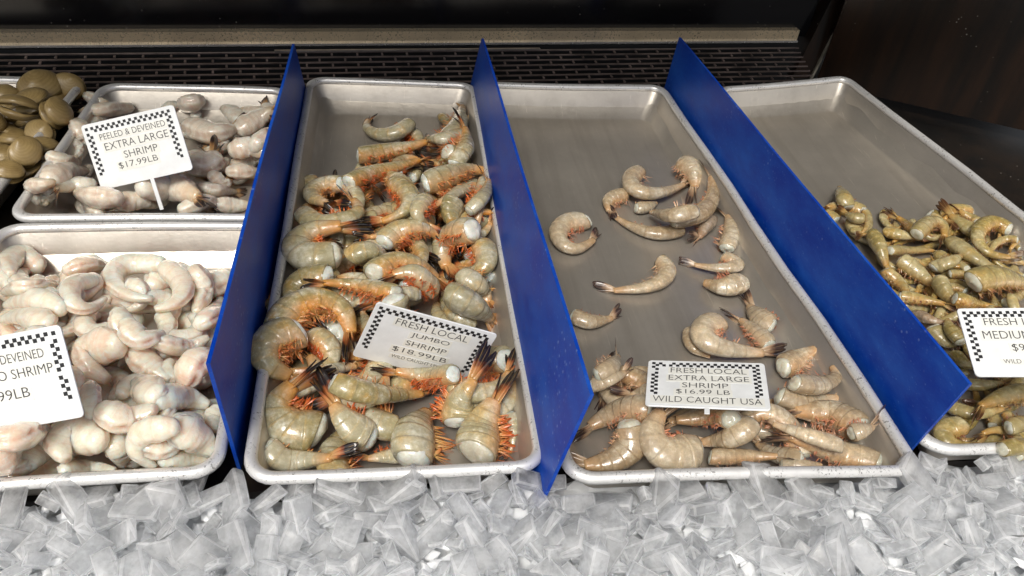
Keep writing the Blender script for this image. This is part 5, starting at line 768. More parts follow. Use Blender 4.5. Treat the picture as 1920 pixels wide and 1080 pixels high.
('B',0.0099,'','tan jumbo shrimp with orange legs directly below the card',[1616, 989, 38, 1572, 1027, -8, 1527, 1072, -62, 1482, 1125, -123, 1434, 1160, -162, 1385, 1180, -178, 1335, 1184, -172, 1285, 1182, -158, 1235, 1177, -137, 1186, 1178, -124, 1137, 1186, -118]),
('B',0.0108,'L1.5','long straight jumbo shrimp with black tail pointing right below the card',[643, 833, 146, 711, 799, 143, 777, 773, 130, 844, 770, 98, 913, 790, 53, 983, 835, -11, 1056, 896, -86, 1131, 961, -164, 1208, 1012, -222, 1287, 1055, -266, 1366, 1082, -292]),
('B',0.0140,'r30','jumbo shrimp with pale rounded back left of the front right one',[1635, 717, -260, 1641, 756, -245, 1646, 788, -222, 1650, 812, -190, 1657, 831, -152, 1667, 844, -110, 1684, 849, -64, 1705, 855, -23, 1729, 864, 11, 1755, 882, 35, 1781, 910, 50]),
('B',0.0151,'r20','stout jumbo shrimp with red legs lying second along the front',[917, 554, -231, 885, 566, -209, 854, 574, -183, 823, 575, -150, 793, 581, -118, 765, 591, -90, 739, 607, -65, 714, 626, -41, 691, 653, -24, 666, 683, -11, 641, 717, -4]),
('B',0.0102,'','olive jumbo shrimp flat along the front rim in the left corner',[147, 477, -199, 180, 436, -218, 214, 403, -243, 259, 398, -272, 309, 404, -289, 362, 406, -291, 416, 397, -278, 472, 377, -250, 528, 348, -209, 584, 326, -175, 637, 310, -149]),
('B',0.0070,'','small pale jumbo shrimp wedged at the middle of front rim',[1217, 482, -362, 1185, 479, -362, 1152, 477, -362, 1120, 472, -359, 1089, 466, -354, 1057, 458, -347, 1025, 448, -337, 994, 436, -326, 963, 426, -318, 932, 418, -312, 901, 412, -309]),
('B',0.0184,'r35','jumbo shrimp with domed white back and bushy orange legs at front centre',[1272, 332, -244, 1274, 372, -232, 1275, 413, -221, 1276, 458, -214, 1281, 512, -217, 1291, 574, -231, 1308, 642, -255, 1330, 709, -280, 1355, 773, -302, 1381, 832, -319, 1406, 887, -330]),
('B',0.0186,'r20','jumbo shrimp with smooth golden back at the front right of its tray',[1791, 388, -265, 1804, 443, -264, 1816, 499, -264, 1828, 551, -259, 1842, 599, -247, 1857, 640, -229, 1875, 674, -204, 1894, 699, -170, 1916, 728, -141, 1938, 762, -118, 1962, 803, -103]),
('B',0.0064,'','slim jumbo shrimp with feathery legs along the front right wall',[2108, 767, -258, 2107, 727, -260, 2107, 688, -264, 2108, 651, -269, 2108, 617, -277, 2107, 584, -287, 2104, 555, -299, 2097, 527, -314, 2088, 503, -331, 2076, 476, -345, 2065, 447, -356]),
('B',0.0103,'L1.6','long jumbo shrimp lying over the front heap, tail beside the card',[256, 998, -137, 307, 1029, -132, 358, 1059, -128, 409, 1097, -129, 457, 1147, -142, 505, 1211, -165, 553, 1282, -198, 606, 1351, -235, 664, 1400, -268, 725, 1429, -291, 788, 1450, -305]),
('B',0.0182,'','largest jumbo shrimp, hooked with cut end facing right, in front left corner',[494, 682, -256, 432, 681, -251, 371, 674, -242, 311, 678, -229, 261, 709, -207, 223, 750, -176, 196, 796, -140, 191, 844, -102, 223, 879, -61, 266, 910, -28, 305, 952, -6]),
('C',0.0119,'','extra large shrimp in a ring with white cut end, against middle blue divider',[3354, 3756, -337, 3253, 3745, -337, 3153, 3733, -337, 3055, 3663, -338, 2983, 3531, -340, 2969, 3388, -345, 3022, 3292, -351, 3096, 3232, -358, 3191, 3251, -365, 3288, 3345, -370, 3386, 3442, -375]),
('C',0.0098,'wd','dark tailed extra large shrimp right of the stacked pile',[4905, 3848, -353, 4879, 3808, -352, 4854, 3770, -352, 4829, 3733, -353, 4805, 3698, -355, 4783, 3665, -359, 4762, 3634, -364, 4742, 3604, -369, 4722, 3574, -375, 4701, 3543, -380, 4680, 3511, -383]),
('C',0.0109,'r40','pale extra large shrimp standing lengthwise against the right wall',[4905, 3226, -331, 4931, 3276, -323, 4956, 3321, -311, 4978, 3362, -296, 4997, 3404, -280, 5014, 3448, -264, 5026, 3497, -252, 5034, 3549, -242, 5040, 3604, -235, 5048, 3663, -230, 5059, 3725, -227]),
('C',0.0093,'','long golden extra large shrimp at the bottom of the back pile',[4467, 3609, -356, 4378, 3585, -356, 4289, 3559, -356, 4204, 3544, -356, 4125, 3554, -359, 4054, 3587, -362, 3989, 3634, -367, 3926, 3688, -372, 3867, 3751, -377, 3814, 3827, -382, 3762, 3904, -385]),
('C',0.0101,'','extra large shrimp with black legs at the left of back pile',[3967, 4335, -350, 3929, 4316, -350, 3890, 4301, -350, 3853, 4287, -351, 3816, 4274, -353, 3780, 4258, -357, 3745, 4234, -362, 3721, 4189, -368, 3713, 4137, -374, 3710, 4086, -378, 3704, 4032, -382]),
('C',0.0125,'','long pinkish extra large shrimp curving round the right side of back pile',[4333, 3579, -183, 4426, 3610, -188, 4520, 3639, -196, 4619, 3684, -207, 4716, 3743, -208, 4811, 3836, -208, 4899, 3948, -205, 4975, 4070, -196, 5018, 4192, -177, 5042, 4323, -162, 5068, 4459, -148]),
('C',0.0087,'n','extra large shrimp showing only a white cut end in the back pile',[4048, 4071, -359, 4074, 4074, -358, 4101, 4077, -359, 4128, 4082, -359, 4157, 4091, -362, 4187, 4106, -365, 4219, 4128, -370, 4250, 4154, -375, 4283, 4182, -380, 4314, 4209, -385, 4346, 4233, -388]),
('C',0.0107,'n','pale banded extra large shrimp across the middle of back pile',[4509, 3496, -4, 4455, 3478, -5, 4401, 3458, -6, 4348, 3441, -8, 4303, 3445, -22, 4267, 3472, -48, 4241, 3528, -86, 4226, 3613, -138, 4218, 3720, -201, 4203, 3812, -252, 4179, 3885, -291]),
('C',0.0116,'','greenish curled extra large shrimp on top of the back pile',[4255, 4777, -282, 4137, 4645, -269, 4028, 4491, -253, 4034, 4323, -239, 4095, 4232, -237, 4185, 4208, -242, 4295, 4239, -258, 4416, 4301, -282, 4540, 4380, -305, 4665, 4476, -322, 4790, 4571, -335]),
('C',0.0148,'r30','speckled extra large shrimp, hindmost and highest on the back pile',[4880, 4972, -279, 4893, 4916, -271, 4907, 4861, -261, 4920, 4807, -253, 4933, 4757, -250, 4941, 4708, -255, 4941, 4663, -267, 4937, 4623, -285, 4931, 4588, -306, 4922, 4548, -323, 4912, 4502, -336]),
('C',0.0100,'L1.5','bent extra large shrimp lying alone with tail pointing left',[4064, 3016, -351, 4092, 2914, -350, 4100, 2801, -350, 4022, 2704, -351, 3933, 2641, -354, 3845, 2597, -357, 3759, 2573, -362, 3676, 2564, -368, 3594, 2563, -374, 3512, 2561, -379, 3430, 2556, -382]),
('C',0.0131,'n','plump oval extra large shrimp without visible tail in mid tray',[4855, 2611, -329, 4807, 2593, -328, 4760, 2574, -328, 4714, 2558, -329, 4670, 2549, -332, 4629, 2551, -337, 4594, 2566, -343, 4562, 2589, -351, 4532, 2616, -359, 4501, 2642, -365, 4468, 2664, -370]),
('C',0.0082,'L1.5','folded extra large shrimp with dark tail pointing left, above the oval one',[4811, 3075, -338, 4865, 3023, -332, 4919, 2973, -326, 4953, 2903, -320, 4866, 2865, -317, 4787, 2857, -321, 4714, 2863, -329, 4646, 2882, -339, 4582, 2912, -351, 4518, 2943, -361, 4451, 2967, -366]),
('C',0.0094,'w','extra large shrimp half hidden by the divider, tail fan raised',[2922, 2140, -356, 2955, 2114, -355, 2986, 2087, -355, 3019, 2065, -356, 3056, 2054, -358, 3098, 2055, -362, 3141, 2065, -366, 3185, 2080, -372, 3230, 2097, -377, 3274, 2112, -382, 3318, 2125, -385]),
('C',0.0087,'n','dark extra large shrimp under the big curved one above the card',[4090, 1884, -361, 4074, 1832, -361, 4055, 1782, -361, 4040, 1732, -361, 4036, 1686, -363, 4051, 1652, -366, 4075, 1629, -371, 4104, 1611, -376, 4134, 1596, -381, 4163, 1579, -385, 4191, 1560, -388]),
('C',0.0131,'L1.6','extra large shrimp with two dark tail blades pointing up left',[4941, 1910, -328, 4927, 1938, -328, 4913, 1966, -328, 4900, 1995, -329, 4888, 2027, -332, 4878, 2061, -337, 4871, 2099, -343, 4865, 2140, -351, 4861, 2182, -358, 4856, 2223, -365, 4850, 2263, -369]),
('C',0.0106,'','slim extra large shrimp between the big curved one and right wall',[4812, 1651, -347, 4800, 1691, -346, 4788, 1731, -346, 4776, 1772, -347, 4765, 1815, -350, 4753, 1858, -353, 4740, 1902, -359, 4726, 1944, -365, 4711, 1987, -371, 4694, 2028, -376, 4678, 2069, -380]),
('C',0.0129,'','big curved extra large shrimp with red legs just above the card',[4369, 1903, -260, 4256, 1862, -247, 4146, 1797, -236, 4089, 1666, -231, 4133, 1586, -237, 4220, 1562, -254, 4316, 1554, -277, 4417, 1552, -301, 4518, 1553, -321, 4617, 1551, -333, 4713, 1542, -341]),
('C',0.0084,'wL1.6','extra large shrimp with spread brown tail fan, left of the card',[2898, 1059, -78, 2922, 1068, -73, 2945, 1075, -65, 2968, 1081, -57, 2994, 1099, -59, 3024, 1134, -74, 3059, 1188, -103, 3097, 1258, -146, 3141, 1344, -204, 3181, 1422, -253, 3219, 1489, -290]),
('C',0.0077,'w','extra large shrimp with black tail beneath the spread brown fan',[2860, 1027, -179, 2890, 1031, -171, 2918, 1030, -157, 2945, 1024, -138, 2971, 1018, -118, 2996, 1013, -96, 3024, 1015, -82, 3055, 1026, -78, 3089, 1045, -79, 3124, 1065, -83, 3160, 1088, -90]),
('C',0.0082,'w','extra large shrimp with pointed dark tail at the card left edge',[3380, 858, -58, 3356, 853, -62, 3335, 852, -71, 3315, 855, -84, 3298, 862, -102, 3281, 871, -121, 3264, 881, -140, 3245, 888, -156, 3224, 891, -167, 3202, 890, -173, 3178, 886, -176]),
('C',0.0123,'n','smooth tan extra large shrimp against the right wall, above the orange one',[4841, 1317, -323, 4883, 1341, -322, 4925, 1364, -321, 4965, 1386, -318, 5004, 1405, -312, 5040, 1420, -302, 5072, 1429, -287, 5101, 1433, -266, 5128, 1435, -245, 5157, 1441, -226, 5190, 1451, -212]),
('C',0.0111,'','pale extra large shrimp under the orange banded one',[4589, 875, -221, 4642, 863, -229, 4698, 853, -241, 4760, 851, -260, 4828, 858, -282, 4898, 871, -301, 4966, 882, -312, 5028, 889, -314, 5084, 889, -305, 5136, 885, -293, 5188, 880, -280]),
('C',0.0106,'n','orange banded extra large shrimp folded over, right of the card',[4684, 882, -64, 4740, 880, -73, 4799, 880, -86, 4864, 889, -106, 4933, 904, -126, 5005, 931, -143, 5078, 964, -156, 5149, 1002, -165, 5212, 1045, -165, 5221, 1107, -163, 5208, 1162, -161]),
('C',0.0095,'','pale extra large shrimp under the diagonal ones at the front',[4465, 140, -182, 4437, 161, -196, 4413, 186, -217, 4393, 216, -244, 4376, 251, -276, 4357, 284, -303, 4337, 318, -325, 4318, 354, -341, 4300, 391, -351, 4282, 428, -356, 4261, 462, -359]),
('C',0.0130,'','brown extra large shrimp in the front left corner by the divider',[3258, 657, -90, 3209, 669, -106, 3166, 691, -133, 3124, 718, -167, 3082, 740, -203, 3039, 756, -240, 2996, 762, -277, 2950, 756, -305, 2903, 742, -327, 2854, 722, -343, 2802, 699, -352]),
('C',0.0113,'','grey extra large shrimp left of the crossing diagonal pair',[4112, 464, -105, 4066, 435, -112, 4027, 413, -128, 3992, 399, -152, 3958, 397, -182, 3928, 409, -218, 3901, 431, -260, 3869, 451, -294, 3834, 467, -321, 3794, 477, -340, 3750, 478, -350]),
('C',0.0138,'','glossy bean shaped extra large shrimp in the front left corner',[3057, 497, -126, 3069, 448, -156, 3077, 404, -193, 3052, 367, -232, 3010, 337, -262, 2960, 311, -284, 2903, 290, -297, 2843, 279, -305, 2784, 277, -313, 2724, 276, -319, 2664, 273, -324]),
('C',0.0074,'','straight yellowish extra large shrimp along the front rim',[3760, 287, -312, 3819, 283, -308, 3878, 281, -305, 3938, 278, -303, 3999, 278, -304, 4063, 282, -310, 4123, 278, -308, 4177, 267, -297, 4226, 249, -278, 4273, 229, -256, 4318, 208, -231]),
('C',0.0153,'','broad extra large shrimp with bluish cut end at front right',[5162, 442, -210, 5135, 493, -222, 5113, 551, -239, 5091, 610, -259, 5061, 662, -278, 5018, 698, -291, 4961, 717, -295, 4895, 722, -291, 4822, 718, -279, 4747, 711, -265, 4676, 708, -253]),
('C',0.0117,'L1.4','long tapering extra large shrimp lying diagonally to the front right',[5164, 116, -267, 5104, 150, -275, 5043, 184, -284, 4977, 212, -285, 4902, 233, -274, 4821, 247, -252, 4735, 257, -219, 4646, 262, -178, 4564, 275, -147, 4489, 295, -124, 4420, 322, -111]),
('C',0.0078,'L1.4','slim extra large shrimp crossing above the long diagonal one',[4800, 177, -73, 4744, 194, -63, 4686, 209, -51, 4628, 223, -37, 4572, 239, -27, 4522, 263, -25, 4476, 292, -31, 4435, 327, -43, 4398, 367, -61, 4359, 406, -78, 4317, 442, -90]),
('C',0.0055,'n','small whitish extra large shrimp touching the front rim at right',[4302, 119, -230, 4333, 114, -222, 4360, 104, -207, 4382, 90, -186, 4410, 80, -172, 4440, 73, -165, 4470, 65, -158, 4506, 63, -161, 4548, 67, -172, 4586, 67, -178, 4622, 65, -180]),
('C',0.0169,'','large extra large shrimp hooked round pale orange legs at front',[3604, 301, -236, 3533, 294, -235, 3457, 275, -224, 3378, 254, -202, 3307, 255, -183, 3260, 290, -159, 3230, 334, -123, 3227, 392, -94, 3259, 455, -75, 3302, 511, -54, 3346, 572, -38]),
('C',0.0110,'n','amber extra large shrimp resting on the bottom edge of the card',[3937, 477, -64, 3929, 545, -97, 3917, 609, -137, 3887, 645, -176, 3847, 658, -201, 3803, 664, -222, 3756, 663, -236, 3706, 660, -245, 3657, 662, -255, 3608, 666, -263, 3557, 666, -266]),
('C',0.0080,'wL1.8','extra large shrimp whose dark brown tail fan touches the right wall',[5007, 350, -134, 5023, 349, -125, 5038, 347, -115, 5052, 344, -103, 5066, 342, -93, 5083, 342, -85, 5102, 344, -80, 5122, 348, -77, 5144, 353, -76, 5167, 358, -76, 5190, 364, -76]),
('D',0.0105,'n','medium shrimp at the very back of the heap, alone by the divider',[6654, 3873, -174, 6645, 3891, -159, 6636, 3908, -144, 6632, 3934, -135, 6642, 3977, -136, 6665, 4039, -150, 6703, 4121, -176, 6745, 4209, -206, 6783, 4292, -231, 6815, 4365, -250, 6838, 4428, -262]),
('D',0.0079,'','medium shrimp with white cut end second from the back by the divider',[6671, 3542, -124, 6647, 3544, -124, 6624, 3546, -124, 6602, 3551, -125, 6584, 3562, -130, 6573, 3583, -138, 6566, 3610, -148, 6561, 3640, -157, 6557, 3670, -165, 6550, 3698, -170, 6538, 3719, -171]),
('D',0.0079,'L1.6','medium shrimp with brown tail pointing up left at the back',[7223, 3227, -127, 7215, 3261, -125, 7215, 3305, -130, 7221, 3357, -140, 7237, 3420, -158, 7249, 3480, -175, 7255, 3534, -188, 7251, 3576, -193, 7239, 3609, -192, 7222, 3637, -188, 7207, 3667, -185]),
('D',0.0106,'L1.6','medium shrimp with long tail up left at the back edge',[8001, 3187, -95, 7974, 3215, -91, 7946, 3242, -87, 7919, 3270, -82, 7895, 3302, -80, 7872, 3335, -76, 7852, 3371, -72, 7833, 3408, -68, 7812, 3444, -63, 7792, 3480, -57, 7773, 3519, -53]),
('D',0.0086,'','medium shrimp with white cut end at the back edge',[8118, 3428, -112, 8117, 3463, -119, 8117, 3498, -127, 8112, 3529, -131, 8098, 3550, -129, 8076, 3563, -119, 8052, 3574, -107, 8028, 3585, -93, 8012, 3603, -84, 8000, 3627, -78, 7994, 3656, -76]),
('D',0.0099,'','hump backed olive medium shrimp at the back of heap',[7121, 3127, -54, 7188, 3182, -48, 7260, 3247, -47, 7339, 3316, -51, 7431, 3389, -64, 7506, 3418, -70, 7558, 3407, -74, 7587, 3369, -77, 7573, 3297, -80, 7522, 3209, -80, 7480, 3132, -87]),
('D',0.0107,'r50','banded grey medium shrimp running along the divider',[6626, 3217, -122, 6624, 3164, -126, 6620, 3107, -125, 6613, 3048, -124, 6608, 2993, -127, 6603, 2943, -135, 6598, 2895, -145, 6599, 2856, -163, 6601, 2818, -181, 6596, 2773, -194, 6587, 2723, -202]),
('D',0.0082,'','medium shrimp with yellow shell and white end pointing left',[6943, 3385, -205, 6958, 3356, -192, 6974, 3327, -180, 6988, 3297, -166, 7007, 3273, -158, 7032, 3257, -154, 7063, 3247, -155, 7092, 3235, -155, 7122, 3225, -155, 7152, 3213, -155, 7180, 3201, -154]),
('D',0.0097,'','medium shrimp ringed round its dark legs near the right rim',[8252, 3132, 24, 8218, 3223, 26, 8159, 3290, 27, 8013, 3225, 29, 7870, 3126, 22, 7754, 2987, 13, 7719, 2855, 1, 7731, 2754, -15, 7810, 2712, -37, 7925, 2714, -51, 8040, 2716, -63]),
('D',0.0085,'n','medium shrimp showing a round white cut end in mid heap',[7299, 2865, -147, 7297, 2828, -146, 7293, 2789, -145, 7290, 2751, -144, 7288, 2715, -142, 7291, 2681, -138, 7300, 2655, -132, 7315, 2636, -125, 7330, 2618, -115, 7348, 2603, -106, 7366, 2588, -98]),
('D',0.0065,'','straight yellow medium shrimp lying crosswise in mid heap',[6680, 2884, -101, 6764, 2921, -129, 6849, 2959, -158, 6934, 2996, -186, 7010, 3020, -205, 7075, 3033, -214, 7130, 3034, -215, 7186, 3036, -217, 7242, 3038, -218, 7299, 3040, -220, 7355, 3042, -222]),
('D',0.0099,'r50','olive medium shrimp with a bright streak on its back',[6758, 2748, -146, 6785, 2716, -155, 6815, 2688, -167, 6847, 2662, -180, 6874, 2631, -189, 6896, 2595, -195, 6913, 2554, -197, 6925, 2508, -196, 6934, 2459, -192, 6944, 2412, -190, 6955, 2366, -188]),
('D',0.0089,'n','pale medium shrimp right of the streaked one',[7110, 2656, -166, 7141, 2660, -156, 7166, 2657, -140, 7184, 2647, -119, 7199, 2634, -95, 7214, 2622, -71, 7238, 2621, -53, 7271, 2632, -43, 7315, 2655, -41, 7365, 2685, -44, 7419, 2718, -49]),
('D',0.0105,'','long golden medium shrimp lying diagonally in mid heap',[7516, 3012, -82, 7515, 2928, -64, 7509, 2842, -43, 7507, 2761, -25, 7517, 2693, -16, 7540, 2639, -16, 7577, 2599, -26, 7623, 2567, -41, 7665, 2533, -52, 7703, 2494, -60, 7736, 2451, -66]),
('D',0.0077,'','narrow medium shrimp touching the divider halfway down',[6513, 2622, -182, 6532, 2593, -190, 6553, 2569, -201, 6576, 2546, -213, 6597, 2520, -222, 6613, 2490, -229, 6619, 2450, -227, 6616, 2400, -219, 6604, 2342, -207, 6588, 2283, -195, 6573, 2226, -186]),
('D',0.0104,'r60','broad backed tan medium shrimp below the pale one',[6941, 2326, -71, 6933, 2282, -73, 6926, 2241, -77, 6920, 2200, -81, 6919, 2163, -87, 6921, 2128, -92, 6921, 2090, -93, 6920, 2050, -91, 6917, 2009, -87, 6914, 1968, -83, 6910, 1926, -79]),
('D',0.0070,'','straight tan medium shrimp behind the card left corner',[6458, 2168, -164, 6501, 2154, -162, 6544, 2141, -160, 6586, 2128, -158, 6629, 2114, -157, 6671, 2100, -155, 6708, 2080, -149, 6739, 2054, -138, 6766, 2024, -124, 6792, 1994, -111, 6820, 1966, -98]),
('D',0.0083,'','medium shrimp lying along the top edge of the card',[6843, 1915, 19, 6876, 1898, 21, 6914, 1886, 17, 6965, 1887, 1, 7035, 1905, -28, 7106, 1925, -59, 7173, 1940, -84, 7231, 1947, -101, 7266, 1933, -97, 7286, 1906, -81, 7306, 1879, -66]),
('D',0.0142,'r30','largest medium shrimp, yellowish with white end, behind the card',[7195, 2147, 38, 7273, 2162, 47, 7356, 2182, 52, 7448, 2205, 46, 7542, 2220, 31, 7638, 2232, 7, 7743, 2250, -26, 7851, 2267, -63, 7941, 2268, -91, 8016, 2253, -113, 8083, 2230, -129]),
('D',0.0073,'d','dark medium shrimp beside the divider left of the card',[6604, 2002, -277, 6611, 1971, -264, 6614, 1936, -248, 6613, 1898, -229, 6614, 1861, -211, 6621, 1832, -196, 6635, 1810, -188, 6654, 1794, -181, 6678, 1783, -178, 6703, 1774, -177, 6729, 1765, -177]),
('D',0.0095,'','medium shrimp curled between the divider and the card',[6622, 1745, -231, 6631, 1717, -237, 6641, 1691, -246, 6651, 1664, -254, 6660, 1637, -261, 6670, 1609, -266, 6684, 1586, -271, 6707, 1570, -275, 6739, 1564, -281, 6775, 1563, -286, 6808, 1559, -291]),
('D',0.0081,'n','white ended medium shrimp touching the left edge of the card',[6752, 1484, -173, 6744, 1506, -167, 6733, 1526, -160, 6721, 1545, -152, 6710, 1566, -145, 6702, 1589, -139, 6699, 1616, -135, 6701, 1646, -133, 6711, 1680, -131, 6726, 1716, -130, 6741, 1753, -128]),
('D',0.0079,'','medium shrimp under the lower left corner of the card',[6685, 1403, -278, 6680, 1369, -269, 6672, 1333, -258, 6661, 1295, -244, 6655, 1261, -232, 6659, 1236, -227, 6672, 1219, -227, 6694, 1210, -232, 6722, 1207, -243, 6750, 1203, -253, 6775, 1197, -261]),
('D',0.0068,'','medium shrimp just below the card',[6565, 1007, -279, 6592, 995, -271, 6616, 978, -260, 6641, 963, -248, 6671, 954, -241, 6708, 952, -238, 6750, 955, -238, 6796, 961, -242, 6839, 966, -242, 6881, 970, -241, 6920, 971, -238]),
('D',0.0073,'','medium shrimp behind the front left corner one',[6250, 748, -295, 6278, 715, -282, 6301, 677, -266, 6323, 640, -249, 6352, 609, -235, 6390, 590, -224, 6436, 582, -214, 6486, 583, -204, 6533, 584, -189, 6580, 586, -174, 6629, 588, -160]),
('D',0.0095,'','large flat medium shrimp pointing left below the card',[7012, 751, -138, 6952, 741, -137, 6892, 733, -138, 6834, 725, -139, 6775, 715, -139, 6712, 702, -138, 6648, 685, -136, 6583, 663, -133, 6514, 638, -128, 6448, 613, -125, 6384, 591, -123]),
('D',0.0076,'','medium shrimp with grey back near the front at frame edge',[6470, 315, -97, 6504, 324, -92, 6546, 339, -95, 6597, 362, -107, 6661, 392, -129, 6733, 426, -159, 6813, 464, -198, 6884, 491, -230, 6943, 508, -255, 6992, 517, -270, 7035, 521, -279]),
('D',0.0080,'n','yellow green medium shrimp on the front rim',[6090, -36, 69, 6130, -34, 74, 6172, -29, 76, 6223, -18, 69, 6290, 3, 47, 6371, 32, 10, 6466, 68, -41, 6571, 108, -103, 6672, 145, -162, 6760, 171, -207, 6834, 188, -239]),
('D',0.0101,'L1.5','medium shrimp hooked in the front left corner with orange tail',[6181, 468, -250, 6118, 458, -261, 6056, 451, -273, 5993, 432, -286, 5975, 373, -295, 5996, 326, -302, 6033, 291, -304, 6092, 281, -308, 6161, 285, -311, 6232, 293, -314, 6301, 298, -316]),
('LA',0.0106,'','pale peeled shrimp curled at the back wall, far left',[-2295, 2857, -275, -2338, 2893, -268, -2380, 2929, -260, -2421, 2960, -250, -2457, 2969, -233, -2480, 2933, -207, -2485, 2861, -174, -2474, 2765, -134, -2431, 2642, -88, -2370, 2531, -52, -2316, 2436, -26]),
('LA',0.0100,'','fully peeled shrimp in the sixth row back from its front rim, fourth from the left',[-1649, 1717, 185, -1697, 1740, 186, -1747, 1768, 185, -1798, 1798, 182, -1856, 1836, 168, -1921, 1881, 140, -1986, 1919, 108, -2050, 1950, 71, -2119, 1986, 24, -2183, 2013, -17, -2241, 2029, -45]),
('LA',0.0098,'','fully peeled shrimp in the sixth row back from its front rim, second from the left',[-1947, 2293, -125, -1953, 2229, -60, -1945, 2142, 25, -1936, 2054, 111, -1942, 1997, 169, -1967, 1971, 196, -2013, 1984, 185, -2081, 2031, 138, -2156, 2089, 77, -2225, 2136, 24, -2291, 2175, -22]),
('LA',0.0094,'','fully peeled shrimp in the fifth row back from its front rim, first from the left',[-1684, 1532, 192, -1734, 1565, 178, -1790, 1609, 155, -1850, 1662, 124, -1912, 1714, 93, -1977, 1769, 56, -2042, 1816, 18, -2102, 1851, -18, -2159, 1877, -54, -2212, 1894, -85, -2259, 1903, -107]),
('LA',0.0096,'','fully peeled shrimp in the eighth row back from its front rim, third from the left',[-1898, 2615, -115, -1871, 2632, -115, -1845, 2653, -117, -1819, 2676, -120, -1794, 2700, -127, -1769, 2722, -137, -1745, 2746, -156, -1723, 2771, -181, -1702, 2798, -212, -1680, 2821, -240, -1655, 2841, -264]),
('LA',0.0110,'','pink peeled shrimp lying lengthwise next to the left divider near the back',[-747, 2518, -76, -724, 2475, -89, -704, 2445, -113, -687, 2427, -147, -673, 2409, -181, -664, 2383, -213, -659, 2336, -228, -659, 2268, -222, -658, 2182, -196, -657, 2095, -167, -654, 2007, -138]),
('LA',0.0108,'','fully peeled shrimp in the sixth row back from its front rim, thirteenth from the left',[-539, 1747, -26, -527, 1788, -42, -518, 1842, -70, -513, 1911, -112, -511, 1988, -158, -511, 2074, -209, -516, 2167, -260, -524, 2251, -298, -533, 2323, -323, -540, 2386, -339, -542, 2438, -345]),
('LA',0.0099,'','large pink peeled shrimp curled at the middle of back wall',[-1116, 2731, -146, -1227, 2763, -171, -1336, 2790, -189, -1436, 2787, -193, -1507, 2710, -175, -1521, 2540, -134, -1428, 2324, -76, -1314, 2164, -32, -1204, 2072, -7, -1106, 2047, 4, -1015, 2047, -1]),
('LA',0.0103,'','peeled shrimp hooked left, right of the large pink curl',[-1037, 2620, -104, -975, 2557, -105, -913, 2494, -104, -854, 2418, -100, -814, 2315, -93, -796, 2206, -84, -801, 2105, -73, -835, 2040, -62, -883, 2002, -52, -933, 1975, -45, -983, 1947, -41]),
('LA',0.0097,'','fully peeled shrimp in the fifth row back from its front rim, ninth from the left',[-1142, 1606, 205, -1124, 1557, 188, -1111, 1516, 165, -1100, 1484, 133, -1081, 1451, 106, -1052, 1428, 82, -1016, 1420, 60, -977, 1417, 44, -934, 1410, 35, -891, 1401, 29, -847, 1387, 26]),
('LA',0.0091,'','fully peeled shrimp in the fifth row back from its front rim, fourteenth from the left',[-798, 1376, 96, -764, 1386, 72, -735, 1406, 35, -707, 1433, -9, -678, 1463, -51, -645, 1490, -81, -611, 1518, -99, -574, 1538, -95, -538, 1557, -83, -502, 1574, -67, -464, 1591, -55]),
('LA',0.0101,'','fully peeled shrimp in the fourth row back from its front rim, fifth from the left',[-1027, 1421, 252, -1005, 1392, 237, -986, 1364, 221, -966, 1338, 203, -941, 1320, 187, -911, 1320, 176, -884, 1340, 165, -861, 1371, 151, -841, 1410, 132, -820, 1448, 115, -798, 1482, 100]),
('LA',0.0085,'','small white peeled shrimp curled into a tight ring above the card',[-1557, 2226, 66, -1599, 2170, 105, -1637, 2107, 146, -1639, 1987, 187, -1610, 1855, 212, -1564, 1763, 211, -1513, 1732, 183, -1466, 1736, 145, -1433, 1802, 101, -1421, 1914, 59, -1404, 2014, 32]),
('LA',0.0142,'','plump pink peeled shrimp against the left divider front bend',[-452, 1286, -11, -470, 1249, 1, -490, 1216, 13, -509, 1183, 22, -526, 1155, 18, -540, 1134, 0, -549, 1124, -34, -559, 1123, -79, -568, 1128, -132, -575, 1125, -175, -580, 1112, -209]),
('LA',0.0120,'','peeled shrimp with pinkish side right of the big white one',[-996, 1359, 7, -968, 1334, -7, -942, 1310, -22, -917, 1289, -41, -891, 1272, -61, -865, 1256, -81, -834, 1237, -94, -801, 1216, -102, -765, 1190, -102, -727, 1159, -97, -688, 1123, -88]),
('LA',0.0141,'','big white peeled shrimp folded beside the top right of the card',[-1120, 1295, 134, -1187, 1335, 100, -1255, 1377, 66, -1316, 1397, 29, -1347, 1368, -1, -1361, 1322, -23, -1357, 1262, -36, -1328, 1209, -50, -1281, 1179, -61, -1231, 1154, -68, -1180, 1124, -72]),
('LA',0.0075,'','fully peeled shrimp in the second row back from its front rim, sixth from the left',[-1183, 799, 177, -1163, 754, 189, -1144, 710, 199, -1127, 671, 206, -1116, 642, 201, -1110, 617, 192, -1109, 599, 175, -1111, 583, 156, -1115, 567, 138, -1118, 547, 123, -1119, 525, 111]),
('LA',0.0102,'','fully peeled shrimp in the third row back from its front rim, eighth from the left',[-652, 695, 138, -626, 725, 114, -605, 767, 77, -586, 818, 29, -567, 871, -27, -543, 906, -73, -514, 926, -111, -483, 934, -138, -448, 930, -157, -410, 918, -165, -371, 905, -171]),
('LA',0.0081,'','fully peeled shrimp in the third row back from its front rim, tenth from the left',[-307, 882, -213, -313, 864, -219, -321, 849, -227, -329, 834, -236, -333, 816, -243, -330, 793, -245, -319, 765, -241, -304, 736, -233, -286, 705, -221, -269, 676, -211, -254, 648, -203]),
('LA',0.0120,'','fully peeled shrimp in the third row back from its front rim, sixth from the left',[-684, 719, 162, -736, 791, 108, -793, 878, 40, -853, 971, -32, -912, 1054, -95, -957, 1101, -125, -989, 1102, -120, -1002, 1058, -92, -1005, 996, -59, -1004, 931, -25, -1010, 880, -3]),
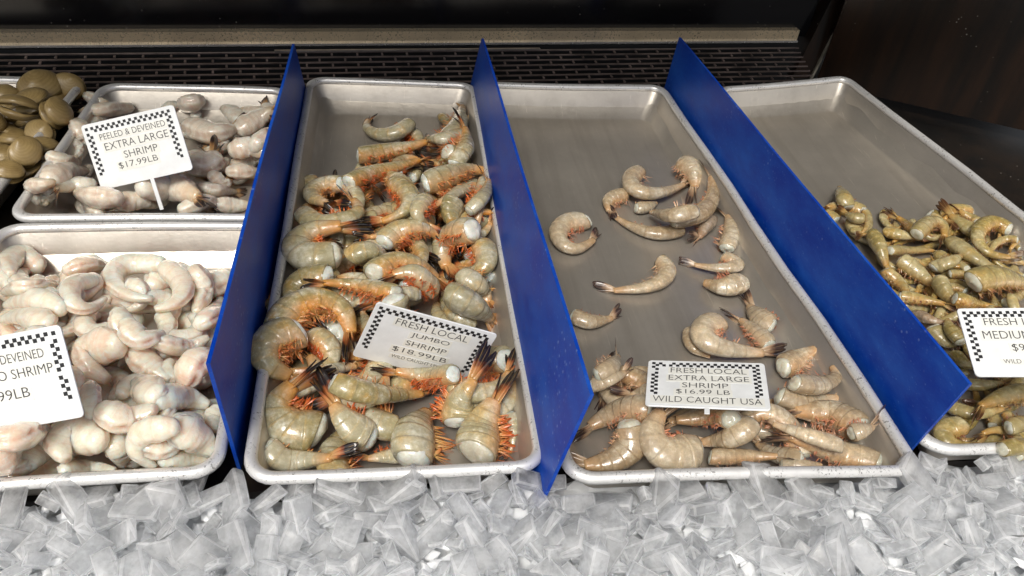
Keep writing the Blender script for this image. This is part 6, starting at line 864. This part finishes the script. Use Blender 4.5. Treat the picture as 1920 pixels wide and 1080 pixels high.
('LA',0.0117,'','smooth peeled shrimp lying crosswise right of the card bottom corner',[-998, 552, 183, -963, 539, 173, -930, 529, 157, -899, 526, 136, -868, 534, 114, -837, 550, 98, -805, 566, 95, -770, 576, 105, -731, 578, 127, -692, 577, 152, -653, 578, 174]),
('LA',0.0099,'','fully peeled shrimp in the second row back from its front rim, third from the left',[-1491, 502, -99, -1497, 477, -98, -1502, 451, -97, -1505, 422, -92, -1506, 390, -83, -1506, 357, -73, -1507, 326, -65, -1508, 297, -60, -1511, 271, -61, -1516, 249, -65, -1522, 228, -70]),
('LA',0.0116,'','fully peeled shrimp in the first row back from its front rim, first from the left',[-1667, 238, 237, -1645, 212, 237, -1625, 190, 233, -1607, 171, 225, -1592, 157, 211, -1581, 147, 191, -1575, 142, 164, -1571, 137, 135, -1570, 130, 106, -1572, 118, 82, -1569, 101, 64]),
('LA',0.0113,'','fully peeled shrimp in the first row back from its front rim, third from the left',[-1438, 365, 187, -1452, 338, 207, -1462, 305, 235, -1467, 265, 270, -1473, 229, 304, -1485, 204, 328, -1509, 199, 334, -1545, 213, 324, -1591, 246, 296, -1639, 281, 266, -1686, 314, 238]),
('LA',0.0090,'','fully peeled shrimp in the second row back from its front rim, eighth from the left',[-996, 526, -80, -977, 494, -75, -960, 464, -73, -946, 442, -79, -937, 429, -97, -933, 425, -127, -935, 429, -166, -940, 436, -212, -942, 436, -249, -942, 429, -277, -937, 413, -295]),
('LA',0.0083,'','fully peeled shrimp in the first row back from its front rim, sixth from the left',[-577, 305, -93, -550, 312, -110, -523, 322, -131, -498, 337, -157, -473, 352, -183, -447, 366, -207, -418, 376, -222, -389, 384, -235, -357, 388, -241, -324, 387, -242, -290, 385, -240]),
('LA',0.0071,'','slim peeled shrimp lying along the front rim below the round one',[-1252, 230, -79, -1239, 267, -125, -1227, 305, -173, -1214, 344, -221, -1194, 370, -255, -1165, 382, -272, -1128, 377, -269, -1087, 365, -260, -1044, 349, -246, -1001, 332, -231, -960, 317, -219]),
('LA',0.0089,'','pink peeled shrimp hooked open to the right near the front rim',[-487, 348, 217, -538, 344, 214, -593, 349, 204, -652, 362, 180, -710, 372, 143, -745, 357, 94, -758, 337, 34, -755, 318, -27, -726, 300, -73, -685, 282, -105, -640, 253, -124]),
('LA',0.0119,'','white peeled shrimp in the front right corner of its tray',[-486, 441, 106, -457, 431, 94, -430, 427, 74, -406, 429, 47, -383, 433, 15, -362, 435, -20, -341, 434, -52, -318, 427, -80, -294, 415, -101, -268, 395, -115, -240, 371, -122]),
('LA',0.0126,'','round cream peeled shrimp by the front rim below the card',[-1052, 402, 37, -1103, 433, 23, -1156, 468, 9, -1206, 494, -1, -1249, 496, -2, -1281, 473, 5, -1303, 434, 16, -1315, 383, 30, -1294, 323, 38, -1253, 275, 42, -1214, 229, 44]),
('UA',0.0091,'n','small white tail-on shrimp at the back left of its tray',[-2653, 6112, -134, -2623, 6092, -135, -2591, 6066, -132, -2552, 6020, -119, -2500, 5942, -89, -2461, 5894, -75, -2431, 5872, -74, -2407, 5867, -83, -2394, 5889, -105, -2385, 5924, -135, -2368, 5940, -155]),
('UA',0.0128,'d','tail-on shrimp with dark tail at the card top right corner',[-1313, 6032, -112, -1333, 6014, -111, -1355, 5999, -111, -1379, 5994, -117, -1407, 6004, -131, -1438, 6026, -153, -1471, 6057, -180, -1506, 6094, -211, -1538, 6122, -238, -1567, 6136, -259, -1592, 6138, -272]),
('UA',0.0104,'','tail-on shrimp with purple tail pointing left at the back left',[-2183, 6031, -226, -2228, 5992, -213, -2264, 5933, -188, -2293, 5853, -153, -2312, 5749, -104, -2336, 5663, -65, -2378, 5625, -52, -2438, 5638, -67, -2517, 5701, -108, -2606, 5788, -163, -2691, 5861, -211]),
('UA',0.0111,'','pink tail-on shrimp against the left wall beside the card',[-2376, 5043, -127, -2391, 5058, -115, -2404, 5066, -99, -2414, 5066, -78, -2422, 5065, -56, -2428, 5061, -32, -2444, 5089, -24, -2470, 5151, -33, -2507, 5250, -62, -2549, 5360, -96, -2596, 5483, -137]),
('UA',0.0124,'','tail-on shrimp with black tail near the back right',[-474, 6022, -294, -508, 6028, -291, -542, 6032, -286, -576, 6035, -281, -610, 6041, -278, -645, 6049, -275, -680, 6061, -274, -715, 6078, -274, -751, 6097, -273, -786, 6117, -273, -822, 6137, -272]),
('UA',0.0108,'w','tail-on shrimp with black tail fan by the divider at the back',[-331, 5911, -185, -349, 5921, -182, -367, 5927, -177, -384, 5929, -169, -401, 5930, -161, -418, 5933, -154, -435, 5941, -148, -452, 5954, -144, -469, 5974, -142, -487, 5997, -141, -505, 6021, -141]),
('UA',0.0101,'L1.6','brown shelled tail-on shrimp with long tail pointing up left',[-803, 5938, -335, -834, 5977, -328, -864, 6011, -318, -892, 6041, -305, -921, 6068, -292, -951, 6094, -279, -983, 6117, -268, -1016, 6138, -259, -1050, 6156, -250, -1086, 6177, -243, -1121, 6202, -238]),
('UA',0.0160,'','big curved cream tail-on shrimp right of the card',[-1335, 5609, -230, -1280, 5576, -234, -1223, 5533, -235, -1164, 5484, -232, -1103, 5434, -222, -1042, 5396, -208, -988, 5398, -203, -942, 5436, -210, -902, 5504, -228, -863, 5579, -249, -823, 5653, -271]),
('UA',0.0128,'','pale tail-on shrimp sloping up to the divider',[-745, 5582, -245, -709, 5617, -237, -671, 5647, -227, -634, 5679, -218, -597, 5714, -209, -559, 5744, -196, -521, 5768, -178, -483, 5786, -156, -441, 5784, -123, -401, 5787, -93, -362, 5802, -68]),
('UA',0.0136,'','tail-on peeled shrimp in the fifth row back from its front rim, third from the left',[-464, 4897, -71, -442, 4947, -77, -421, 5006, -89, -400, 5071, -104, -380, 5140, -122, -360, 5206, -136, -339, 5267, -145, -320, 5325, -149, -306, 5386, -149, -297, 5451, -147, -288, 5517, -145]),
('UA',0.0118,'','tail-on peeled shrimp in the fourth row back from its front rim, fifth from the left',[-717, 4898, -149, -677, 4903, -139, -638, 4913, -129, -599, 4922, -120, -560, 4931, -119, -521, 4934, -126, -482, 4925, -136, -445, 4906, -147, -408, 4884, -158, -371, 4856, -166, -332, 4825, -170]),
('UA',0.0162,'','bulky white tail-on shrimp touching the right edge of the card',[-1178, 4653, -141, -1141, 4629, -141, -1105, 4603, -143, -1070, 4580, -146, -1035, 4563, -150, -1001, 4562, -155, -976, 4598, -162, -965, 4664, -170, -961, 4740, -178, -957, 4817, -186, -951, 4890, -192]),
('UA',0.0103,'d','tail-on peeled shrimp in the third row back from its front rim, sixth from the left',[-874, 4347, -159, -860, 4343, -176, -848, 4341, -195, -837, 4342, -217, -825, 4340, -236, -810, 4337, -253, -792, 4336, -265, -774, 4355, -276, -761, 4389, -285, -748, 4425, -292, -733, 4452, -295]),
('UA',0.0105,'n','bluish grey straight tail-on shrimp by the divider',[-703, 4498, -194, -668, 4505, -197, -635, 4516, -202, -603, 4535, -213, -573, 4561, -229, -543, 4592, -251, -514, 4624, -274, -484, 4656, -300, -453, 4676, -318, -419, 4687, -330, -383, 4688, -336]),
('UA',0.0106,'n','oval cream tail-on shrimp against the left wall',[-2550, 4434, 5, -2527, 4430, -9, -2507, 4435, -29, -2492, 4452, -56, -2479, 4479, -84, -2469, 4518, -115, -2458, 4563, -144, -2447, 4608, -171, -2434, 4650, -194, -2416, 4683, -212, -2394, 4704, -224]),
('UA',0.0128,'n','tail-on peeled shrimp in the second row back from its front rim, first from the left',[-2365, 3832, 102, -2358, 3899, 83, -2356, 3978, 58, -2355, 4060, 29, -2352, 4143, -5, -2339, 4204, -33, -2326, 4264, -66, -2314, 4328, -104, -2304, 4395, -145, -2286, 4448, -177, -2266, 4496, -205]),
('UA',0.0093,'n','tail-on peeled shrimp in the first row back from its front rim, third from the left',[-2549, 3791, 35, -2517, 3773, 52, -2481, 3747, 75, -2442, 3714, 102, -2407, 3688, 124, -2376, 3670, 142, -2350, 3663, 152, -2329, 3668, 156, -2313, 3682, 155, -2297, 3699, 154, -2282, 3716, 152]),
('UA',0.0079,'n','tail-on peeled shrimp in the first row back from its front rim, first from the left',[-2609, 3731, -70, -2592, 3736, -79, -2577, 3747, -91, -2565, 3763, -107, -2553, 3778, -123, -2539, 3792, -138, -2523, 3801, -149, -2504, 3806, -157, -2484, 3805, -162, -2462, 3802, -164, -2438, 3797, -165]),
('UA',0.0109,'','flat white tail-on shrimp on the front rim left of a dark tail',[-1058, 3667, -144, -1028, 3692, -142, -998, 3716, -138, -968, 3743, -135, -941, 3779, -141, -914, 3821, -155, -888, 3871, -181, -864, 3927, -219, -841, 3983, -262, -814, 4025, -297, -783, 4058, -324]),
('UA',0.0087,'d','tail-on peeled shrimp in the second row back from its front rim, sixth from the left',[-770, 3940, -272, -740, 3955, -286, -711, 3975, -303, -682, 3995, -320, -652, 4012, -333, -621, 4026, -344, -589, 4038, -350, -557, 4049, -355, -524, 4062, -360, -492, 4075, -365, -458, 4085, -368]),
('UA',0.0114,'n','tail-on peeled shrimp in the first row back from its front rim, eighth from the left',[-1708, 3735, -116, -1679, 3757, -122, -1650, 3782, -129, -1622, 3808, -136, -1591, 3828, -143, -1561, 3845, -155, -1531, 3861, -173, -1504, 3878, -198, -1479, 3895, -227, -1452, 3907, -254, -1422, 3911, -274]),
('UA',0.0156,'','large translucent tail-on shrimp below the card stake',[-1464, 3851, 12, -1421, 3890, -11, -1385, 3953, -46, -1347, 4013, -82, -1302, 4050, -108, -1249, 4056, -124, -1185, 4014, -117, -1110, 3927, -85, -1035, 3832, -50, -963, 3744, -19, -895, 3666, 7]),
('UA',0.0081,'L1.5','tail-on shrimp with yellow tail pointing right by the divider',[-942, 4085, -133, -906, 4073, -136, -872, 4066, -144, -841, 4070, -159, -812, 4089, -181, -786, 4123, -212, -763, 4170, -248, -738, 4221, -284, -712, 4265, -314, -683, 4298, -337, -650, 4316, -351]),
('UA',0.0082,'L2.2','tail-on shrimp with long brown tail slanting to the front left corner',[-2047, 3998, -58, -2077, 3983, -52, -2109, 3971, -47, -2142, 3964, -45, -2179, 3965, -50, -2212, 3957, -49, -2238, 3932, -39, -2254, 3885, -18, -2260, 3816, 14, -2262, 3739, 48, -2270, 3678, 74]),
('UA',0.0128,'n','plump tail-on shrimp by the front rim under the card corner',[-1702, 3613, 20, -1742, 3617, 18, -1784, 3625, 14, -1828, 3638, 6, -1874, 3658, -5, -1923, 3685, -20, -1977, 3727, -42, -2035, 3780, -67, -2096, 3839, -95, -2154, 3895, -119, -2211, 3943, -139]),
]
for i, (kind, R, opt, label, P) in enumerate(SHRIMP): build_shrimp(kind, R, opt, label, P, 1000+i)

# ---------------------------------------------------------------- clams
CLAMS = [([-0.3279, 0.5834, -0.0323], 0.0237, (8, -12, 10)), ([-0.3482, 0.5831, -0.0182], 0.0225, (-10, 10, 70)), ([-0.3052, 0.6035, -0.0166], 0.023, (15, 5, 120)), ([-0.2781, 0.4776, -0.0108], 0.0203, (5, 15, 60)), ([-0.2905, 0.4454, -0.0122], 0.0197, (-8, -5, 20)), ([-0.3127, 0.5651, 0.0028], 0.0237, (-10, 15, 150)), ([-0.3535, 0.5503, -0.033], 0.0222, (10, 8, 90)), ([-0.3305, 0.5336, -0.0338], 0.0205, (0, 10, 10)), ([-0.318, 0.5397, 0.0075], 0.0234, (-25, 20, 10)), ([-0.3164, 0.6054, -0.0006], 0.0269, (35, -10, 40)), ([-0.2888, 0.6184, -0.0039], 0.0203, (70, 20, 0)), ([-0.274, 0.5297, 0.0071], 0.0217, (60, 15, 80)), ([-0.2873, 0.5036, -0.0052], 0.0178, (30, 20, -40)), ([-0.3509, 0.5836, -0.0021], 0.0189, (20, 10, 0)), ([-0.3406, 0.5439, -0.0327], 0.0229, (-15, 35, 30)), ([-0.2811, 0.4444, 0.0053], 0.0187, (50, -20, 60)), ([-0.3327, 0.4972, -0.0347], 0.0184, (15, 0, 0)), ([-0.2881, 0.4104, 0.0014], 0.0158, (20, 20, 20)), ([-0.3597, 0.5363, -0.0112], 0.0234, (10, 20, 0)), ([-0.3601, 0.5018, -0.0337], 0.0206, (30, 20, 50))]
CLAB = ['clam buried in the pile behind the large tan clam', 'clam buried under the left end of the clam pile', 'clam showing between the olive clam and the tall one', 'clam under the orange tan one near the right tray wall', 'clam buried low at the front of the clam pile', 'clam lying under the broad olive brown one', 'clam buried at the left edge of the photo', 'clam buried under the big ridged brown one', 'large tan clam facing out in the middle of the pile', 'broad olive brown clam at the top of the pile by the back', 'upright brown clam in the back right corner, seen edge on', 'tall clam standing against the right wall of the clam tray', 'small clam with a pale chipped edge near the tray wall',
        'dark clam under the left end of the tray back wall', 'big ridged brown clam in the lower pile', 'orange tan clam leaning on the right tray wall', 'pale brown clam in the lower pile at left', 'orange brown clam frontmost by the tray corner', 'clam at the left side of its tray behind the big tan one', 'clam at the front left of its tray']
def valve(R, sgn):
    V_, F_, C_ = [], [], []; nr, na = 12, 28
    for i in range(nr+1):
        r = i/nr
        for k in range(na):
            a = 2*math.pi*k/na
            # off-centre growth rings about the umbo at +y
            ex = R*math.cos(a)*1.0; ey = R*.86*math.sin(a)*(1+.06*math.cos(2*a)); um = Vector((R*.15, R*.72, 0))
            x = um.x+(ex-um.x)*r; y = um.y+(ey-um.y)*r
            hh = (.60+.07*math.sin(R*9000))*R*math.sqrt(max(0, 1-(x/R)**2*.98-(y/(.88*R))**2*.98))+.06*R*math.exp(-((x-um.x)**2+(y-um.y)**2)/(R*R*.05))
            V_.append((x, y, sgn*(hh+.0006))); C_.append((r, .5, k/na))
    for i in range(nr):
        for k in range(na):
            q = (i*na+k, (i+1)*na+k, (i+1)*na+(k+1) % na, i*na+(k+1) % na); F_.append(q if sgn > 0 else q[::-1])
    F_.append(tuple(nr*na+k for k in range(na)) if sgn < 0 else tuple(nr*na+k for k in range(na-1, -1, -1)))
    return mesh_from('valve', V_, F_, M_CLAM, True, C_)
for (P, R, tl), lab in zip(CLAMS, CLAB):
    e = link('clam', None, None, P); e.rotation_euler = [math.radians(a) for a in tl]
    tag(e, lab, 'clam', 'brown clams in the rear left tray')
    for sg in (1, -1): link('valve', valve(R, sg), e)

# ---------------------------------------------------------------- price cards
CARDS = {'C': {'W': 0.098, 'H': 0.0655, 'R': [[0.9344, 0.3183, -0.1599], [-0.2818, 0.9351, 0.2149], [0.218, -0.1557, 0.9635]], 't': [0.3136, 0.0472, 0.0165]}, 'UA': {'W': 0.099, 'H': 0.0675, 'R': [[0.9629, -0.2394, -0.1245], [0.0037, 0.473, -0.8811], [0.2698, 0.8479, 0.4563]], 't': [-0.1879, 0.3782, 0.0006]}, 'B': {'W': 0.108, 'H': 0.07, 'R': [[0.9435, 0.3268, -0.054], [-0.0326, -0.0706, -0.997], [-0.3296, 0.9425, -0.0559]], 't': [0.0761, 0.1342, -0.007]}, 'LA': {'W': 0.098, 'H': 0.067, 'R': [[0.9561, -0.2021, -0.2121], [-0.0646, 0.5607, -0.8255], [0.2858, 0.8029, 0.5231]], 't': [-0.197, 0.0381, 0.0118]}, 'D': {'W': 0.098, 'H': 0.067, 'R': [[0.9539, 0.1675, -0.249], [-0.2249, 0.9483, -0.2237], [0.1987, 0.2694, 0.9423]], 't': [0.5829, 0.0329, 0.0561]}}
TEXT = {
 'B': ([('FRESH LOCAL', .50, .735, .60, .105), ('JUMBO', .52, .575, .32, .095), ('SHRIMP', .52, .435, .34, .085), ('$18.99LB', .50, .275, .46, .095), ('WILD CAUGHT USA', .50, .165, .42, .055)], 'white price card reading fresh local jumbo shrimp, standing in the heap'),
 'C': ([('FRESH LOCAL', .52, .72, .64, .11), ('EXTRA LARGE', .52, .555, .67, .11), ('SHRIMP', .49, .40, .38, .105), ('$16.99 LB', .47, .255, .44, .105), ('WILD CAUGHT USA', .50, .085, .88, .12)], 'white price card reading extra large shrimp and wild caught, lying flat on shrimp'),
 'UA': ([('PEELED & DEVEINED', .51, .725, .70, .09), ('EXTRA LARGE', .52, .56, .68, .11), ('SHRIMP', .53, .395, .36, .105), ('$17.99LB', .47, .24, .42, .105)], 'white price card reading peeled and deveined extra large, on a white stake'),
 'LA': ([('PEELED & DEVEINED', .50, .70, .66, .095), ('JUMBO SHRIMP', .54, .495, .66, .135), ('$18.99LB', .42, .30, .46, .125)], 'yellowed white price card over the pink peeled shrimp, cut off by the left edge'),
 'D': ([('FRESH LOCAL', .50, .735, .62, .105), ('MEDIUM SHRIMP', .53, .535, .76, .115), ('$9.99LB', .52, .345, .34, .115), ('WILD CAUGHT USA', .50, .18, .50, .06)], 'white price card reading fresh local medium, cut off by the right edge'),
}
def text_mesh(body):
    cu = bpy.data.curves.new('lettering', 'FONT'); cu.body = body; cu.size = 1; cu.resolution_u = 3; cu.offset = -.010
    ob = bpy.data.objects.new('lettering', cu); COL.objects.link(ob); bpy.context.view_layer.update()
    me = bpy.data.meshes.new_from_object(ob.evaluated_get(bpy.context.evaluated_depsgraph_get()))
    bpy.data.objects.remove(ob); return me
for n, c in CARDS.items():
    W, H = c['W'], c['H']; Rm = Matrix(c['R']).to_4x4(); Mw = Matrix.Translation(c['t']) @ Rm
    bm = bmesh.new(); r = .0035; th = .0012; pts = []
    for cx, cy, a0 in ((W-r, H-r, 0), (r, H-r, 90), (r, r, 180), (W-r, r, 270)):
        for k in range(5): a = math.radians(a0+k*22.5); pts.append((cx+r*math.cos(a), cy+r*math.sin(a)))
    top = [bm.verts.new((x, y, 0)) for x, y in pts]; bot = [bm.verts.new((x, y, -th)) for x, y in pts]
    bm.faces.new(top); bm.faces.new(bot[::-1])
    for k in range(len(pts)): bm.faces.new((top[k], bot[k], bot[(k+1) % len(pts)], top[(k+1) % len(pts)]))
    bmesh.ops.bevel(bm, geom=[e for e in bm.edges if all(abs(v.co.z) < 1e-6 for v in e.verts)], offset=.0003, segments=1, affect='EDGES')
    card = bmobj('price_card', bm, M_CARD); card.matrix_world = Mw
    tag(card, TEXT[n][1], 'price card', 'price cards with checkered borders')
    # checkered border on three sides
    bm = bmesh.new(); q = .0029; rng = random.Random(n)
    def sq(x, y):
        if rng.random() < .04: return
        x += rng.uniform(-.0002, .0002); y += rng.uniform(-.0002, .0002)
        vs = [bm.verts.new((x+a*q, y+b*q, .00035)) for a, b in ((0, 0), (1, 0), (1, 1), (0, 1))]; bm.faces.new(vs)
        lo = [bm.verts.new((v.co.x, v.co.y, .00005)) for v in vs]
        for k in range(4): bm.faces.new((vs[k], lo[k], lo[(k+1) % 4], vs[(k+1) % 4]))
    m0 = .0035; nx = int((W-2*m0)/q)
    for i in range(nx): sq(m0+i*q, H-m0-q*(1+(i % 2)))
    ny = int((H*.80-m0)/q)
    for j in range(2, ny):
        sq(m0+q*(j % 2), H-m0-q*(j+1)); sq(m0+(nx-1)*q-q*(j % 2), H-m0-q*(j+1))
    bmobj('checker_border', bm, M_INK, card)
    # tape strips and lettering
    for body, cx, cy, wd, ht in TEXT[n][0]:
        x0, x1 = (cx-wd/2)*W-.002, (cx+wd/2)*W+.002; y0, y1 = (cy-ht*.22)*H-.0004, (cy+ht*1.1)*H
        bm = bmesh.new(); box(bm, ((x0+x1)/2, (y0+y1)/2, .00012), (x1-x0, y1-y0, .00014)); tp = bmobj('label_tape', bm, M_TAPE, card)
        me = text_mesh(body); co = np.empty(len(me.vertices)*3); me.vertices.foreach_get('co', co); co = co.reshape(-1, 3)
        mn, mx = co.min(0), co.max(0)
        co[:, 0] = (cx-wd/2)*W+(co[:, 0]-mn[0])/(mx[0]-mn[0])*wd*W; co[:, 1] = cy*H+(co[:, 1]-mn[1])/(mx[1]-mn[1])*ht*H; co[:, 2] = .0004
        me.vertices.foreach_set('co', co.ravel()); me.update(); me.materials.clear(); me.materials.append(M_LETTER)
        link('lettering', me, tp)
    # stake
    bm = bmesh.new(); L = {'C': .008, 'B': .02, 'UA': .034}.get(n, .03)
    box(bm, (W*{'UA': .55, 'LA': .12, 'D': .8}.get(n, .5), -L/2+.001, -th*.5), (.004, L, th*.9)); bmobj('stake', bm, M_CARD, card)

# ---------------------------------------------------------------- ice
rng = random.Random(77)
def chunk(k):
    r = random.Random(300+k); bm = bmesh.new()
    sx, sy, sz = r.uniform(.012, .023), r.uniform(.007, .0125), r.uniform(.0035, .0080)
    kind = k % 3
    for x in (-1, 1):
        for y in (-1, 1):
            for z in (-1, 1):
                j = .30 if kind else .14
                bm.verts.new((x*sx*(1+r.uniform(-j, j)), y*sy*(1+r.uniform(-j, j)), z*sz*(1+r.uniform(-j, j))))
    if kind == 2:
        for _ in range(4): bm.verts.new((r.uniform(-1, 1)*sx*1.1, r.uniform(-1, 1)*sy*1.1, r.choice((-1, 1))*sz*1.2))
    h = bmesh.ops.convex_hull(bm, input=bm.verts)
    bmesh.ops.delete(bm, geom=[v for v in bm.verts if not v.link_faces], context='VERTS')
    bmesh.ops.dissolve_limit(bm, angle_limit=.12, verts=bm.verts, edges=bm.edges)
    bmesh.ops.bevel(bm, geom=list(bm.edges), offset=.0014, segments=3, affect='EDGES', profile=.6, material=1)
    me = bpy.data.meshes.new('ice_chunk'); bm.to_mesh(me); bm.free(); me.materials.append(M_ICE); me.materials.append(M_FROST)
    me.polygons.foreach_set('use_smooth', [True]*len(me.polygons)); return me
CH = [chunk(k) for k in range(16)]
def rim_y(x): return .004 if x < -.012 else -.001 if x < .234 else -.017 if x < .546 else -.004
bm = bmesh.new(); nx, ny = 150, 60
vv = []
for i in range(nx+1):
    for j in range(ny+1):
        x = -.6+1.7*i/nx; y = -.42+.445*j/ny
        z = -.030-.006*math.sin(40*x+3*y)*math.sin(33*y)-rng.uniform(0, .008)-(.022 if y > rim_y(x)+.004 else 0)
        vv.append(bm.verts.new((x, y, z)))
for i in range(nx):
    for j in range(ny):
        a = i*(ny+1)+j; bm.faces.new((vv[a], vv[a+ny+1], vv[a+ny+2], vv[a+1]))
for _ in range(2600):
    x, y = rng.uniform(-.26, .76), rng.uniform(-.175, .014); r = rng.uniform(.003, .008)
    if y > rim_y(x)+.002: continue
    h = bmesh.ops.create_icosphere(bm, subdivisions=1, radius=r, matrix=Matrix.Translation((x, y, rng.uniform(-.034, -.022))) @ Matrix.Rotation(rng.uniform(0, 6), 4, 'Z') @ Matrix.Diagonal((1.5, 1, .7, 1)))
    for v in h['verts']: v.co += Vector((rng.uniform(-1, 1), rng.uniform(-1, 1), rng.uniform(-1, 1)))*r*.3
tag(bmobj('crushed_ice', bm, M_BED), 'bed of crushed ice in front of the trays', kind='stuff')
spots = []
def spot_ok(x, y, d):
    return all((x-a)**2+(y-b)**2 > d*d for a, b in spots)
lay = []
for dmin, z0, z1 in ((.0360, -.022, -.017), (.0132, -.015, -.0065)):
    spots = []
    for _ in range(9000):
        x, y = rng.uniform(-.22, .74), rng.uniform(-.125, .012)
        if y > rim_y(x)+(.006 if z1 < -.015 else -.001) or not spot_ok(x, y, dmin): continue
        if x < -.18 or x > .655+.67*y or y < -.080-.067*x: continue
        spots.append((x, y)); lay.append((x, y, rng.uniform(z0, z1)))
print('ice pieces', len(lay))
if len(lay) > 298: rng.shuffle(lay); lay = lay[:298]
for x, y, z in lay:
    o = link('ice_chunk', rng.choice(CH), None, (x, y, z)); s = rng.uniform(.45, 1.05); o.scale = (s, s, s)
    o.rotation_euler = (rng.gauss(0, .55), rng.gauss(0, .55), rng.uniform(0, 6.28))
    tag(o, 'clear frosty chunk of ice in the bed before the trays', 'ice chunk', 'ice chunks in front of the trays')
